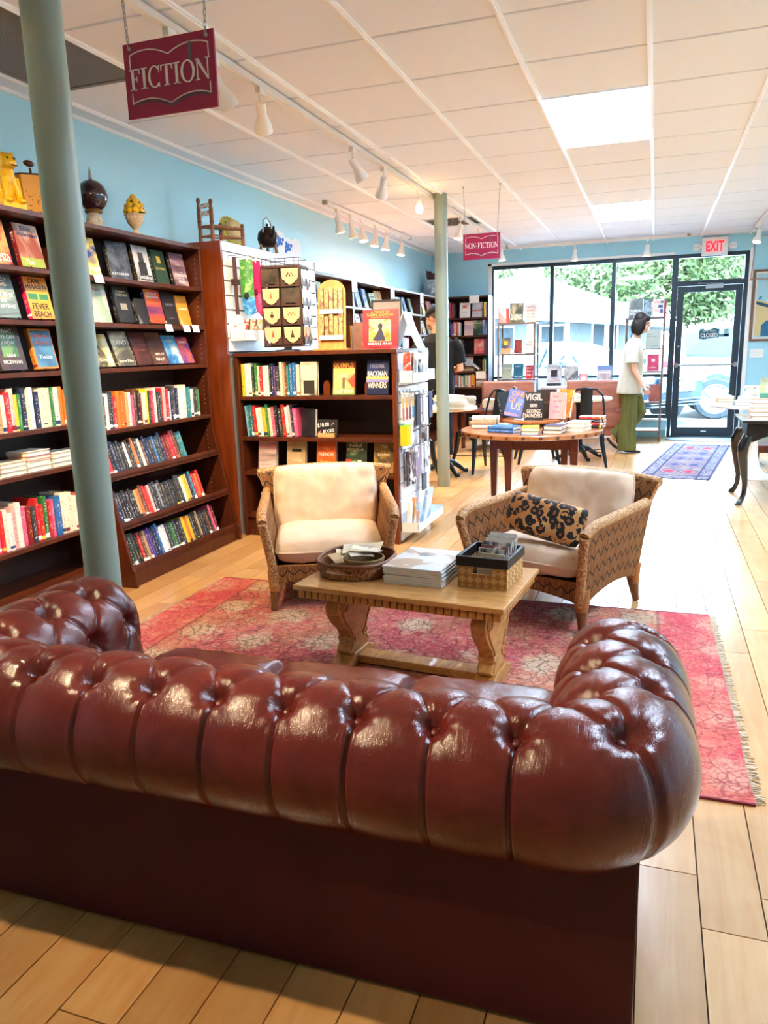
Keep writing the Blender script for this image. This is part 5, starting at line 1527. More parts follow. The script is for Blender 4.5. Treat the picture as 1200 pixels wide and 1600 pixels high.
o = fr_.build('fringe', mat('fringe', '#d8c4a8', .9), t); o['kind'] = 'stuff'

m_rug2 = mat('hall_rug', '#b9b3c4', .95, spec=.1); n = N(m_rug2)
v = n.coord('Object'); s_ = n.sep(v)
ax, ay = n.math('ABSOLUTE', s_[0]), n.math('ABSOLUTE', s_[1])
ed = n.n('ShaderNodeTexVoronoi', feature='DISTANCE_TO_EDGE'); ed.inputs['Scale'].default_value = 14; n.l(v, ed.inputs['Vector'])
c = n.ramp(n.noise(v, 20, 4), [(.35, '#66647a'), (.6, '#95909a')])
c = n.mix(n.math('MULTIPLY', n.math('LESS_THAN', ed.outputs[0], .07), .7), c, '#3f4468')
inner = n.math('MULTIPLY', n.math('LESS_THAN', ax, .20), n.math('LESS_THAN', ay, 1.22))
f2 = n.ramp(n.noise(v, 8, 3), [(.4, '#8d7e82'), (.6, '#786a74')])
# row of latch-hook medallions along the middle
my = n.math('ABSOLUTE', n.math('SUBTRACT', n.math('FRACT', n.math('DIVIDE', n.math('ADD', s_[1], 1.22), .488)), .5))
mx_ = n.math('ABSOLUTE', n.math('SUBTRACT', n.math('FRACT', n.math('DIVIDE', n.math('ADD', s_[0], .2), .2)), .5))
dia = n.math('ADD', n.math('MULTIPLY', my, 1.0), n.math('MULTIPLY', mx_, .7))
f2 = n.mix(n.math('LESS_THAN', dia, .42), f2, '#5a5478'); f2 = n.mix(n.math('LESS_THAN', dia, .32), f2, '#8f8688')
idx = n.math('MODULO', n.math('FLOOR', n.math('DIVIDE', n.math('ADD', s_[1], 1.22), .488)), 4)
redm = n.math('LESS_THAN', idx, .5)
f2 = n.mix(n.math('LESS_THAN', dia, .24), f2, n.mix(redm, '#4a4a78', '#c23a52'))
c = n.mix(inner, c, f2)
ln = n.math('ADD', n.math('LESS_THAN', n.math('ABSOLUTE', n.math('SUBTRACT', ax, .215)), .010), n.math('ADD', n.math('LESS_THAN', n.math('ABSOLUTE', n.math('SUBTRACT', ax, .33)), .008), n.math('LESS_THAN', n.math('ABSOLUTE', n.math('SUBTRACT', ay, 1.24)), .014)))
c = n.mix(n.math('MINIMUM', ln, 1), c, '#3b4064')
n.base(c)
t = G().box(-.345, .345, -1.42, 1.42, 0, .006).box(-.34, .34, -1.435, -1.42, 0, .004).box(-.34, .34, 1.42, 1.435, 0, .004).build('runner_rug', m_rug2)
t.location = (.435, 9.42, .0005); t.rotation_euler = (0, 0, radians(-8.6))
tag(t, 'pale blue grey patterned runner rug leading to the glass door', 'rug')
m_mat = mat('oval_mat', '#b9ccd4', .95); n = N(m_mat)
n.base(n.mix(n.math('GREATER_THAN', n.voronoi(n.coord(), 40), .35), '#d8e4e8', '#8fa9b4'))
t = thing('door_mat', 'pale oval woven mat in front of the glass door', 'mat', (.70, 11.38, .0005))
G().prism([(.50 * cos(a), .24 * sin(a)) for a in [2 * PI * i / 40 for i in range(40)]], 'z', 0, .006).build('mat_body', m_mat, t)
G().tube([(.50 * cos(a), .24 * sin(a), .005) for a in [2 * PI * i / 40 for i in range(40)]], .007, 6, closed=True).build('braided_rim', mat('mat_rim', '#8aa4b0', .9), t, smooth=60)

# ================================================================ wicker armchairs
def wick_mat(name, base, dark, light, sc=1.0):
    m = mat(name, base, .62, spec=.35); n = N(m)
    uv = n.coord('UV'); s_ = n.sep(uv)
    st = n.math('SINE', n.math('MULTIPLY', s_[0], 2 * PI / .0085))
    tri = n.math('ABSOLUTE', n.math('SUBTRACT', n.math('FRACT', n.math('DIVIDE', s_[0], .066)), .5))
    q = n.math('FRACT', n.math('ADD', n.math('DIVIDE', s_[1], .088), n.math('MULTIPLY', tri, 1.05)))
    z1_ = n.math('LESS_THAN', q, .15)
    nz = n.noise(n.coord('UV', (110, 6, 1)), 1.0, 3, .6)
    c = n.ramp(nz, [(.3, dark), (.52, base), (.72, light)])
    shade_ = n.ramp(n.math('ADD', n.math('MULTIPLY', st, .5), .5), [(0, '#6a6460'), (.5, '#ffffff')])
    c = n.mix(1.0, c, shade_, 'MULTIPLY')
    c = n.mix(n.math('MULTIPLY', z1_, .92), c, '#1b1310')
    n.base(c)
    h = n.math('ADD', st, n.math('MULTIPLY', z1_, -1.6))
    n.bump(h, .8, .003)
    return m
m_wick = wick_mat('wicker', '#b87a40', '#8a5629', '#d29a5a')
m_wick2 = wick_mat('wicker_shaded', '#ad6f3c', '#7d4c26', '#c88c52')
m_braid = mat('wicker_braid', '#8a5a32', .6); n = N(m_braid)
n.base(n.ramp(n.noise(n.coord('Object', (90, 90, 90)), 1, 2), [(.35, '#8a5a30'), (.65, '#cf9f68')])); n.bump(n.noise(n.coord('Object', (120, 120, 120)), 1, 1), .7, .004)
m_cush = fabric('cushion_cream', '#dfc4a8', '#d6b99a', 500, .9, 7)
m_leg = wood('chair_leg_wood', '#5f3a1c', '#8a5a30', (8, 8, 2), .45, 10)

def mgrid(g, fn, nu, nv, su, sv, thick=None):
    """slab with metric UVs"""
    before = len(g.f)
    if thick is None: g.grid(fn, nu, nv)
    else: g.shell(fn, nu, nv, thick)
    if g.uv:
        for k in list(g.uv):
            if k >= before: g.uv[k] = [(a * su, b * sv) for a, b in g.uv[k]]
def pillow(parent, name, m, w, h, t, M, seed=0, wr=.006, pip=True, edge=.45, nu=40, nv=34, mat_pipe=None):
    g = G()
    def side(sg):
        def P(a, b):
            x, z = -w / 2 + w * a, -h / 2 + h * b
            # gently bowed outline
            e = max((1 - abs(2 * a - 1) ** 4.5), 0) * max((1 - abs(2 * b - 1) ** 4.5), 0)
            x, z = x * (1 - .055 * abs(2 * b - 1) ** 5), z * (1 - .055 * abs(2 * a - 1) ** 5)
            y = sg * t / 2 * e ** edge
            wn = mnoise.noise(Vector((x * 9, z * 9, seed))) * wr + mnoise.noise(Vector((x * 22 + seed, z * 14, seed * 2.1))) * wr * .45
            rad = sin(atan2(z, x) * 16 + seed) * wr * .45 * max(0, 1 - e * 1.1) * (e > .02)
            return M @ Vector((x, y + sg * (wn * min(1, e * 3) + rad), z))
        return P
    g.grid(side(-1), nu, nv, flip=False); g.grid(side(1), nu, nv, flip=True)
    g.uv = None
    o = g.build(name, m, parent, smooth=180)
    if pip:
        pts = []
        for i in range(80):
            a = i / 80 * 4; k = int(a); f = a - k
            x, z = [(-w / 2 + w * f, -h / 2), (w / 2, -h / 2 + h * f), (w / 2 - w * f, h / 2), (-w / 2, h / 2 - h * f)][k]
            pts.append(M @ Vector((x * (1 - .055 * abs(2 * z / h) ** 5), 0, z * (1 - .055 * abs(2 * x / w) ** 5))))
        G().tube(pts, .0055, 6, closed=True).build('piping', mat_pipe or m, o, smooth=180)
    return o
def armchair(name, label, loc, rz, m, leopard=False, seed=1):
    t = thing(name, label, 'armchair', (loc[0], loc[1], .0080), rz, 'wicker armchairs')
    t.rotation_euler = (Matrix.Rotation(rz, 3, 'Z') @ Matrix.Rotation(-.0137, 3, 'X')).to_euler()
    B0, SEAT = .13, .238
    def wz(z): return .302 + .055 * (max(z - B0, 0) / .4) ** 1.3      # half width flares upwards
    def yb(z): return .315 + .05 * (z - B0) + .20 * max(z - .30, 0) ** 1.2   # back plane leans
    TH = .045
    # back: wide flared panel, top edge gently curved
    g = G()
    def back(a, b):
        top = .658 - .02 * (2 * a - 1) ** 2
        z = B0 + .02 + (top - B0 - .02) * b
        hw = wz(z) + .03 * max(z - .5, 0) / .2
        x = -hw + 2 * hw * a
        y = yb(z) - .045 * (abs(2 * a - 1) ** 2.5)
        return Vector((x, y, z)), Vector((0, -1, .2)).normalized()
    mgrid(g, lambda a, b: (back(a, b)[0], -back(a, b)[1]), 24, 20, .78, .6, TH)
    g.build('back_panel', m, t, smooth=40)
    G().tube([back(i / 16, 1)[0] + Vector((0, -.02, .002)) for i in range(17)], .026, 8).build('back_rim', m_braid, t, smooth=60)
    # arms
    for s in (-1, 1):
        g = G()
        def arm(a, b, s=s):
            y = -.345 + (.655) * a                   # front -> back
            top = .515 + .02 * a - .035 * max(0, 1 - a / .12) ** 2
            lowz = B0 + .05 * sin(PI * a) ** .8
            z = lowz + (top - lowz) * b
            x = s * (wz(z) + .012)
            yy = y - .045 * (1 - a) * b ** 1.5 + .03 * (1 - a) * (1 - b)
            return Vector((x, yy, z)), Vector((s, 0, 0))
        mgrid(g, arm, 22, 16, .66, .40, TH)
        if s > 0:
            pass
        o = g.build('arm', m, t, smooth=40)
        G().tube([arm(i / 14, 1)[0] - Vector((s * TH / 2, 0, -.002)) for i in range(15)], .0265, 8).build('arm_rim', m_braid, o, smooth=60)
        G().tube([arm(0, i / 8)[0] - Vector((s * TH / 2, 0, 0)) for i in range(9)], .0245, 8).build('arm_rim', m_braid, o, smooth=60)
    # front apron
    g = G()
    def front(a, b):
        lowz = B0 + .045 * sin(PI * a) ** .7
        z = lowz + (SEAT - lowz) * b
        hw = wz(z) + .005
        return Vector((-hw + 2 * hw * a, -.33 - .01 * sin(PI * a), z)), Vector((0, -1, 0))
    mgrid(g, front, 20, 8, .68, .13, .03)
    g.build('front_apron', m, t, smooth=40)
    G().box(-.305, .305, -.31, .31, SEAT - .03, SEAT - .005).build('seat_deck', mat('deck_dark', '#3a2a1e', .8), t)
    for sx_ in (-1, 1):
        for sy_ in (-1, 1):
            x, y = sx_ * .292, (-.30 if sy_ < 0 else .30)
            lg = G().tube([(x, y, .20), (x, y, .12), (x + sx_ * .012, y + sy_ * .012, .03), (x + sx_ * .016, y + sy_ * .018, 0)], [.034, .032, .020, .017], 10)
            l_ = lg.build('leg', m_leg, t, smooth=60)
            G().tube([(x, y, .21), (x, y, .15), (x + sx_ * .004, y + sy_ * .004, .10)], [.040, .037, .030], 12).build('wicker_wrap', m, l_, smooth=60)
    # cushions
    Ms = Matrix.Translation((0, -.035, SEAT + .068)) @ Matrix.Rotation(PI / 2, 4, 'X')
    pillow(t, 'seat_cushion', m_cush, .585, .61, .16, Ms, seed, .010, edge=.34)
    Mb = Matrix.Translation((0, .215, SEAT + .255)) @ Matrix.Rotation(-.27, 4, 'X')
    pillow(t, 'back_cushion', m_cush, .60, .405, .16, Mb, seed + 3.3, .014, edge=.34)
    return t
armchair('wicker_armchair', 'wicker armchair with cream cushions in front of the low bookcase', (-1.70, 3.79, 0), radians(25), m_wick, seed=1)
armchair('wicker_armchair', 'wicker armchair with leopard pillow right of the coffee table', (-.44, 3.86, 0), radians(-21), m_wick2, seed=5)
# leopard lumbar pillow
m_leo = mat('leopard_print', '#c98a42', .85, sheen=.3); n = N(m_leo)
v = n.coord('Object')
wn_ = n.n('ShaderNodeTexNoise'); wn_.inputs['Scale'].default_value = 22; n.l(v, wn_.inputs['Vector'])
va = n.n('ShaderNodeVectorMath', operation='MULTIPLY_ADD'); n.l(wn_.outputs['Color'], va.inputs[0]); va.inputs[1].default_value = (.03, .03, .03); n.l(v, va.inputs[2])
vo = n.n('ShaderNodeTexVoronoi'); vo.inputs['Scale'].default_value = 24; vo.inputs['Randomness'].default_value = .8; n.l(va.outputs[0], vo.inputs['Vector'])
d_ = n.math('ADD', vo.outputs[0], n.math('MULTIPLY', n.math('SUBTRACT', n.noise(v, 60, 2), .5), .25))
ringm = n.math('MULTIPLY', n.math('GREATER_THAN', d_, .20), n.math('LESS_THAN', d_, .56))
core = n.math('LESS_THAN', d_, .20)
brk = n.math('GREATER_THAN', n.noise(v, 30, 1), .36)
base_ = n.ramp(n.noise(v, 5, 2), [(.35, '#c07a34'), (.65, '#dba868')])
c = n.mix(core, base_, '#a05a24')
c = n.mix(n.math('MULTIPLY', ringm, brk), c, '#12100f')
n.base(c)
t = thing('lumbar_pillow', 'leopard print lumbar pillow lying on the right wicker armchair', 'pillow', (-.478, 3.672, .508), radians(-23))
pillow(t, 'pillow_cover', m_leo, .43, .20, .095, Matrix.Rotation(radians(7), 4, 'Y') @ Matrix.Rotation(-.42, 4, 'X'), 2.2, .004, pip=False, edge=.5)

# ================================================================ coffee table
m_oak = wood('carved_oak', '#a0692f', '#d29a54', (6, 1.6, 6), .36, 8, .25, .06)
m_oak2 = wood('oak_top', '#ae763c', '#dca866', (1.6, 9, 6), .28, 7, .45, .03)
CTX, CTY, CTZ = -.885, 2.865, .42
ct = thing('coffee_table', 'carved oak trestle coffee table with notched edge on the red rug', 'table', (CTX, CTY, .0085), radians(-5))
zt = CTZ - .0085
TW, TD = .44, .275
G().box(-TW, TW, -TD, TD, zt - .022, zt).build('table_top', m_oak2, ct, bevel=.004)
ap = G().box(-TW + .03, TW - .03, -TD + .03, TD - .03, zt - .06, zt - .022).build('apron', m_oak, ct)
dent = G().box(-.0125, .0125, 0, .014, -.034, 0); dm = dent.mesh('notch'); dm.materials.append(m_oak)
nx = int((2 * TW - .03) / .031); 
for s in (-1, 1):
    for i in range(nx):
        x = -TW + .03 + (2 * TW - .06) * i / (nx - 1)
        link('notch', dm, None, ct, (x, (-TD + .028 - .012) if s < 0 else (TD - .030), zt - .0225))
ny = int((2 * TD - .03) / .031)
for s in (-1, 1):
    for i in range(ny):
        y = -TD + .03 + (2 * TD - .06) * i / (ny - 1)
        link('notch', dm, None, ct, (s * (TW - .03) + (.015 if s > 0 else -.001), y, zt - .0225), (0, 0, PI / 2))
# lyre shaped trestle boards: outline in (y,z), thickness along x
half = [(.085, .055), (.105, .075), (.078, .10), (.07, .13), (.095, .17), (.145, .215), (.18, .26), (.188, .295), (.172, .322), (.14, .342), (.17, zt - .058)]
for s in (-1, 1):
    out = [(y, z) for y, z in half] + [(-y, z) for y, z in half[::-1]]
    tr = G().prism(out, 'x', s * .315 - .03, s * .315 + .03).build('trestle', m_oak, ct, bevel=.006)
    for side_ in (-1, 1):
        for (yy, zz, r_) in ((.125, .285, .04), (-.125, .285, .04), (.055, .115, .02), (-.055, .115, .02)):
            pts = []
            for k in range(22):
                a = k / 21 * 2 * PI * 1.4; rr = r_ * (1 - k / 26)
                sg = 1 if yy > 0 else -1
                pts.append((s * .315 + side_ * .031, yy + sg * rr * cos(a), zz + rr * sin(a)))
            G().tube(pts, .0055, 6).build('carved_scroll', m_oak, tr, smooth=60)
        G().tube([(s * .315 + side_ * .031, y * .82, z) for y, z in half[1:9]], .005, 6).build('carved_line', m_oak, tr, smooth=60)
        G().tube([(s * .315 + side_ * .031, -y * .82, z) for y, z in half[1:9]], .005, 6).build('carved_line', m_oak, tr, smooth=60)
    G().prism([(-.15, 0), (-.14, .028), (-.10, .040), (-.07, .058), (.07, .058), (.10, .040), (.14, .028), (.15, 0)], 'x', s * .315 - .045, s * .315 + .045).build('foot', m_oak, ct, bevel=.005)
    G().box(s * .315 - .04, s * .315 + .04, -.20, .20, zt - .075, zt - .058).build('cleat', m_oak, ct, bevel=.003)
G().box(-.27, .27, -.045, .045, .008, .042).build('stretcher', m_oak, ct, bevel=.004)

# on the table: wicker tray with baskets and papers
Z0 = CTZ + .001
def oval(rx, ry, z, n=40, p=2.6):
    return [(rx * (abs(cos(a)) ** (2 / p)) * (1 if cos(a) > 0 else -1), ry * (abs(sin(a)) ** (2 / p)) * (1 if sin(a) > 0 else -1), z) for a in [2 * PI * i / n for i in range(n)]]
m_rat = mat('rattan', '#8f552c', .5); n = N(m_rat)
n.base(n.ramp(n.noise(n.coord('Object', (150, 150, 60)), 1, 2), [(.35, '#5f3418'), (.65, '#b57a44')])); n.bump(n.noise(n.coord('Object', (160, 160, 80)), 1, 1), .7, .003)
t = thing('wicker_tray', 'oval wicker tray with a handle slot on the left of the coffee table', 'tray', (-1.165, 2.885, Z0), radians(2))
g = G()
g.prism([(x, y) for x, y, _ in oval(.142, .155, 0)], 'z', 0, .006)
g.build('tray_base', m_rat, t)
for i in range(7):
    z = .008 + .0075 * i; k = 1 + .01 * i
    pts = oval(.145 * k, .158 * k, z)
    if i in (3, 4):   # gap for the handle on the front right
        seg = pts[31:] + pts[:28]
        G().tube(seg, .0048, 6).build('wicker_coil', m_rat, t, smooth=60)
    else:
        G().tube(pts, .0048, 6, closed=True).build('wicker_coil', m_rat, t, smooth=60)
G().tube(oval(.156, .170, .062), .008, 8, closed=True).build('tray_rim', mat('rattan_rim', '#7a4524', .5), t, smooth=60)
t = thing('small_basket', 'small round seagrass basket inside the wicker tray', 'basket', (-1.13, 2.88, Z0 + .0065))
G().prism([(x, y) for x, y, _ in oval(.07, .07, 0, 28, 2)], 'z', 0, .004).build('basket_base', m_rat, t)
for i in range(7):
    G().tube(oval(.074 + .0016 * i, .074 + .0016 * i, .006 + .008 * i, 32, 2), .005, 6, closed=True).build('basket_coil', mat('seagrass', '#8a6a3c', .7), t, smooth=60)
pp = [('#e6d3ae', .13, .085, (-1.22, 2.96, .052), (.25, .05, .5), 'tan envelope leaning at the back of the wicker tray'),
      ('#efe0c2', .13, .085, (-1.20, 2.985, .066), (.22, .03, .3), 'cream envelope on top at the back of the wicker tray'),
      ('#dcc9a2', .14, .09, (-1.16, 2.99, .080), (.16, -.06, .15), 'beige envelope slanting over the wicker tray'),
      ('#f2ead8', .10, .05, (-1.13, 2.85, .082), (.10, .1, .6), 'ivory card on the seagrass basket'),
      ('#d8cdb8', .10, .05, (-1.10, 2.885, .090), (-.08, .12, 1.1), 'pale paper strip on the seagrass basket'),
      ('#b9ada0', .09, .04, (-1.14, 2.91, .098), (.1, -.1, -.3), 'grey ticket on the seagrass basket'),
      ('#e9dcc0', .11, .045, (-1.12, 2.87, .106), (.05, .12, .15), 'long cream slip on the seagrass basket'),
      ('#c9a878', .12, .08, (-1.24, 2.92, .040), (.3, .1, .9), 'kraft envelope at the left of the wicker tray')]
for i, (c, w, h, p, r_, lab) in enumerate(pp):
    g = G()
    g.grid(lambda a, b: (-w / 2 + w * a, -h / 2 + h * b, .004 * sin(PI * a) * (1 if i % 2 else -1)), 8, 4)
    g.grid(lambda a, b: (-w / 2 + w * a, -h / 2 + h * b, .004 * sin(PI * a) * (1 if i % 2 else -1) - .0015), 8, 4, flip=True)
    o = g.build('envelope', mat('paper_%d' % i, c, .8), smooth=60); o.location = (p[0], p[1], Z0 + p[2]); o.rotation_euler = r_
    tag(o, lab, 'paper', 'papers in the wicker tray')
# stack of magazines
mag_cov = art('#cfd6dc', '#e3e6e8', '#b9a48c', 5, 51, (1, 1.6, 1))
ORDM = 'bottom,second,third,fourth,fifth,sixth,seventh,eighth,ninth,top'.split(',')
for i in range(10):
    t = thing('magazine', '%s magazine of the thick white stack on the coffee table' % ORDM[i], 'magazine', (-.86 + R.uniform(-.004, .004), 2.895 + R.uniform(-.004, .004), Z0 + .0071 * i), radians(-4 + R.uniform(-1.5, 1.5)), 'stacked magazines')
    W_, H2 = .125, .155
    sag = .0015
    def mtop(a, b, dz):
        return (-W_ + 2 * W_ * a, -H2 + 2 * H2 * b, dz)
    G().prism([(-W_, 0), (W_ * .985, 0.0002), (W_ * .99, .0052), (-W_ * .985, .0052)], 'y', -H2, H2).build('pages', mat('mag_pages', '#ece9e2', .7), t)
    G().box(-W_ - .0012, W_ + .001, -H2 - .001, H2 + .001, .0054, .0064).box(-W_ - .0012, -W_, -H2, H2, 0, .0054).build('cover', mag_cov if i == 9 else mat('mag_cover', '#dfe2e4', .45), t)
    if i == 9:
        G().prism([(-.03 + .05 * cos(a) * (1 + .3 * sin(3 * a)), .06 + .03 * sin(a)) for a in [2 * PI * k / 16 for k in range(16)]], 'z', .0064, .0069).build('cover_print', art('#8a94a0', '#b9a48c', '#e8e2d8', 20, 52), t)
# black rimmed basket box with cards
t = thing('basket_box', 'square seagrass basket with a wide black rim at the right end of the coffee table', 'basket', (-.585, 2.885, Z0), radians(-6))
m_sea = mat('woven_seagrass', '#b58a4e', .7); n = N(m_sea)
ck = n.n('ShaderNodeTexChecker'); ck.inputs['Scale'].default_value = 44; n.l(n.coord('Object', (1, 1, 1), (0, PI / 4, 0)), ck.inputs[0])
n.base(n.ramp(ck.outputs[1], [(0, '#a87a40'), (1, '#cfa468')])); n.bump(n.noise(n.coord('Object', (130, 130, 130)), 1, 2), .6, .003)
bw, bd, bh = .10, .115, .125
def wall4(g, w, d, z0, z1, th, lean=0):
    g.box(-w, w, -d, -d + th, z0, z1).box(-w, w, d - th, d, z0, z1).box(-w, -w + th, -d + th, d - th, z0, z1).box(w - th, w, -d + th, d - th, z0, z1)
g = G().box(-bw, bw, -bd, bd, 0, .006)
g.box(-bw, -.04, -bd, -bd + .008, .006, .085).box(.04, bw, -bd, -bd + .008, .006, .085).box(-.04, .04, -bd, -bd + .008, .006, .056)
g.box(-bw, bw, bd - .008, bd, .006, .085).box(-bw, -bw + .008, -bd + .008, bd - .008, .006, .085).box(bw - .008, bw, -bd + .008, bd - .008, .006, .085)
g.build('woven_body', m_sea, t)
g = G(); wall4(g, bw + .006, bd + .006, .085, bh, .014); g.build('black_rim', mat('black_leather', '#17171a', .4), t, bevel=.003)
g = G().box(-bw + .009, bw - .009, -bd + .009, bd - .009, .0065, .0085); g.build('lining', mat('lining_dark', '#1f1a18', .7), t)
cc_ = ['#d9cbb4', '#3a3a3e', '#c4b49a', '#8a5a48', '#efe8da', '#55606a', '#b9a890', '#e6dfd2', '#7a3f34', '#cfc9c0', '#2f3338', '#d8d4cc', '#a8b4bc']
for i, c in enumerate(cc_):
    u = i / (len(cc_) - 1)
    o = G().box(-.058, .058, -.002, .002, 0, .118 + .045 * u + .012 * (i % 2)).build('flyer', art(c, c, '#f0ece4', 22, i))
    M = Matrix.Translation((-.585 + .012 + .010 * u, 2.885 - .075 + .15 * u * .9, Z0 + .012)) @ Matrix.Rotation(radians(-12), 4, 'Z') @ Matrix.Rotation(-.10 - .24 * u, 4, 'X')
    o.location = M.to_translation(); o.rotation_euler = M.to_euler()
    tag(o, '%s flyer from the front in the black rimmed basket box' % ordn(i), 'flyer', 'flyers in the basket box')

# ================================================================ round book table
m_mah = wood('mahogany', '#4a1e12', '#6e2f1b', (4, 4, 1), .35, 8, .15, .04)
m_rtop = wood('round_top', '#8a4f28', '#b0713c', (5, 1.4, 3), .32, 7, .3, .04)
RTX, RTY, RTZ, RTR = -.985, 6.58, .645, .605
rt = thing('round_table', 'round wooden table with square tapered legs piled with books', 'table', (RTX, RTY, 0))
G().lathe([(RTR - .012, RTZ - .04), (RTR, RTZ - .034), (RTR, RTZ - .006), (RTR - .006, RTZ)], 64).build('table_top', m_rtop, rt, smooth=40)
# rim pegs seen as darker end grain blocks
for i in range(28):
    a = 2 * PI * i / 28 + .05
    o = G().box(-.012, .012, -.004, .003, -.012, .012).build('rim_peg', mat('rim_dark', '#4f2a16', .5), rt, rot=(0, 0, a + PI / 2)); o.location = ((RTR + .0) * cos(a), (RTR) * sin(a), RTZ - .02)
legs = [(-1.285, 6.47), (-1.14, 6.36), (-.60, 6.42), (-.72, 6.80)]
for x, y in legs:
    lx, ly = x - RTX, y - RTY
    g = G(); w1_, w0_ = .032, .020
    vs = [(lx + sx_ * w0_, ly + sy_ * w0_, 0) for sx_, sy_ in ((-1, -1), (1, -1), (1, 1), (-1, 1))] + [(lx + sx_ * w1_, ly + sy_ * w1_, .46) for sx_, sy_ in ((-1, -1), (1, -1), (1, 1), (-1, 1))] + [(lx + sx_ * w1_, ly + sy_ * w1_, RTZ - .04) for sx_, sy_ in ((-1, -1), (1, -1), (1, 1), (-1, 1))]
    fs = [(3, 2, 1, 0), (8, 9, 10, 11)] + [(i + o_, (i + 1) % 4 + o_, (i + 1) % 4 + 4 + o_, i + 4 + o_) for o_ in (0, 4) for i in range(4)]
    g._add(vs, fs); g.build('leg', m_mah, rt, bevel=.003)
def rail(p, q, nm='apron'):
    p = Vector((p[0] - RTX, p[1] - RTY, 0)); q = Vector((q[0] - RTX, q[1] - RTY, 0)); d = (q - p).normalized(); nn = Vector((-d.y, d.x, 0)) * .011
    G().prism([tuple((p + d * .02 + nn)[:2]), tuple((q - d * .02 + nn)[:2]), tuple((q - d * .02 - nn)[:2]), tuple((p + d * .02 - nn)[:2])], 'z', .485, RTZ - .04).build(nm, m_mah, rt)
rail(legs[1], legs[2]); rail(legs[0], legs[1]); rail(legs[2], legs[3]); rail(legs[0], legs[3])
zT = RTZ + .0008
gR = 'books on the round table'
def pile(x, y, rz, spec, where):
    z = zT
    for i, (cn, w, h, t_) in enumerate(spec):
        pos = 'only' if len(spec) == 1 else ('bottom' if i == 0 else 'top' if i == len(spec) - 1 else '%s from bottom' % ORD[i])
        lay('%s book, %s of the pile %s' % (cn, pos, where), gR, w, h, t_, (x + R.uniform(-.004, .004), y + R.uniform(-.004, .004), z), rz + R.uniform(-.05, .05), PAL[cn], nm='hardcover_book')
        z += t_ + .0008
    return z
pile(-1.39, 6.60, radians(100), [('cream', .16, .24, .034), ('tan', .16, .24, .034), ('cream', .16, .24, .032)], 'at the left edge of round table')
pile(-1.16, 6.27, radians(72), [('blue', .16, .235, .026), ('blue', .16, .235, .026)], 'front left on round table')
pile(-.93, 6.16, radians(5), [('blue', .14, .20, .03), ('yellow', .14, .20, .03)], 'front middle on round table')
pile(-.745, 6.26, radians(-8), [('navy', .155, .22, .032), ('navy', .155, .22, .032)], 'front right on round table')
pile(-.58, 6.47, radians(-12), [('cream', .16, .235, .036), ('white', .16, .235, .036)], 'right of the navy books on round table')
pile(-.478, 6.70, radians(80), [('black', .14, .20, .024), ('red', .14, .20, .024), ('black', .14, .20, .024), ('red', .14, .20, .024)], 'of red and black books, right edge')
pile(-1.46, 6.84, radians(80), [('tan', .15, .22, .04), ('charcoal', .16, .23, .03)], 'behind the left edge pile, round table')
# wooden riser with the display books
t = thing('round_riser', 'low round wooden riser on the round table', 'riser', (-1.015, 6.90, zT))
G().lathe([(.265, .028), (.275, .034), (.275, .05), (.268, .055)], 48).build('riser_top', m_rtop, t, smooth=40)
G().lathe([(.14, 0), (.14, .028)], 32).build('riser_foot', m_mah, t, smooth=40)
zr = zT + .0565
gD = 'display books on the riser'
face_book('blue book with huge orange and white title letters, tilted on the riser', gD, .165, .245, .036, (-1.19, 6.79, zr), -.06, .26, '#2c4f9a', art('#2d56a8', '#3a66b8', '#244488', 4, 61),
          [('ONE', .05, .86, .2, .75, '#f08a4a'), ('OF', -.2, .62, .2, .4, '#f08a4a'), ('US', .08, .40, .26, .55, '#f6b48a'), ('ELIZABETH DAY', -.05, .08, .09, .8, '#f09a6a')], patches=((.1, .42, .52, .7, '#6a8ad0'),), roll=.20)
face_book('black book titled VIGIL upright on the riser front', gD, .165, .245, .032, (-.985, 6.70, zr), 0, .10, '#16161a', art('#18181c', '#222226', '#2e2c2c', 3, 62),
          [('VIGIL', 0, .82, .24, .9, '#f3dcc0'), ('GEORGE', 0, .32, .12, .74, '#f3dcc0'), ('SAUNDERS', 0, .16, .14, .92, '#f3dcc0')], patches=((-.2, .2, .46, .58, art('#8a8078', '#c8b8a8', '#4a4440', 12, 63)),))
face_book('pink book with bright orange spine leaning on the riser', gD, .15, .235, .045, (-.80, 6.80, zr), -.30, .12, '#f0642c', art('#f2a0a0', '#f6b0a8', '#f0a094', 3, 64),
          [('How', -.1, .84, .1, .35, '#d85070'), ('to Lose', .05, .68, .09, .5, '#d85070'), ('the', .0, .46, .07, .25, '#d85070'), ('Lover', .02, .28, .1, .5, '#d87088')])
face_book('dark book standing behind the pink one on the riser', gD, .17, .255, .04, (-.90, 6.93, zr), .1, .03, '#2a2220', art('#2a2220', '#3a2f28', '#4a3a2c', 6, 65), [('ANGELS', 0, .55, .07, .8, '#8a6a4a')])
face_book('yellow and orange book half hidden at the right of the riser', gD, .15, .25, .03, (-.765, 6.965, zr), -.55, .22, '#e0982c', art('#e8a838', '#d8782c', '#f0d070', 8, 66), [])
b = face_book('black book with white page edges leaning at the left of the riser', gD, .155, .24, .032, (-1.245, 6.96, zr), 1.0, .30, '#22242a', art('#22242a', '#2c2f36', '#3a3d44', 4, 67), [])
lay('orange book lying flat at the back of the riser', gD, .13, .17, .03, (-.90, 7.06, zr), .3, PAL['orange'])
lay('white book lying flat at the left of the riser', gD, .11, .14, .03, (-1.19, 7.06, zr), 1.2, PAL['white'])
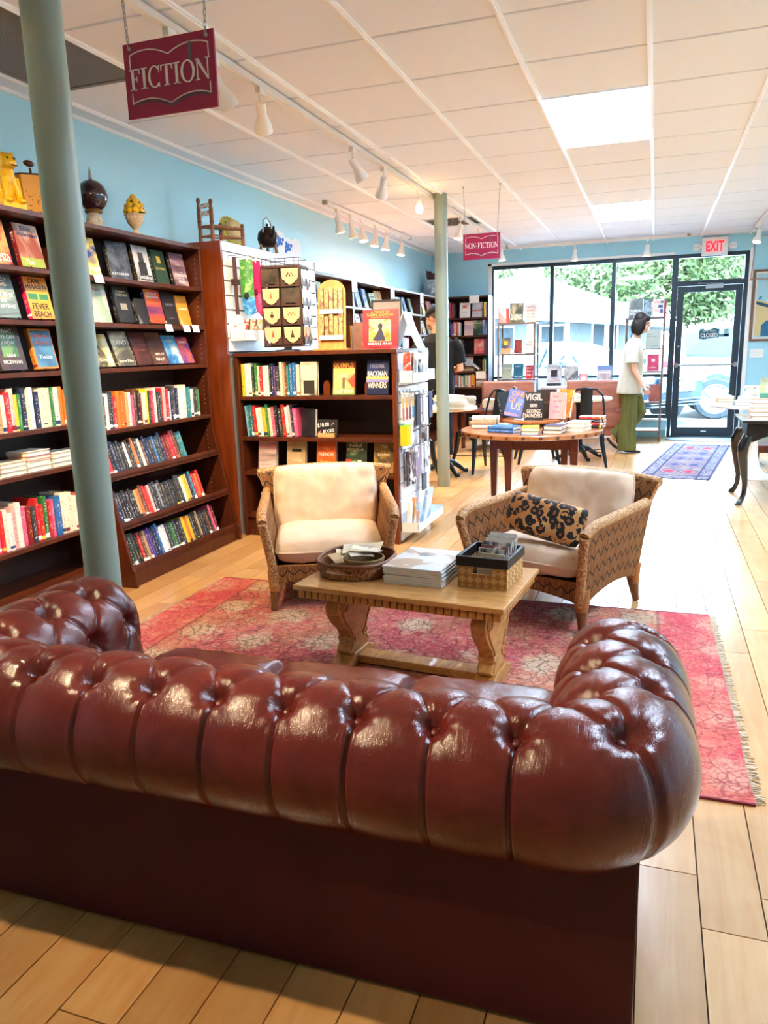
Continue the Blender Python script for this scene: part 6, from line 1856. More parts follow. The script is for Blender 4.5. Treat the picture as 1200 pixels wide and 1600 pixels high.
# ================================================================ on top of the left bookcases
ZB = 2.0765
m_yel = mat('yellow_glaze', '#e8b411', .18, coat=.5); n = N(m_yel); n.bump(n.noise(n.coord(), 28, 4), .5, .01)
def meld(name, g, m, parent, voxel, smooth=4):
    """one continuous surface from overlapping closed pieces"""
    o = g.build(name, m, parent)
    r = o.modifiers.new('remesh', 'REMESH'); r.mode = 'VOXEL'; r.voxel_size = voxel; r.use_smooth_shade = True
    s = o.modifiers.new('smooth', 'SMOOTH'); s.factor = .5; s.iterations = smooth
    bake(o)
    o.data.polygons.foreach_set('use_smooth', [True] * len(o.data.polygons))
    if not o.data.materials: o.data.materials.append(m)
    return o
t = thing('lion_figurine', 'yellow glazed seated guardian lion figurine on top of the left bookcase', 'figurine', (-3.09, 3.165, ZB), radians(75))
g = G().box(-.06, .06, -.065, .055, 0, .035).ball((0, .015, .10), (.05, .055, .075)).ball((0, -.01, .16), (.042, .045, .06)).ball((0, -.03, .225), (.045, .045, .043)).ball((0, -.07, .212), (.026, .024, .022))
for s in (-1, 1):
    g.tube([(s * .028, -.035, .15), (s * .032, -.05, .08), (s * .033, -.055, .035)], [.020, .016, .018], 10).ball((s * .033, -.066, .042), (.02, .022, .013)).ball((s * .045, .02, .07), (.026, .042, .038)).ball((s * .05, -.01, .042), (.02, .035, .013)).ball((s * .034, -.02, .262), (.012, .009, .018))
for i in range(14):
    a = i / 14 * 2 * PI; g.ball((.046 * cos(a), .0 + .02, .225 + .045 * sin(a)), .015, 8, 6)
g.tube([(0, .06, .06), (0, .085, .10), (.01, .075, .16), (0, .06, .19)], [.016, .022, .024, .010], 10)
meld('glazed_body', g, m_yel, t, .0042, 3)
eg = mat('glaze_dark', '#3a2408', .3)
for s in (-1, 1): G().ball((s * .018, -.070, .236), .006, 8, 6).build('eye', eg, t, smooth=180)
G().box(-.016, .016, -.094, -.088, .198, .203).build('mouth', eg, t)
t = thing('cachepot', 'amber yellow eight sided pot with dark landscape drawing, left of the pillar', 'pot', (-3.125, 3.37, ZB), radians(22))
m_amb = mat('amber_lacquer', '#c98a1a', .35, coat=.4); n = N(m_amb); v = n.coord()
n.base(n.mix(n.math('MULTIPLY', n.math('GREATER_THAN', n.noise(v, 24, 5, .7, 1.5), .58), n.math('GREATER_THAN', n.noise(v, 7, 1), .48)), '#c98a1a', '#6a430c'))
G().lathe([(.092, 0), (.118, .195), (.110, .195), (.086, .006)], 8).build('pot_body', m_amb, t)
G().lathe([(.119, .190), (.121, .198), (.109, .198), (.109, .190), (.119, .190)], 8, cap=False).build('dark_rim', mat('rim_lacquer', '#2a170c', .4), t)
t = thing('wooden_ladle', 'dark wooden ladle standing in the amber yellow pot', 'ladle', (-3.12, 3.375, ZB + .02))
G().tube([(0, 0, 0), (.0, .0, .12), (.02, -.025, .22)], [.008, .008, .007], 8).build('handle', m_mah, t, smooth=60)
G().ball((.024, -.034, .238), (.020, .034, .016), 12, 8).build('bowl', m_mah, t, smooth=180)
t = thing('globe_sculpture', 'dark polished globe with a silver spike on a pale stone base', 'sculpture', (-3.085, 3.79, ZB))
G().lathe([(.052, 0), (.048, .03), (.036, .075), (.032, .085)], 20).build('stone_base', wood('pale_stone', '#8f877c', '#c9c2b6', (8, 8, 8), .8, 7), t, smooth=50)
G().lathe([(.045, .082), (.05, .092), (.042, .104)], 18).build('carved_collar', mat('old_gold', '#8a6a34', .4, .6), t, smooth=50)
G().ball((0, 0, .175), (.085, .085, .088), 28, 18).build('globe', mat('aubergine', '#2a1622', .16, coat=.6), t, smooth=180)
G().lathe([(.015, .26), (.010, .275), (.012, .285), (.006, .31), (.001, .335)], 14).build('spike', mat('spike_silver', '#c9c6c0', .25, .9), t, smooth=50)
t = thing('lemon_topiary', 'small fluted urn with a pyramid of ceramic lemons on the left bookcase', 'ornament', (-3.06, 4.13, ZB))
G().lathe([(.034, 0), (.034, .012), (.016, .022), (.013, .035), (.022, .045), (.044, .07), (.054, .10), (.055, .112), (.061, .116), (.061, .124), (.05, .124)], 32, flute=16, fd=.06).build('urn', wood('urn_stone', '#b89a78', '#e0c8a4', (9, 9, 9), .7, 7), t, smooth=40)
m_lem = mat('lemon', '#ecb911', .3); m_lf = mat('lemon_leaf', '#2c4a1e', .5)
lem = G().ball((0, 0, 0), (.0195, .0195, .023), 12, 8).ball((0, 0, .022), (.006, .006, .007), 8, 5).mesh('lemon'); lem.materials.append(m_lem); lem.polygons.foreach_set('use_smooth', [True] * len(lem.polygons))
lv = G().prism([(0, 0), (.010, .012), (0, .035), (-.010, .012)], 'z', -.001, .001).mesh('leaf'); lv.materials.append(m_lf)
for k, (nn, rr, zz) in enumerate(((8, .044, .142), (6, .036, .172), (4, .022, .198), (1, 0, .222))):
    for i in range(nn):
        a = 2 * PI * i / nn + k * .5
        o = link('lemon', lem, None, t, (rr * cos(a), rr * sin(a), zz), (1.2 * cos(a + 1), 1.2 * sin(a + 1), a))
        o = link('leaf', lv, None, t, (rr * 1.12 * cos(a + .35), rr * 1.12 * sin(a + .35), zz - .012), (R.uniform(-.6, .6), R.uniform(-.6, .6), a))
G().lathe([(.05, .118), (.045, .15), (.03, .185), (.01, .215)], 14).build('leaf_core', m_lf, t, smooth=50)
t = thing('ginger_jar', 'mottled blue white jar with red brown carved animal on its lid, far corner', 'jar', (-3.08, 11.02, 2.0765))
G().lathe([(.10, 0), (.15, .06), (.165, .14), (.14, .22), (.10, .25)], 26).build('jar_body', art('#c4d2dc', '#8fa4b8', '#e8eef2', 14, 71), t, smooth=60)
g = G().ball((0, 0, .29), (.12, .09, .055)).ball((.08, -.04, .34), (.06, .05, .045)).ball((-.08, .03, .33), (.05, .05, .05)).tube([(.11, -.05, .33), (.15, -.06, .31)], [.03, .02], 8).tube([(.07, -.03, .37), (.06, -.02, .42)], [.02, .008], 8).tube([(-.1, .04, .33), (-.14, .06, .40)], [.02, .01], 8)
meld('carved_lid', g, mat('red_brown', '#5a3028', .4), t, .012, 3)

# ================================================================ far left bookcases: books in them
gX = 'books in the far left bookcases'
covs = [('#8fa8c8', '#c8d4e4', 'pale blue'), ('#e8e4da', '#d0ccc0', 'white'), ('#e6d8b0', '#d8b878', 'cream'), ('#3f5f98', '#6a8ac0', 'mid blue'), ('#e8c82c', '#f0e08a', 'yellow'), ('#c8705a', '#e8b8a0', 'coral'), ('#7aa08a', '#c0d0b8', 'sage'), ('#b03a40', '#d88078', 'red'), ('#c0b8d0', '#e0dce8', 'lilac'), ('#d8923c', '#f0d0a0', 'orange')]
bays = [(6.37, 'first'), (7.595, 'second'), (8.82, 'third'), (10.045, 'fourth')]
for bi, (y0, bn) in enumerate(bays):
    for zi, (z, zn) in enumerate(((1.80, 'top'), (1.54, 'second'))):
        k = 5 if bi < 3 else 4
        for q in range(k):
            a, b_, cn = covs[(bi * 7 + zi * 5 + q * 3) % 10]
            y = y0 + .14 + q * (.95 / (k - 1)) + R.uniform(-.015, .015)
            face_book('%s face-out book, %s in the %s shelf of the %s far bookcase' % (cn, ordn(q), zn, bn), gX, R.uniform(.13, .16), R.uniform(.19, .235), .025, (XS - .075, y, z + .001), PI / 2 + R.uniform(-.2, .1), .25, a,
                      art(a, b_, '#efece6', 7, 80 + (bi * 7 + zi * 5 + q) % 9), [], patches=((-.35, .35, .72, .80, '#5a5a62'), (-.3, .3, .12, .17, '#8a8488')) if q % 2 else ())
    for z, zn, cc in ((1.28, 'third', 'yellow white red pale-pink orange tan cream charcoal white light-blue blue cream orange red teal white navy yellow green cream white pink tan'), (1.0, 'fourth', 'yellow cream navy white red teal orange white tan charcoal blue cream pale-pink green white yellow'), (.72, 'fifth', 'charcoal tan white blue cream red green white black orange cream teal')):
        if bi < 2: continue
        cols = C_(cc); R.shuffle(cols)
        spine_row(cols, y0 + .03, 'y', XS - .03, z, '%s shelf of %s far bookcase' % (zn, bn), gX, 'left', .19, .235, .022, .045, until=y0 + 1.18)
for i, (y, lab) in enumerate(((7.60, 'first'), (8.83, 'second'), (10.05, 'third'))):
    o = G().box(0, .002, -.07, .07, -.13, .0).box(-.02, .002, -.07, .07, 0, .002).build('section_card', mat('white_card')); o.location = (XS + .016, y, 2.0775)
    tag(o, 'white section card hanging on the %s divider of the far bookcases' % lab, 'card', 'white section cards')

# ---- corner bookcase on the front wall
def bookcase_front(x0, x1, zs, label):
    t = thing('bookcase', label, 'bookcase', ((x0 + x1) / 2, YF - .001, 0), -PI / 2, 'bookcases along the left wall')
    hw = (x1 - x0) / 2; d = .30
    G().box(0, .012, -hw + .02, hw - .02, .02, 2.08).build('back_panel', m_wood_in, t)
    for s in (-1, 1): G().box(0, d, *sorted((s * hw, s * (hw - .02))), 0, 2.095).build('side_panel', m_wood, t, bevel=.002)
    for z in zs: G().box(.012, d, -hw + .02, hw - .02, z - .024, z).build('shelf', m_wood, t, bevel=.002)
    G().box(.27, .285, -hw + .02, hw - .02, 0, zs[-1] - .024).build('plinth', m_wood, t)
bookcase_front(-2.99, -2.345, [2.095, 1.785, 1.525, 1.25, .995, .757, .5, .12], 'dark corner bookcase left of the shop window')
YC = YF - .30
gC = 'books in the corner bookcase'
def fc(lab, x, z, w, h, c, pic, texts=(), patches=(), rz=0, lean=.12):
    h = min(h, .218)
    face_book(lab, gC, w, h, .03, (x, YC + .05, z + .001), rz, lean, c, pic, texts, patches)
fc('white book with red seal and fine print, corner bookcase top', -2.72, 1.785, .16, .235, '#e8e4da', art('#ece8de', '#f2efe8', '#e0dcd0', 3, 91), [], ((-.2, .2, .62, .82, '#d85a4a'), (-.35, .35, .38, .40, '#9a9488'), (-.25, .25, .3, .32, '#9a9488'), (-.1, .1, .15, .17, '#9a9488')))
fc('pale sea and red horizon book, corner bookcase top', -2.53, 1.785, .155, .24, '#c8ccd0', art('#a8b0bc', '#d8d4d0', '#c0a8a0', 4, 92, (.3, 1, 3)), [], ((-.5, .5, .42, .50, '#d8603a'),))
fc('pastel pink and peach book, corner bookcase second shelf', -2.66, 1.525, .14, .215, '#d8b8a8', art('#e8c0c0', '#f0d8b8', '#d0a8b8', 3, 93, (.3, 1, 2)))
fc('dark green tropical book, corner bookcase second shelf', -2.52, 1.525, .14, .22, '#24352a', art('#2a3a30', '#5a7a4a', '#d8c48a', 8, 94), [('ISLAND', 0, .8, .1, .7, '#e0d8b8')])
fc('bright blue sky book, corner bookcase second shelf', -2.425, 1.525, .10, .22, '#3a68b8', art('#3f70c4', '#7aa0dc', '#c8d4ec', 5, 95))
fc('coral and red slanted book, corner bookcase third shelf', -2.50, 1.25, .15, .22, '#b83a48', art('#d84a5a', '#e88a78', '#f0c8b8', 6, 96), rz=.1)
def srow(cc, x0, z, lab, tmin=.016, tmax=.03, h0=.18, h1=.23, until=-2.37):
    spine_row(C_(cc), x0, 'x', YC + .03, z, lab, gC, 'left', h0, h1, tmin, tmax, depth=.14, until=until)
srow('pink brown red charcoal', -2.96, 1.785, 'corner bookcase top shelf', until=-2.82)
srow('dark-green yellow white teal orange', -2.44, 1.785, 'corner bookcase top right', .012, .02)
srow('navy purple red white red orange white', -2.96, 1.525, 'corner bookcase second shelf', until=-2.745)
srow('white tan cream white brown pale-pink cream white charcoal', -2.96, 1.25, 'corner bookcase third shelf', until=-2.61)
srow('purple red blue white', -2.415, 1.25, 'corner bookcase third shelf right', .010, .016)
srow('orange green white teal grey', -2.445, .995, 'corner bookcase fourth shelf right', .013, .02, .17, .21)
lay('tan book lying flat on the fourth shelf of corner bookcase', gC, .15, .2, .04, (-2.68, YC + .12, .996), 1.5, PAL['tan'])
lay('brown book lying flat on the tan one, corner bookcase', gC, .14, .2, .03, (-2.68, YC + .12, 1.038), 1.55, PAL['brown'])
fc('grey photo book behind the flat tan books, corner bookcase', -2.66, 1.072, .13, .14, '#8a9098', art('#9aa0a8', '#c8ccd0', '#b87848', 8, 97))
b = put_book('book', .14, .2, .025, PAL['cream'], (-2.56, YC + .10, .998), (0, 0, 0)); b.rotation_euler = (0, radians(-52), 0); b.location = (-2.515, YC + .06, 1.010); tag(b, 'cream book fallen over on the fourth shelf of the corner bookcase', 'book', gC)
srow('purple orange blue white tan white green cream tan white orange yellow orange', -2.90, .757, 'corner bookcase fifth shelf', .018, .032, .16, .2, -2.56)
fc('tan box set, corner bookcase fifth shelf', -2.50, .757, .10, .17, '#b8905a', art('#b8905a', '#e8d8c0', '#a07a48', 3, 98), [], ((-.5, .5, .4, .55, '#e8e4dc'),))
fc('rose patterned book at the right end of the corner bookcase fifth shelf', -2.43, .757, .10, .2, '#b08890', art('#c09aa4', '#d8c0c4', '#8a6a78', 7, 99))
for (x, z, lab) in ((-2.56, 2.10, 'top edge'), (-2.46, .995, 'fourth shelf edge')):
    o = G().box(-.075, .075, -.002, 0, -.11, 0).build('section_card', mat('white_card')); o.location = (x, YC - .001 if z > 2 else YC - .001, z)
    tag(o, 'white section card on the %s of the corner bookcase' % lab, 'card', 'white section cards')

# ================================================================ display etageres in the window
m_eta = wood('etagere_wood', '#5a463e', '#7d6458', (6, 6, 2), .5, 9)
def etagere(x0, x1, y0, y1, zs, label):
    t = thing('display_stand', label, 'shelf', ((x0 + x1) / 2, (y0 + y1) / 2, 0), 0, 'open display stands in the window')
    hx, hy = (x1 - x0) / 2, (y1 - y0) / 2
    for sx_ in (-1, 1):
        for sy_ in (-1, 1): G().lathe([(.012, 0), (.014, .03), (.013, zs[0])], 10, (sx_ * hx, sy_ * hy, 0)).build('post', m_eta, t, smooth=60)
    for z in zs: G().box(-hx - .01, hx + .01, -hy - .01, hy + .01, z - .022, z).build('shelf', m_eta, t, bevel=.003)
    return t
E1 = [1.675, 1.245, .885, .50, .12]
etagere(-2.13, -1.615, 11.0, 11.33, E1, 'tall open display stand in the left window bay')
E2 = [1.68, 1.27, .965, .545, .16]
etagere(-.385, .10, 11.05, 11.40, E2, 'tall open display stand by the glass door')
gE = 'books on the window display stands'
def ef(lab, x, y, z, w, h, c, pic, texts=(), patches=(), rz=0, lean=.13, t=.028): face_book(lab, gE, w, h, t, (x, y, z + .001), rz, lean, c, pic, texts, patches)
ef('white and red slanted book on top of the left window stand', -2.06, 11.06, 1.675, .15, .22, '#c83a34', art('#e0d8d0', '#ece6de', '#d09088', 4, 101), [], ((.2, .5, 0, .9, '#d0453c'),), rz=.3)
REV = [('THE AMERICAN', 0, .36, .13, .82, '#f4f2ea'), ('REVOLUTION', 0, .20, .13, .82, '#f4f2ea')]
ef('war painting book titled in white, on top of the left window stand', -1.885, 11.04, 1.675, .19, .27, '#2a3630', art('#3a4a44', '#6a6a58', '#c8c4a8', 6, 102), REV)
ef('pale book with rows of red lettering, right on top of the left window stand', -1.685, 11.06, 1.675, .16, .245, '#c8c4bc', art('#d8d4cc', '#e4e0d8', '#c8c0b8', 5, 103), [('WE THE', 0, .82, .1, .7, '#c8483c'), ('PEOPLE', 0, .66, .1, .7, '#c8483c'), ('AND THE', 0, .45, .09, .7, '#8a9098'), ('PRESIDENT', 0, .28, .09, .8, '#5a8a6a')])
ef('navy and tan book with yellow sun, second shelf of the left window stand', -2.035, 11.06, 1.245, .135, .22, '#2a3850', art('#34445c', '#4a566a', '#8a7a64', 4, 104), [('27', -.05, .3, .1, .3, '#2a2420')], ((-.2, .2, .55, .80, '#e8b428'), (-.5, .5, 0, .35, '#c89a68')), )
ef('small red brown book in clear stand, middle of the left window stand', -1.865, 11.08, 1.245, .115, .19, '#6a2a28', art('#7a302c', '#8a3a34', '#6a2824', 4, 105))
ef('white book with pink script, second shelf of the left window stand', -1.70, 11.06, 1.245, .12, .21, '#b8b4b8', art('#d8d4d4', '#e8e4e4', '#c8c0c4', 4, 106), [('RABBIT', 0, .74, .09, .7, '#d85a7a'), ('MOON', 0, .56, .1, .7, '#d85a7a')])
ef('grey green book, lowest visible shelf of the left window stand', -2.02, 11.06, .885, .145, .21, '#8a9a84', art('#94a48c', '#a8b4a0', '#7a8a74', 4, 107), [('STORM', 0, .7, .12, .8, '#d8dcc8')])
ef('dark teal book with white figure, lowest visible shelf of left window stand', -1.855, 11.06, .885, .14, .21, '#17566a', art('#1c6076', '#246c84', '#e0e8e8', 4, 108, soft=.2), [('HEART', 0, .84, .1, .6, '#e4ecec'), ('THE LOVER', .02, .14, .1, .85, '#e4ecec')])
ef('bright red book with white letters, lowest visible shelf of left window stand', -1.695, 11.06, .885, .10, .185, '#c8242c', art('#d0282e', '#d83a3c', '#c02028', 4, 109), [('DROP', 0, .8, .12, .7, '#f4f0ec'), ('DEAD', 0, .55, .14, .7, '#f4f0ec'), ('RED', 0, .3, .14, .6, '#f4f0ec')])
ef('war painting book titled in white, on top of the stand by the door', -.275, 11.09, 1.68, .18, .255, '#26342e', art('#34443e', '#5a5e50', '#b0b098', 6, 110), REV)
ef('dark green and navy book, middle of the top row by the door', -.125, 11.14, 1.68, .11, .25, '#1e3a34', art('#24405a', '#2c5040', '#8aa0b0', 7, 111), [], ((-.5, .5, .92, 1, '#2f5a44'),))
ef('white book with red and blue block letters, top row by the door', .015, 11.10, 1.68, .145, .235, '#a8303c', art('#e8e6e2', '#f2f0ec', '#dcd8d4', 3, 112), [('NONE', -.15, .82, .15, .55, '#d83a3c'), ('OF', -.28, .58, .15, .25, '#d83a3c'), ('THIS', -.15, .36, .15, .55, '#d83a3c')], ((.18, .45, .75, .9, '#5a6a74'), (-.02, .4, .5, .66, '#2c4a6a'), (.15, .42, .2, .44, '#3a5a80')), rz=.08)
ef('maroon book edge at the right end of the top row by the door', .095, 11.20, 1.68, .05, .22, '#8a2438', art('#9a2a3e', '#8a2438', '#a83a4c', 5, 113))
ef('sage grey book titled Dear New York on the second shelf by the door', -.035, 11.10, 1.27, .20, .245, '#8f9a8e', art('#a3aca0', '#a8b0a4', '#9ca69a', 2, 114), [('DEAR', -.22, .74, .045, .36, '#3a3e3a'), ('NEW YORK,', -.08, .62, .045, .64, '#3a3e3a'), ('Stanton', .15, .10, .035, .5, '#5a5e5a')])
ef('blue book half hidden by the walking woman, second shelf by the door', -.27, 11.14, 1.27, .13, .2, '#2a62a8', art('#2f6ab0', '#4a84c4', '#245a98', 4, 115))
ef('crimson book with white cloud emblem, third shelf by the door', -.02, 11.10, .965, .155, .225, '#a81f48', art('#b8244e', '#c02a54', '#ac2048', 3, 116), [('THE', 0, .25, .03, .2, '#f0d8dc'), ('WATERMARK', 0, .18, .05, .6, '#f0d8dc')], ((-.14, .14, .55, .72, '#e8c0c8'),))
ef('russet book with small cream stars, fourth shelf by the door', .015, 11.10, .545, .145, .235, '#8a3f34', art('#94483a', '#9c5042', '#8a4034', 3, 117), [], ((-.3, -.26, .3, .34, '#d8b8a0'), (.1, .14, .1, .14, '#d8b8a0'), (-.2, -.16, .7, .74, '#d8b8a0')))
ef('small sage box card on the fourth shelf by the door', -.17, 11.12, .545, .09, .12, '#b8c4b0', art('#c0ccb8', '#ccd4c4', '#b4c0ac', 4, 118))

# ---- books along the window ledge
gWn = 'books along the window ledge'
ZL_ = .272
# low white ledge cabinet top that carries them
t = thing('ledge_cabinet', 'low white cabinet under the middle of the shop window', 'cabinet', (-.86, 11.36, 0))
G().box(-.68, .42, -.14, .14, .0, .74).build('carcass', m_white, t, bevel=.003)
G().box(-.70, .44, -.16, .15, .74, .765).build('top', m_white, t, bevel=.003)
for i in range(3): G().box(-.67 + .365 * i, -.315 + .365 * i, -.155, -.141, .03, .73).build('door', m_white, t, bevel=.003)
zl = .766
def wf(lab, x, w, h, c, pic, texts=(), patches=()): face_book(lab, gWn, w, h, .025, (x, 11.27, zl), 0, .15, c, pic, texts, patches)
wf('pale cover with a large black disc on the window ledge', -1.37, .21, .31, '#4a5058', art('#b8bcc0', '#c8ccce', '#a8acb2', 14, 121), [('STATION', 0, .87, .09, .8, '#6a7078'), ('LANDSCAPES', 0, .24, .07, .85, '#b86a60')], ((-.22, .22, .42, .74, '#1c1f24'), (-.5, .5, 0, .12, '#20242a')))
wf('grey street photograph book on the window ledge', -1.13, .20, .28, '#c8ccd0', art('#8a9094', '#b8bcb8', '#5a6068', 7, 122))
wf('small pink and white framed book on the window ledge', -.955, .12, .17, '#3a3e48', art('#c86a70', '#e0a0a0', '#b85a60', 5, 123), [], ((-.28, .28, .25, .75, '#e8e4e4'),))
wf('landscape book with blue sky band on the window ledge', -.67, .20, .28, '#b8bcc4', art('#8aa0c0', '#c8b8a8', '#a8949c', 8, 124), [], ((-.5, .5, .78, 1, '#6a86b4'), (-.42, .42, .62, .70, '#d8dce4')))
g = G()
word = 'CATOMO'
pane = [o for o in bpy.data.objects if o.name.startswith('pane')][3]
for i, ch in enumerate(word):
    a = (i - 2.5) * .13
    text(ch, mat('decal_white', '#ffffff', .6), bpy.data.objects['window_2'], (-1.04 + .75 * sin(a), YF + .070, 1.02 + .10 * cos(a) + .0), .10, .055, rot=(PI / 2, 0, 0), name='decal_letter')

# ================================================================ leather club chairs by the window
m_rose = mat('rose_leather', '#a0685c', .4); n = N(m_rose); n.base(n.ramp(n.noise(n.coord('Object', (1, 1, 3)), 4, 4), [(.3, '#8a5448'), (.7, '#b07868')])); n.bump(n.noise(n.coord('Object', (4, 4, 12)), 3, 4), .3, .01)
def club(x, y, rz, label):
    t = thing('club_chair', label, 'armchair', (x, y, 0), rz, 'rose leather club chairs')
    # back at -Y (towards camera), front towards +Y
    def back(a, b):
        z = .28 + .62 * b; hw = .36 - .015 * b
        return Vector((-hw + 2 * hw * a, -.30 - .10 * b - .015 * sin(PI * a), z)), Vector((0, -1, .1)).normalized()
    g = G(); g.shell(lambda a, b: (back(a, b)[0], -back(a, b)[1]), 16, 12, -.13); g.uv = None
    g.build('back', m_rose, t, smooth=50, bevel=.03)
    for s in (-1, 1):
        g = G().prism([(-.34, .17), (.36, .17), (.38, .50), (.33, .56), (-.30, .60), (-.36, .50)], 'x', *sorted((s * .27, s * .38)))
        g.build('arm', m_rose, t, smooth=40, bevel=.03)
    G().box(-.27, .27, -.28, .34, .17, .30).build('seat_base', m_rose, t, bevel=.02)
    G().box(-.265, .265, -.26, .37, .30, .43).build('seat_cushion', m_rose, t, bevel=.045, smooth=50)
    for sx_ in (-1, 1):
        for sy_ in (-1, 1): G().tube([(sx_ * .31, sy_ * .30, .18), (sx_ * .33, sy_ * .32, 0)], [.026, .016], 10).build('leg', m_mah, t, smooth=60)
    return t
club(-1.87, 10.50, radians(6), 'rose brown leather club chair in front of the left window stand')
club(-.70, 10.52, radians(-4), 'rose brown leather club chair beside the walking woman')

# ================================================================ cafe tables and metal chairs
m_iron = mat('cast_iron', '#1c242b', .38, .6)
m_tolix = mat('black_sheet_metal', '#1d2831', .3, .5)
m_ctop = mat('cream_top', '#e3d9c2', .35)
def cafe(x, y, r, z, label, rz=0.4):
    t = thing('cafe_table', label, 'table', (x, y, 0), rz, 'cafe tables with iron pedestals')
    G().lathe([(r - .02, z - .034), (r, z - .028), (r, z - .004), (r - .004, z)], 48).build('table_top', m_ctop, t, smooth=40)
    G().lathe([(.16, z - .045), (.16, z - .034)], 24).build('mounting_plate', m_iron, t)
    G().lathe([(.065, .10), (.055, .14), (.042, .2), (.045, .32), (.038, .36), (.042, .62), (.06, z - .045)], 20).build('column', m_iron, t, smooth=50)
    for k in range(4):
        a = k * PI / 2
        ft = G().tube([(cos(a) * .03, sin(a) * .03, .13), (cos(a) * .11, sin(a) * .11, .12), (cos(a) * .19, sin(a) * .19, .07), (cos(a) * .25, sin(a) * .25, .022), (cos(a) * .29, sin(a) * .29, .018)], [.036, .032, .026, .018, .024], 10).build('foot', m_iron, t, smooth=60)
    return t
cafe(-2.12, 7.90, .36, .73, 'round cream cafe table with iron pedestal behind the far pillar', .785)
cafe(-.82, 9.30, .37, .73, 'round cream cafe table with iron pedestal behind the round wooden table', .5)
def tolix(x, y, rz, label):
    t = thing('metal_chair', label, 'chair', (x, y, 0), rz, 'black metal cafe chairs')
    w = .18
    # seat: dished sheet with rolled edge
    g = G()
    def P(a, b):
        X, Y = -w + 2 * w * a, -w + 2 * w * b
        e = max(abs(2 * a - 1), abs(2 * b - 1))
        return (X, Y, .45 - .008 * (1 - e ** 4) - (.03 * max(0, (e - .93) / .07) ** 2))
    g.grid(P, 20, 20); g.uv = None
    g.box(-w, w, -w, w, .405, .425)
    g.build('seat', m_tolix, t, smooth=50)
    G().tube([(-w, -w, .42), (w, -w, .42), (w, w, .42), (-w, w, .42)], .012, 8, closed=True).build('seat_rim', m_tolix, t, smooth=60)
    for sx_ in (-1, 1):
        for sy_ in (-1, 1):
            G().tube([(sx_ * w * .92, sy_ * w * .92, .43), (sx_ * w * 1.02, sy_ * w * 1.02, .25), (sx_ * (w + .055), sy_ * (w + .055), 0)], [.034, .027, .015], 6).build('leg', m_tolix, t, smooth=30)
    for s in (-1, 1):
        pts = [(-w + .04 + (2 * w - .08) * i / 10, s * (w + .002), .36 + .045 * sin(PI * i / 10)) for i in range(11)]
        G().tube(pts, .010, 6).build('arch_brace', m_tolix, t, smooth=60)
    G().tube([(-.21, -.21, .16), (.21, .21, .16)], .006, 6).build('cross_brace', m_tolix, t); G().tube([(-.21, .21, .168), (.21, -.21, .168)], .006, 6).build('cross_brace', m_tolix, t)
    # back at -Y: bent tube hoop with a wide splat
    hoop = [(-w, -w + .01, .43), (-w - .015, -w - .03, .62), (-w + .01, -w - .07, .80), (-.10, -w - .085, .868), (0, -w - .088, .878), (.10, -w - .085, .868), (w - .01, -w - .07, .80), (w + .015, -w - .03, .62), (w, -w + .01, .43)]
    G().tube(hoop, .0125, 8).build('back_hoop', m_tolix, t, smooth=60)
    def sp(a, b):
        return Vector((-.065 + .13 * a, -w - .005 - .08 * b - .008 * sin(PI * a), .43 + .44 * b)), Vector((0, -1, .15)).normalized()
    g = G(); g.shell(sp, 6, 8, .004); g.uv = None
    g.build('splat', m_tolix, t, smooth=50)
    return t
tolix(-1.80, 8.22, radians(135), 'black metal chair at the cafe table, right of the far pillar')
tolix(-2.33, 7.28, radians(-19), 'black metal chair at the cafe table, left of the far pillar')
tolix(-.70, 8.78, radians(4), 'black metal chair with arched back in front of the right cafe table')
tolix(-1.27, 8.95, radians(-75), 'black metal chair left of the right cafe table')

# things on the cafe tables
gT = 'piles on the left cafe table'
def mags(x, y, z, rz, cols, w, h, t_, where, grp):
    for i, cn in enumerate(cols):
        lay('%s magazine, %s in the pile %s' % (cn, ordn(i), where), grp, w, h, t_, (x + R.uniform(-.012, .012), y + R.uniform(-.012, .012), z), rz + R.uniform(-.15, .15), PAL[cn], 'magazine', 'magazine'); z += t_ + .0008
mags(-1.93, 7.70, .731, .1, ['cream', 'tan', 'cream', 'white'], .20, .26, .02, 'at the front of the left cafe table', gT)
mags(-2.10, 8.03, .731, .9, ['white', 'blue', 'white', 'tan', 'white'], .21, .27, .022, 'at the back of the left cafe table', gT)
mags(-.78, 9.10, .731, .2, ['cream', 'white'], .18, .26, .02, 'on the right cafe table', 'piles on the right cafe table')
mags(-1.0, 9.32, .731, 1.2, ['white', 'light blue', 'white'], .2, .27, .014, 'at the left of the right cafe table', 'piles on the right cafe table')
# side table with heaped magazines between the pillar and the club chair
t = thing('low_book_table', 'low table heaped with magazines in front of the corner bookcase', 'table', (-2.12, 9.85, 0))
G().box(-.34, .34, -.26, .26, .52, .55).build('table_top', m_mah, t, bevel=.004)
for sx_ in (-1, 1):
    for sy_ in (-1, 1): G().box(*sorted((sx_ * .33, sx_ * .28)), *sorted((sy_ * .25, sy_ * .20)), 0, .52).build('leg', m_mah, t)
mags(-2.30, 9.78, .551, .2, ['red', 'white', 'blue', 'tan', 'white', 'navy', 'white', 'light blue', 'pale pink'], .21, .28, .018, 'at the left of the low magazine table', 'piles on the low magazine table')
mags(-1.97, 9.80, .551, .1, ['blue', 'white', 'cream', 'white', 'light blue', 'white', 'tan', 'white'], .22, .28, .016, 'at the right of the low magazine table', 'piles on the low magazine table')

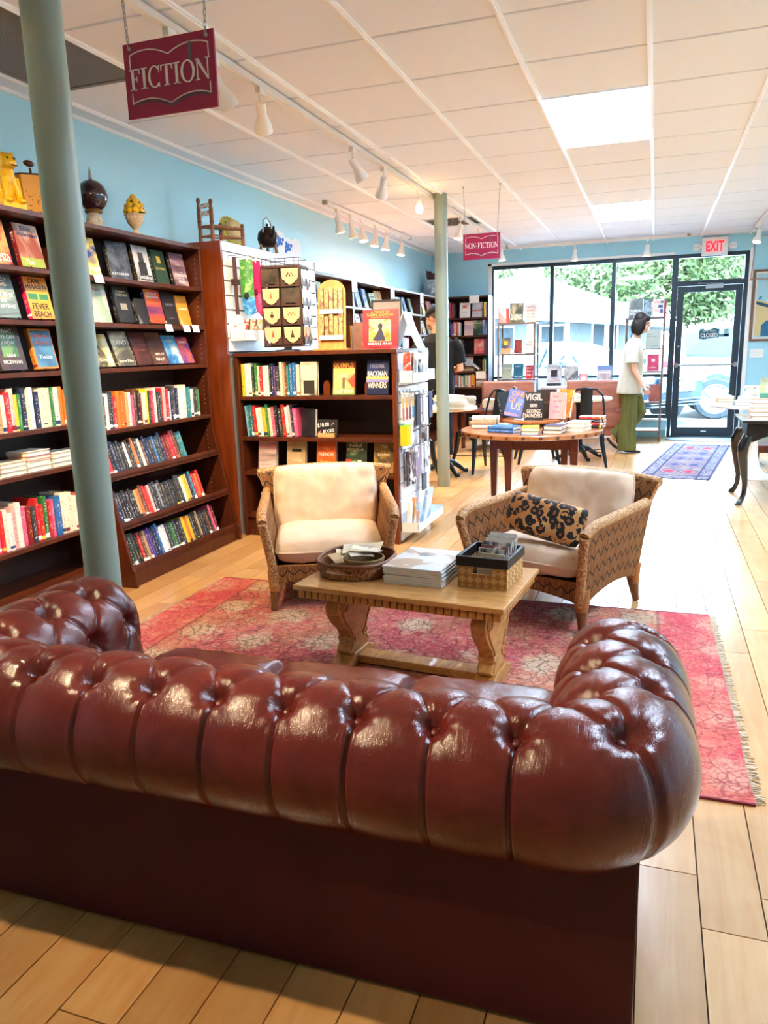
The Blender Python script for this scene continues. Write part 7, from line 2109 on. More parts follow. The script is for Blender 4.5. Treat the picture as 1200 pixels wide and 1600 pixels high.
# ================================================================ right edge: black table, tulip table
m_blk = mat('black_lacquer', '#0e0f13', .14, coat=.6)
BX, BY = .735, 6.76
t = thing('console_table', 'black lacquered table with cabriole leg at the right edge', 'table', (BX, BY, 0))
G().box(-.045, .95, -.06, .62, .685, .705).build('table_top', m_blk, t, bevel=.006)
G().prism([(-.005, .53), (.05, .53), (.12, .565), (.20, .59), (.70, .59), (.78, .565), (.85, .53), (.905, .53), (.905, .685), (-.005, .685)], 'y', -.02, .0).build('front_apron', m_blk, t, bevel=.003)
G().prism([(.0, .53), (.07, .56), (.16, .59), (.40, .59), (.49, .56), (.56, .53), (.56, .685), (.0, .685)], 'x', -.005, .015).build('side_apron', m_blk, t, bevel=.003)
for (x, y, dx, dy) in ((0, 0, -1, -1), (.90, 0, 1, -1), (0, .56, -1, 1), (.90, .56, 1, 1)):
    k = .7071
    pts = [(x + .012 * 1, y, .58), (x - .0 + dx * .020, y + dy * .012, .50), (x + dx * .022, y + dy * .014, .42), (x + dx * .004, y + dy * .0, .30), (x - dx * .012, y - dy * .008, .18), (x - dx * .010, y - dy * .006, .10), (x + dx * .008, y + dy * .006, .045), (x + dx * .030, y + dy * .020, .016)]
    lg = G().tube(pts, [.042, .044, .038, .030, .022, .019, .020, .024], 12).build('leg', m_blk, t, smooth=60)
    G().ball((x + dx * .030, y + dy * .020, .014), (.030, .026, .014), 12, 6).build('pad_foot', m_blk, lg, smooth=180)
gK = 'paperbacks piled on the black table'
z = .706
for i, cn in enumerate(['pale pink', 'tan', 'tan', 'tan', 'tan']):
    lay('tan paged paperback, %s in the pile on the black table' % ('bottom', 'second', 'third', 'fourth', 'topmost')[i], gK, .22, .16, .034, (.86 + R.uniform(-.003, .003), 6.80 + R.uniform(-.003, .003), z), R.uniform(-.02, .02) - PI, '#c9ab96', nm='paperback'); z += .0348
zt_ = z
face_book('framed landscape card standing on the paperback pile at the right edge', 'cards on the black table', .21, .16, .012, (.92, 6.82, zt_ + .001), -.05, .18, '#c8b48a', art('#c8b468', '#a8bc88', '#8a6a5a', 6, 131), [], ((-.3, .5, .25, .62, '#d0ccc8'), (-.5, .5, 0, .22, '#4a8a6a')))
t = thing('tulip_table', 'white round tulip table with trumpet base behind the black table', 'table', (.97, 8.28, 0))
m_tul = mat('tulip_white', '#f0ece4', .18, coat=.4)
G().lathe([(.255, 0), (.255, .008), (.20, .022), (.12, .05), (.07, .11), (.045, .22), (.036, .36), (.042, .52), (.07, .64), (.14, .70)], 40).build('trumpet_base', m_tul, t, smooth=60)
G().lathe([(.44, .70), (.49, .722), (.485, .732)], 56).build('table_top', m_tul, t, smooth=40)
gV = 'piles on the tulip table'
mags(.66, 8.18, .733, .1, ['cream', 'tan', 'cream'], .16, .24, .026, 'at the left of the tulip table', gV)
mags(.90, 8.05, .733, 1.4, ['white', 'cream', 'white'], .17, .25, .026, 'at the front of the tulip table', gV)
mags(.99, 8.42, .733, .3, ['white', 'light blue', 'white', 'cream', 'white', 'cream'], .17, .24, .026, 'at the back of the tulip table', gV)
t = thing('low_stool', 'low brown wooden stool behind the tulip table', 'stool', (1.28, 9.20, 0))
G().box(-.22, .22, -.18, .18, .14, .22).build('stool_top', m_mah, t, bevel=.006)
for sx_ in (-1, 1):
    for sy_ in (-1, 1): G().box(*sorted((sx_ * .21, sx_ * .16)), *sorted((sy_ * .17, sy_ * .12)), 0, .14).build('foot', m_mah, t)

# ================================================================ framed poster, switch plate, copper hanger on the front wall
t = thing('framed_poster', 'framed seaside poster in a brown wooden frame right of the glass door', 'picture', (1.63, YF - .001, 1.795))
hw, hh = .425, .47
g = G()
for (x0, x1, z0, z1) in ((-hw, hw, hh - .03, hh), (-hw, hw, -hh, -hh + .03), (-hw, -hw + .03, -hh + .03, hh - .03), (hw - .03, hw, -hh + .03, hh - .03)): g.box(x0, x1, -.03, 0, z0, z1)
g.build('frame', wood('frame_wood', '#6a4630', '#8f6244', (4, 4, 2), .45, 9), t, bevel=.002)
G().box(-hw + .03, hw - .03, -.012, -.004, -hh + .03, hh - .03).build('mount', mat('mount_white', '#eceee8', .6), t)
P0 = -.0128
def pt(nm, poly, c, y=P0): G().prism(poly, 'y', y, y + .0006).build(nm, mat('ink_' + c, c, .5), t)
X0, X1, Z0_, Z1_ = -hw + .055, hw - .055, -hh + .055, hh - .055
pt('poster_sky', [(X0, Z0_), (X1, Z0_), (X1, Z1_), (X0, Z1_)], '#a8d4e0')
pt('poster_hill', [(X0 + .08, 0), (X1, -.05), (X1, .2), (X0 + .35, .22), (X0 + .2, .16)], '#cfe4e0', P0 - .0004)
pt('poster_sand', [(X0, Z0_ + .02), (X1, Z0_ + .02), (X1, -.12), (X0, .03)], '#d8c48a', P0 - .0008)
pt('poster_prow', [(X0, .06), (X1, -.17), (X1, -.23), (X0, .02)], '#1f4a6a', P0 - .0012)
pt('poster_prow_line', [(X0, .075), (X1, -.15), (X1, -.165), (X0, .062)], '#e8b83a', P0 - .0014)
pt('poster_sea', [(X0 + .08, Z0_ + .01), (X1, Z0_ + .01), (X1, -.30), (X0 + .55, -.2), (X0 + .3, -.17), (X0 + .14, -.20), (X0 + .08, -.26)], '#1f6f96', P0 - .0016)
pt('poster_mast', [(X0 + .155, .18), (X0 + .17, .18), (X0 + .17, .30), (X0 + .155, .30)], '#2a5a78', P0 - .0016)
pt('poster_bird', [(X0 + .02, .08), (X0 + .06, .085), (X0 + .07, .12), (X0 + .05, .125), (X0 + .03, .11)], '#2a8aa4', P0 - .0016)
t = thing('switch_plate', 'white three gang switch plate below the framed poster', 'switch', (1.315, YF - .001, 1.165))
G().box(-.085, .085, -.006, 0, -.06, .06).build('plate', mat('switch_white', '#eef0ee', .4), t, bevel=.002)
for i in range(3): G().box(-.061 + .046 * i, -.031 + .046 * i, -.010, -.006, -.030, .030).build('rocker', mat('switch_white'), t, bevel=.002)
t = thing('copper_hanger', 'thin copper wire hanger on the wall right of the exit sign', 'hanger', (1.19, YF - .001, 2.62))
m_cop = mat('copper', '#c98f84', .3, .8)
G().tube([(0, -.012, .10), (0, -.014, -.2), (-.02, -.014, -.48)], .0055, 6).build('upright_wire', m_cop, t, smooth=60)
G().tube([(0, -.012, .06), (.05, -.05, .05), (.10, -.08, .075), (.2, -.10, .06), (.3, -.10, .05)], .005, 6).build('upper_arm', m_cop, t, smooth=60)
G().tube([(-.02, -.034, -.48), (.10, -.040, -.475), (.25, -.040, -.49)], .005, 6).build('lower_arm', m_cop, t, smooth=60)
G().box(-.012, .012, -.012, 0, .04, .08).build('wall_clip', m_cop, t)
G().box(-.03, -.01, -.034, 0, -.49, -.47).build('wall_clip', m_cop, t)
# door sign
t = thing('door_sign', 'wavy dark teal sign reading CLOSED on the glass door', 'sign', (.70, YF + .066, 1.44))
pts = [(-.13, .02), (-.125, .075), (-.07, .078), (-.05, .05), (.0, .065), (.06, .085), (.13, .07), (.125, -.05), (.09, -.045), (.06, -.055), (.0, -.06), (-.06, -.072), (-.13, -.06)]
G().prism([(x, z) for x, z in pts], 'y', 0, .003).build('sign_board', mat('sign_teal', '#2b5f6c', .5), t)
text('CLOSED', mat('ink_#ffffff', '#ffffff'), t, (0, -.001, -.015), .055, .22, bold=.01)
text("Sorry, We're", mat('ink_#ffffff'), t, (0, -.001, .045), .022, .16)
for i, (x, z, w, h, c) in enumerate(((.87, 1.42, .045, .02, '#6a9ab0'), (.92, 1.46, .03, .05, '#8ab4b8'), (.93, 1.42, .03, .02, '#3a9ad0'))):
    o = G().box(-w, w, 0, .001, -h, h).build('door_sticker', mat('ink_' + c, c)); o.location = (x, YF + .068, z); tag(o, ('small grey blue', 'pale green', 'bright blue')[i] + ' sticker on the glass of the door', 'sticker', 'stickers on the door glass')
# ================================================================ outside the shop front
struct(G().box(-40, 40, YF + .26, 70, -.25, -.02), 'ground', mat('concrete', '#62625f', .8), 'pale concrete parking ground outside the shop')
m_carw = mat('car_white', '#7a8086', .5, 0, spec=.2); m_carb = mat('car_blue', '#253447', .5, 0, spec=.2)
m_cg = mat('car_glass', '#30383e', .7, spec=.1); m_tyre = mat('tyre', '#1f262c', .8); m_rim = mat('alloy', '#9aa2a8', .4, .2); m_trim = mat('car_black', '#26303a', .5)
def car(name, label, loc, rz, m, suv):
    """nose towards local +X; origin on the ground under the middle"""
    t = thing(name, label, 'car', loc, rz, None)
    L, Wd = (4.7, 1.86)
    hgt = 1.72 if suv else 1.46
    # stations: x, half width, sill z, shoulder z, roof z (roof = shoulder where no cabin)
    if suv:
        st = [(-2.35, .70, .45, .90, .90), (-2.28, .86, .32, 1.05, 1.10), (-2.0, .91, .26, 1.08, 1.62), (-1.5, .93, .24, 1.06, 1.71), (-.6, .93, .24, 1.02, 1.72), (.1, .93, .24, 1.0, 1.68), (.6, .93, .24, 1.0, 1.42), (.95, .92, .24, 1.02, 1.06), (1.6, .90, .25, .98, 1.0), (2.1, .84, .28, .88, .90), (2.33, .70, .36, .70, .70)]
    else:
        st = [(-2.35, .68, .45, .85, .85), (-2.28, .84, .32, .98, 1.0), (-1.8, .90, .25, 1.0, 1.08), (-1.35, .92, .23, .97, 1.36), (-.7, .92, .23, .95, 1.45), (.0, .92, .23, .94, 1.43), (.45, .92, .23, .94, 1.25), (.85, .92, .23, .96, 1.0), (1.6, .90, .25, .90, .92), (2.1, .85, .28, .93, .95), (2.30, .76, .34, .84, .85)]
    g = G(); K = 14; rings = []
    for (x, w, s0, sh, rf) in st:
        ring_ = []
        prof = [(0, s0), (.92, s0), (1.0, s0 + .10), (1.0, (s0 + sh) / 2), (.985, sh), (.80, sh + (rf - sh) * .55), (.70, sh + (rf - sh) * .95), (0, rf + .02)]
        pts = [(w * a, z) for a, z in prof]
        full = [(y, z) for y, z in pts] + [(-y, z) for y, z in pts[::-1][1:-1]]
        rings.append([(x, y, z) for y, z in full])
    K = len(rings[0])
    vs = [p for r_ in rings for p in r_]; fs = []
    for i in range(len(rings) - 1):
        for k in range(K): fs.append((i * K + k, i * K + (k + 1) % K, (i + 1) * K + (k + 1) % K, (i + 1) * K + k))
    fs += [tuple(range(K))[::-1], tuple(range((len(rings) - 1) * K, len(rings) * K))]
    g._add(vs, fs)
    g.build('car_body', m, t, smooth=35, sub=1)
    # glazing panels, slightly proud
    cab = [s for s in st if s[4] - s[3] > .2]
    for sgn in (-1, 1):
        for (i0, i1) in ((0, len(cab) // 2), (len(cab) // 2, len(cab) - 1)):
            q = []
            for i in range(i0, i1 + 1):
                x, w, s0, sh, rf = cab[i]; q.append((x + (.05 if i == i0 else -.05 if i == i1 else 0), sgn * (w * .955 + .004), sh + .05))
            for i in range(i1, i0 - 1, -1):
                x, w, s0, sh, rf = cab[i]; q.append((x + (.05 if i == i0 else -.05 if i == i1 else 0), sgn * (w * .755 + .010), sh + (rf - sh) * .80))
            gg = G(); nq = len(q); gg._add(q + [(a, b - sgn * .03, c) for a, b, c in q], [tuple(range(nq)) if sgn > 0 else tuple(range(nq))[::-1], tuple(range(nq, 2 * nq))[::-1] if sgn > 0 else tuple(range(nq, 2 * nq))] + [(i, (i + 1) % nq, nq + (i + 1) % nq, nq + i) for i in range(nq)])
            gg.build('side_window', m_cg, t)
    a_, b_ = (cab[-1], [s for s in st if s[0] > cab[-1][0]][0])
    q = [(a_[0] + .02, -a_[1] * .66, a_[4] + .015), (a_[0] + .02, a_[1] * .66, a_[4] + .015), (b_[0] - .02, b_[1] * .80, b_[4] + .03), (b_[0] - .02, -b_[1] * .80, b_[4] + .03)]
    g = G(); g._add(q + [(x, y, z - .03) for x, y, z in q], [(0, 1, 2, 3), (7, 6, 5, 4)] + [(i, (i + 1) % 4, 4 + (i + 1) % 4, 4 + i) for i in range(4)]); g.build('windscreen', m_cg, t)
    # wheels with ten spokes
    for x in (-1.42, 1.40):
        for sgn in (-1, 1):
            Mw = Matrix.Translation((x, sgn * .84, .355)) @ Matrix.Rotation(-sgn * PI / 2, 4, 'X')
            wh = G().lathe([(.22, -.10), (.34, -.10), (.36, -.06), (.36, .06), (.34, .10), (.25, .105), (.25, .06)], 36, M=Mw).build('tyre', m_tyre, t, smooth=40)
            gs = G().lathe([(.25, .06), (.262, .107), (.24, .107), (.235, .07)], 36, M=Mw).lathe([(.05, .05), (.05, .095), (.02, .10)], 16, M=Mw)
            for k in range(10):
                Mk = Mw @ Matrix.Rotation(2 * PI * k / 10, 4, 'Z')
                gs.box(.03, .245, -.018, .018, .07, .095, M=Mk)
            gs.build('wheel_rim', m_rim, wh, smooth=40)
            G().lathe([(.24, .02), (.01, .02)], 24, M=Mw).build('brake_disc', m_trim, wh)
            arch = [(x + .44 * cos(a), .355 + .44 * sin(a)) for a in [PI * i / 16 for i in range(17)]] + [(x + .38 * cos(a), .355 + .38 * sin(a)) for a in [PI * i / 16 for i in range(16, -1, -1)]]
            G().prism(arch, 'y', *sorted((sgn * .90, sgn * .945))).build('wheel_arch', m_trim, t)
    # front: grille, emblem, headlamps, lower intake
    fx = st[-1][0]
    G().box(fx - .10, fx + .035, -.42, .42, .56, .80).build('grille', m_trim, t, bevel=.01)
    for i in range(6): G().box(fx + .03, fx + .042, -.40 + .145 * i, -.385 + .145 * i, .57, .79).build('grille_bar', m_rim, t)
    for i in range(3): G().box(fx - .10, fx + .02, -.6, .6, .335 + .05 * i, .36 + .05 * i).build('intake_slat', m_trim, t)
    em = G().tube([(fx + .055, .085 * cos(a), .70 + .085 * sin(a)) for a in [2 * PI * i / 24 for i in range(24)]], .012, 6, closed=True)
    em.tube([(fx + .055, .06, .76), (fx + .055, .11, .81)], .009, 6).box(fx + .048, fx + .06, -.082, .082, .685, .715)
    em.build('round_emblem', m_rim, t)
    for s in (-1, 1):
        G().box(fx - .30, fx - .02, *sorted((s * .5, s * .76)), .72, .83).build('headlamp', mat('lamp_glass', '#e4ecf0', .1), t, bevel=.02)
        rx = st[0][0]
        G().box(rx - .0, rx + .22, *sorted((s * .60, s * .90)), .92, 1.06).build('tail_lamp', mat('tail_red', '#c8303a', .25), t, bevel=.03)
        for x in (.0, .9 if False else -.95): G().box(x, x + .16, *sorted((s * .925, s * .945)), .86, .885).build('door_handle', m_rim, t)
        G().box(.55, .72, *sorted((s * .93, s * 1.08)), .98, 1.10).build('mirror', m, t, bevel=.03)
    return t
hd = (.76, -.65)
car('parked_car', 'pale blue car parked nose first outside the glass door', (.36 - 2.3 * hd[0], 13.35 - 2.3 * hd[1], -.02), atan2(hd[1], hd[0]), m_carb, False)
car('parked_car', 'white sport utility car parked side on beyond the blue car', (2.40, 15.75, -.02), radians(4), m_carw, True)
# covered porch building across the lot
m_sid = mat('siding', '#4a5256', .8); m_roof = mat('roof_grey', '#323a40', .7)
t = thing('porch_house', 'pale house with gabled porch roof across the parking lot', 'house', (-2.4, 24, 0))
G().box(-5, 2.2, 1, 7, 0, 2.6).build('wall', m_sid, t)
G().prism([(-5.6, 2.5), (2.9, 1.75), (2.9, 1.95), (-1.2, 3.5), (-5.6, 2.9)], 'y', -.4, 7.4).build('roof', m_roof, t)
for i in range(7): G().box(-4.8 + 1.15 * i, -4.68 + 1.15 * i, 0, .12, 0, 2.2).build('porch_post', m_white, t)
for i in range(16): G().box(-4.8 + .42 * i, -4.74 + .42 * i, .02, .06, .2, 1.0).build('baluster', m_white, t)
G().box(-4.8, 2.0, .0, .08, 1.0, 1.07).build('hand_rail', m_white, t)
for i in range(4): 
    wn = G().box(-4.3 + 1.6 * i, -3.5 + 1.6 * i, .96, 1.0, 1.0, 2.0).build('window', m_white, t)
    G().box(-4.25 + 1.6 * i, -3.55 + 1.6 * i, .94, .96, 1.05, 1.95).build('pane', m_cg, wn)
t = thing('street_sign', 'rounded square white sign panel on a post outside the left window', 'sign', (-2.80, 18.5, -.02))
G().box(-.03, .03, -.03, .03, 0, 3.18).build('post', mat('post_grey', '#b9c4cc', .5), t)
pts = []
for k, (cx, cz) in enumerate(((.2, .2), (-.2, .2), (-.2, -.2), (.2, -.2))):
    for i in range(5):
        a = k * PI / 2 + PI / 2 * i / 4; pts.append((cx + .07 * cos(a), cz + .07 * sin(a)))
Mq = Matrix.Translation((0, 0, 3.0))
G().prism([(x, z * .75) for x, z in pts], 'y', -.06, -.03, M=Mq).build('sign_panel', mat('panel_blue', '#c4d6e4', .5), t)
G().tube([(x, -.062, z * .75) for x, z in pts], .012, 6, closed=True).build('panel_rim', mat('panel_rim', '#9ab4c8', .5), t, rot=None, loc=(0, 0, 3.0))
struct(G().box(-2.95, -2.75, 13.0, 13.2, -.02, 4.0).box(3.4, 3.6, 13.0, 13.2, -.02, 4.0), 'trim_4', m_white, 'white posts of the covered walk outside')
# trees
m_leafs = mat('leaf_green', '#5f7f34', .9, spec=.05); n = N(m_leafs); oi = n.n('ShaderNodeObjectInfo'); n.base(n.ramp(n.noise(n.coord('Object'), 1.2, 2), [(.35, '#2b3621'), (.65, '#465231')])); n.b.inputs['Subsurface Weight'].default_value = 0
m_bark = mat('bark', '#7a6a5a', .9)
def tree(x, y, h, r, label, seed):
    rr = random.Random(seed)
    t = thing('street_tree', label, 'tree', (x, y, -.02), 0, 'trees beyond the parking lot')
    g = G().tube([(0, 0, 0), (.1, 0, h * .3), (.0, .1, h * .6)], [.22, .17, .08], 8)
    for k in range(5):
        a = k * 1.3; g.tube([(0, 0, h * (.3 + .06 * k)), (cos(a) * r * .5, sin(a) * r * .5, h * (.5 + .07 * k))], [.08, .03], 6)
    g.build('trunk', m_bark, t, smooth=60)
    g = G()
    blobs = [(rr.uniform(-1, 1) * r * .7, rr.uniform(-1, 1) * r * .7, h * rr.uniform(.35, .95), r * rr.uniform(.3, .5)) for _ in range(16)]
    vs = []; fs = []
    for bx_, by_, bz_, br in blobs:
        for _ in range(330):
            v = Vector((rr.gauss(0, 1), rr.gauss(0, 1), rr.gauss(0, 1))).normalized() * br * rr.uniform(.7, 1.05)
            c = Vector((bx_, by_, bz_)) + v
            u = Vector((rr.gauss(0, 1), rr.gauss(0, 1), rr.gauss(0, 1))).normalized(); w = u.orthogonal().normalized(); s = rr.uniform(.14, .27)
            i = len(vs); vs += [c, c + u * s + w * s * .4, c + u * 2 * s, c + u * s - w * s * .4]; fs.append((i, i + 1, i + 2, i + 3))
    g._add(vs, fs); o = g.build('foliage', m_leafs, t); o['kind'] = 'stuff'
TL = [(-7.6, 38, 8, 3.2, 'tree rising behind the left end of the porch house'), (.9, 37, 8, 3.3, 'tree behind the right end of the porch house'), (9.2, 37, 8, 3.3, 'tree seen above the white car'), (5.0, 46.5, 11, 3.6, 'taller tree in the second row, seen above the glass door'), (-3.6, 46.5, 11, 3.6, 'taller tree in the second row, seen through the middle window bay')]
for i, a in enumerate(TL): tree(*a, 40 + i)
# ================================================================ people
m_skin = mat('skin', '#e0b096', .55); m_skin2 = mat('skin_ruddy', '#d39a80', .55)
def limb(g, pts, rs, n=14, flat=1.0): g.tube(pts, rs, n, flat=flat)
def dense(pts, rs, k=3):
    """rounded joint: resample polyline"""
    P_ = [Vector(p) for p in pts]; op, orr = [], []
    for i in range(len(P_) - 1):
        for j in range(k):
            f = j / k; op.append(P_[i].lerp(P_[i + 1], f)); orr.append(rs[i] + (rs[i + 1] - rs[i]) * f)
    op.append(P_[-1]); orr.append(rs[-1])
    return op, orr
def ellipsoid_torso(g, rings, n=20):
    """rings: (centre, rx, ry, yaw) from bottom to top"""
    vs = []; fs = []
    for c, rx, ry, yaw in rings:
        for k in range(n):
            a = 2 * PI * k / n; x, y = rx * cos(a), ry * sin(a)
            vs.append((c[0] + x * cos(yaw) - y * sin(yaw), c[1] + x * sin(yaw) + y * cos(yaw), c[2]))
    m_ = len(rings)
    for i in range(m_ - 1):
        for k in range(n): fs.append((i * n + k, i * n + (k + 1) % n, (i + 1) * n + (k + 1) % n, (i + 1) * n + k))
    fs += [tuple(range(n))[::-1], tuple(range((m_ - 1) * n, m_ * n))]
    g._add(vs, fs)
def hand(g, w, d, side, curl=.5, L=.175):
    """palm, four unequal fingers and thumb from wrist w pointing along d; side = palm normal, thumb towards 'fwd'"""
    w = Vector(w); d = Vector(d).normalized(); nrm = Vector(side).normalized(); fw = d.cross(nrm).normalized()
    p1 = w + d * .085
    g.tube([w - d * .02, w + d * .02, w + d * .055, p1], [.022, .028, .036, .034], 12, flat=.55)
    for i, (off, ln) in enumerate(((-.027, .066), (-.009, .076), (.010, .071), (.028, .056))):
        b = w + d * .072 + fw * (-off)
        k1 = b + d * ln * .45 + nrm * .010 * curl; k2 = k1 + (d * (1 - .5 * curl) + nrm * curl).normalized() * ln * .35; k3 = k2 + (d * (.7 - .7 * curl) + nrm * (.3 + curl)).normalized() * ln * .30
        g.tube([b, k1, k2, k3], [.0095, .009, .0082, .0068], 8)
    b = w + d * .022 + fw * .024
    k1 = b + (d * .6 + fw * .8).normalized() * .034; k2 = k1 + (d * .95 + fw * .25 + nrm * .2).normalized() * .034
    g.tube([w + d * .005 + fw * .008, b, k1, k2], [.014, .0125, .0105, .008], 8)
def head_parts(g, c, f, up, s=1.0):
    """skull, jaw, nose, ears, brow; c head centre, f facing, up; returns frame"""
    c = Vector(c); f = Vector(f).normalized(); up = Vector(up); up = (up - f * up.dot(f)).normalized(); r = f.cross(up)
    M = Matrix((( r.x, f.x, up.x, c.x), (r.y, f.y, up.y, c.y), (r.z, f.z, up.z, c.z), (0, 0, 0, 1)))
    B = lambda p, rad: g.ball((p[0] * s, p[1] * s, p[2] * s), tuple(q * s for q in rad), 18, 12, M=M)
    B((0, -.012, .035), (.074, .092, .088)); B((0, .028, -.035), (.058, .062, .070)); B((0, .052, -.082), (.034, .032, .026))
    B((0, .090, -.012), (.0115, .016, .020)); B((0, .086, .008), (.009, .010, .026)); B((0, .078, .030), (.046, .016, .012))
    B((.034, .064, -.03), (.024, .022, .024)); B((-.034, .064, -.03), (.024, .022, .024))
    B((0, .082, -.050), (.020, .010, .008)); B((0, .080, -.060), (.018, .010, .007))
    for q in (-1, 1): B((q * .074, -.006, -.002), (.010, .019, .030))
    return M
def face_bits(M, t, brow, s=1.0):
    for q in (-1, 1):
        G().ball((q * .031 * s, .079 * s, .008 * s), .0105 * s, 10, 8, M=M).build('eye', mat('eye_white', '#f2efe8', .3), t, smooth=180)
        G().ball((q * .031 * s, .0875 * s, .008 * s), .0048 * s, 8, 6, M=M).build('iris', mat('iris_dark', '#2a1d16', .3), t, smooth=180)
        G().tube([M @ Vector((q * x * s, (.086 - .25 * (x - .03) ** 2 * 40) * s, (.030 + .004 * (1 - ((x - .032) / .018) ** 2)) * s)) for x in (.016, .024, .032, .040, .048)], .0032, 6).build('eyebrow', brow, t, smooth=60)
    G().ball((0, .0875 * s, -.0545 * s), (.019 * s, .005 * s, .0055 * s), 10, 6, M=M).build('lips', mat('lips', '#b8706a', .5), t, smooth=180)

# ---- the walking woman, facing +X
wx, wy = -.25, 9.97
t = thing('person', 'woman with dark bob, cream t-shirt and wide olive trousers walking towards the door', 'person', (wx, wy, 0))
g = G()
hipz = .90
# far (left) leg: knee forward, foot trailing; near (right) leg planted
p, r_ = dense([(-.03, .085, hipz), (.115, .085, .50), (-.19, .09, .20), (-.215, .09, .16)], [.085, .056, .036, .034]); limb(g, p, r_)
p, r_ = dense([(-.03, -.085, hipz), (-.01, -.09, .48), (-.02, -.09, .09), (-.015, -.09, .06)], [.085, .056, .038, .038]); limb(g, p, r_)
# torso
ellipsoid_torso(g, [((-.03, 0, .82), .10, .15, 0), ((-.03, 0, .92), .115, .165, 0), ((-.01, 0, 1.05), .095, .135, 0), ((.0, 0, 1.18), .105, .15, 0), ((-.005, 0, 1.30), .095, .155, 0), ((.0, 0, 1.37), .06, .11, 0), ((.015, 0, 1.41), .045, .05, 0)])
p, r_ = dense([(.01, 0, 1.36), (.04, 0, 1.46), (.055, 0, 1.52)], [.052, .047, .046]); limb(g, p, r_)
# near arm slightly forward, far arm back
p, r_ = dense([(-.005, -.155, 1.335), (-.005, -.20, 1.24), (.02, -.215, 1.04), (.125, -.205, .84)], [.046, .042, .036, .023]); limb(g, p, r_)
hand(g, (.125, -.205, .84), (.55, .05, -.85), (.1, 1, 0), .55)
p, r_ = dense([(-.005, .155, 1.335), (-.01, .20, 1.24), (-.06, .215, 1.04), (-.06, .20, .84)], [.046, .042, .036, .023]); limb(g, p, r_)
hand(g, (-.06, .20, .84), (.2, -.05, -.97), (0, -1, 0), .55)
M = head_parts(g, (.083, 0, 1.575), (.97, 0, -.24), (.24, 0, .97), .97)
# feet
limb(g, [(-.05, -.09, .05), (.02, -.09, .045), (.11, -.09, .028)], [.036, .036, .024], flat=.8)
limb(g, [(-.25, .09, .18), (-.20, .09, .10), (-.135, .09, .032)], [.034, .036, .022], flat=.8)
meld('body', g, m_skin, t, .0058, 3)
face_bits(M, t, mat('brow_dark', '#2a1c18', .7), .97)
# hair: bob
g = G()
B = lambda p_, rad: g.ball(p_, rad, 20, 14, M=M)
B((0, -.030, .050), (.086, .090, .086)); B((0, -.055, -.035), (.094, .074, .105))
for q in (-1, 1): B((q * .070, -.012, -.042), (.031, .062, .108)); B((q * .050, .045, .072), (.040, .038, .036)); B((q * .074, .012, .02), (.015, .034, .05))
hair = meld('hair', g, mat('dark_hair', '#1d1311', .6, spec=.25), t, .006, 4)
# glasses
gg = G()
for q in (-1, 1):
    gg.tube([M @ Vector((q * .033 + .024 * cos(a), .098, .006 + .019 * sin(a))) for a in [2 * PI * i / 16 for i in range(16)]], .0022, 5, closed=True)
    gg.tube([M @ Vector((q * .057, .096, .010)), M @ Vector((q * .078, .0, .012))], .002, 5)
gg.tube([M @ Vector((-.010, .100, .010)), M @ Vector((.010, .100, .010))], .002, 5)
gg.build('glasses', mat('glasses_frame', '#5a3a30', .3), t)
# t-shirt: loose, to the hips
m_tee = fabric('cream_tee', '#b9b5a6', '#aca896', 300, .9, 9)
g = G()
ellipsoid_torso(g, [((-.03, 0, .735), .155, .215, 0), ((-.03, 0, .80), .150, .21, 0), ((-.02, 0, .95), .140, .195, 0), ((-.01, 0, 1.10), .132, .185, 0), ((-.005, 0, 1.22), .126, .188, 0), ((-.005, 0, 1.31), .108, .18, 0), ((.004, 0, 1.375), .075, .125, 0), ((.012, 0, 1.405), .057, .072, 0)], 26)
for s in (-1, 1):
    p, r_ = dense([(-.005, s * .13, 1.335), (-.005, s * .19, 1.27), (-.004 if s < 0 else -.03, s * .222, 1.10)], [.068, .072, .078]); limb(g, p, r_, 16)
for i in range(6):
    a = .6 + i * .9; g.tube([(-.03 + .14 * cos(a), .2 * sin(a), .76), (-.02 + .13 * cos(a + .25), .185 * sin(a + .25), 1.0)], [.014, .004], 8)
meld('t_shirt', g, m_tee, t, .008, 3)
# trousers: wide olive
m_olive = mat('olive_cloth', '#6f7232', .85); n = N(m_olive); n.bump(n.noise(n.coord('Object', (14, 14, 2)), 3, 3), .5, .02); n.base(n.ramp(n.noise(n.coord('Object', (10, 10, 1)), 3, 2), [(.3, '#4f5222'), (.7, '#666a32')]))
g = G()
ellipsoid_torso(g, [((-.03, 0, .70), .13, .17, 0), ((-.03, 0, .84), .128, .175, 0), ((-.02, 0, .93), .115, .16, 0)], 22)
p, r_ = dense([(-.03, -.085, .86), (-.02, -.092, .5), (-.035, -.092, .25), (-.035, -.092, .035)], [.105, .095, .102, .116], 4); limb(g, p, r_, 18)
p, r_ = dense([(-.03, .085, .86), (.10, .088, .50), (-.03, .09, .34), (-.20, .09, .19)], [.105, .085, .084, .085], 4); limb(g, p, r_, 18)
g.tube([(.06, -.12, .75), (.05, -.13, .4), (.07, -.12, .06)], [.012, .014, .016], 8); g.tube([(-.03, -.19, .7), (-.04, -.185, .3), (-.04, -.20, .06)], [.010, .012, .014], 8)
meld('trousers', g, m_olive, t, .0085, 3)
m_flat = mat('black_flat', '#15161a', .35)
for nm, pts in (('shoe', [(-.062, -.09, .030), (-.01, -.09, .030), (.07, -.09, .024), (.135, -.09, .016)]), ('shoe', [(-.275, .09, .165), (-.235, .09, .110), (-.18, .09, .055), (-.12, .09, .020)])):
    g = G(); g.tube(pts, [.034, .042, .040, .020], 12, flat=.62); meld(nm, g, m_flat, t, .006, 2)

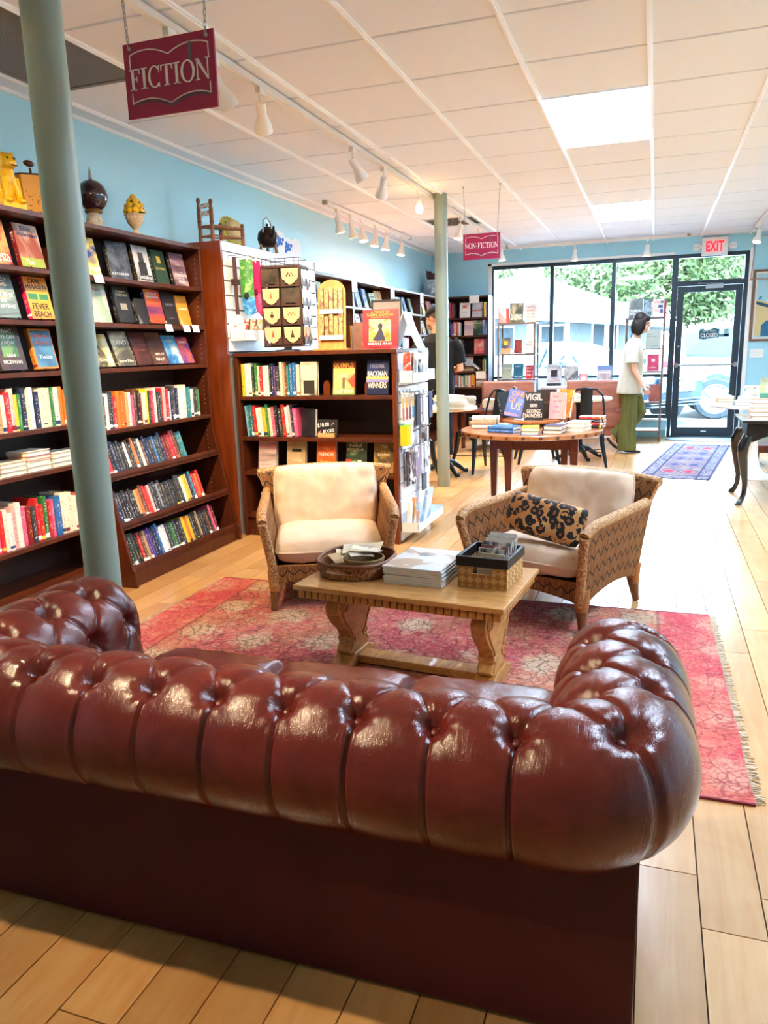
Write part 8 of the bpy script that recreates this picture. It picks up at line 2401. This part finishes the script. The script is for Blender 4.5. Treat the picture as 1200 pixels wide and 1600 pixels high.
# ---- the man behind the far pillar, back to the camera, face turned left and down
mx0, my0 = -2.47, 8.95
t = thing('person', 'man in a dark cap and black t-shirt reading behind the far pillar', 'person', (mx0, my0, 0))
# local frame: forward +Y turned a little left
ya = radians(18)
Rm = Matrix.Rotation(ya, 3, 'Z')
def L(x, y, z): v_ = Rm @ Vector((x, y, z)); return (v_.x, v_.y, v_.z)
g = G()
for s, fx_ in ((-1, -.20), (1, .10)):
    p, r_ = dense([L(s * .10, 0, .92), L(fx_ * .9, .02, .5), L(fx_ if s > 0 else -.22, -.02, .09)], [.095, .062, .045]); limb(g, p, r_)
ellipsoid_torso(g, [(L(0, 0, .86), .17, .125, ya), (L(0, 0, .98), .175, .135, ya), (L(0, .01, 1.12), .17, .13, ya), (L(0, 0, 1.28), .195, .125, ya), (L(0, 0, 1.42), .185, .11, ya), (L(0, .015, 1.49), .10, .08, ya), (L(0, .02, 1.53), .06, .06, ya)])
p, r_ = dense([L(0, .01, 1.48), L(-.01, .04, 1.60)], [.062, .058]); limb(g, p, r_)
p, r_ = dense([L(-.19, 0, 1.43), L(-.25, -.01, 1.33), L(-.275, -.02, 1.10), L(-.255, .06, .87)], [.056, .052, .044, .029]); limb(g, p, r_)
hand(g, L(-.255, .06, .87), L(.1, .25, -.95), L(1, 0, .1), .5)
p, r_ = dense([L(.19, 0, 1.43), L(.25, .0, 1.33), L(.27, .03, 1.10), L(.16, .27, 1.08)], [.056, .052, .044, .029]); limb(g, p, r_)
hand(g, L(.16, .27, 1.08), L(-.75, .65, .05), L(-.2, 0, 1), .6)
M = head_parts(g, L(-.035, .075, 1.69), Rm @ Vector((-.80, .52, -.30)), (-.2, .1, 1), 1.04)
meld('body', g, m_skin2, t, .0068, 3)
face_bits(M, t, mat('brow_dark'), 1.04)
g = G(); g.ball((0, -.020, .045), (.083, .100, .088), 20, 12, M=M); hb = meld('hair', g, mat('grey_hair', '#6a5a50', .7), t, .008, 3)
g = G(); g.ball((0, -.012, .072), (.088, .106, .076), 22, 12, M=M); g.box(-.09, .09, -.12, .10, -.03, .045, M=M @ Matrix.Translation((0, 0, .02)) @ Matrix.Scale(.001, 4))
g2 = G()
cp = meld('cap_crown', g, mat('cap_black', '#1d1e22', .8), t, .008, 3)
g2.prism([(.082 * cos(a), .085 + .085 * sin(a)) for a in [PI * i / 14 for i in range(15)]], 'z', .046, .054, M=M); g2.build('cap_bill', mat('cap_black'), t)
G().ball((0, .094, .082), (.020, .006, .014), 10, 6, M=M).build('cap_badge', mat('cap_red', '#b8303a', .6), t, smooth=180)
m_blktee = mat('black_tee', '#15171c', .9, spec=.15)
g = G()
ellipsoid_torso(g, [(L(0, 0, .84), .205, .155, ya), (L(0, 0, .95), .20, .155, ya), (L(0, .005, 1.12), .195, .15, ya), (L(0, 0, 1.28), .212, .142, ya), (L(0, 0, 1.42), .20, .122, ya), (L(0, .012, 1.495), .12, .09, ya), (L(0, .02, 1.525), .075, .07, ya)], 26)
p, r_ = dense([L(-.17, 0, 1.43), L(-.245, -.01, 1.34), L(-.278, -.02, 1.17)], [.075, .074, .076]); limb(g, p, r_, 16)
p, r_ = dense([L(.17, 0, 1.43), L(.245, 0, 1.34), L(.27, .02, 1.17)], [.075, .074, .076]); limb(g, p, r_, 16)
for i in range(5): g.tube([L(-.15 + .07 * i, -.135, .95), L(-.10 + .05 * i, -.13, 1.3)], [.010, .004], 8)
meld('t_shirt', g, m_blktee, t, .009, 3)
m_jean = mat('black_trousers', '#17181c', .9, spec=.15)
g = G()
ellipsoid_torso(g, [(L(0, 0, .78), .18, .13, ya), (L(0, 0, .90), .185, .14, ya), (L(0, 0, .97), .175, .132, ya)], 22)
for s, fx_ in ((-1, -.20), (1, .10)):
    p, r_ = dense([L(s * .10, 0, .88), L(fx_ * .9, .02, .5), L(fx_ if s > 0 else -.22, -.02, .06)], [.11, .085, .075], 4); limb(g, p, r_, 16)
meld('trousers', g, m_jean, t, .0095, 3)
m_shoe = mat('brown_shoe', '#8a5a34', .45)
for fx_ in (-.22, .10):
    g = G(); g.tube([L(fx_, -.09, .045), L(fx_, -.02, .05), L(fx_ - .04, .08, .045), L(fx_ - .07, .15, .032)], [.042, .05, .047, .032], 12, flat=.85).box(-.001, .001, -.001, .001, .0, .001)
    meld('shoe', g, m_shoe, t, .008, 2)
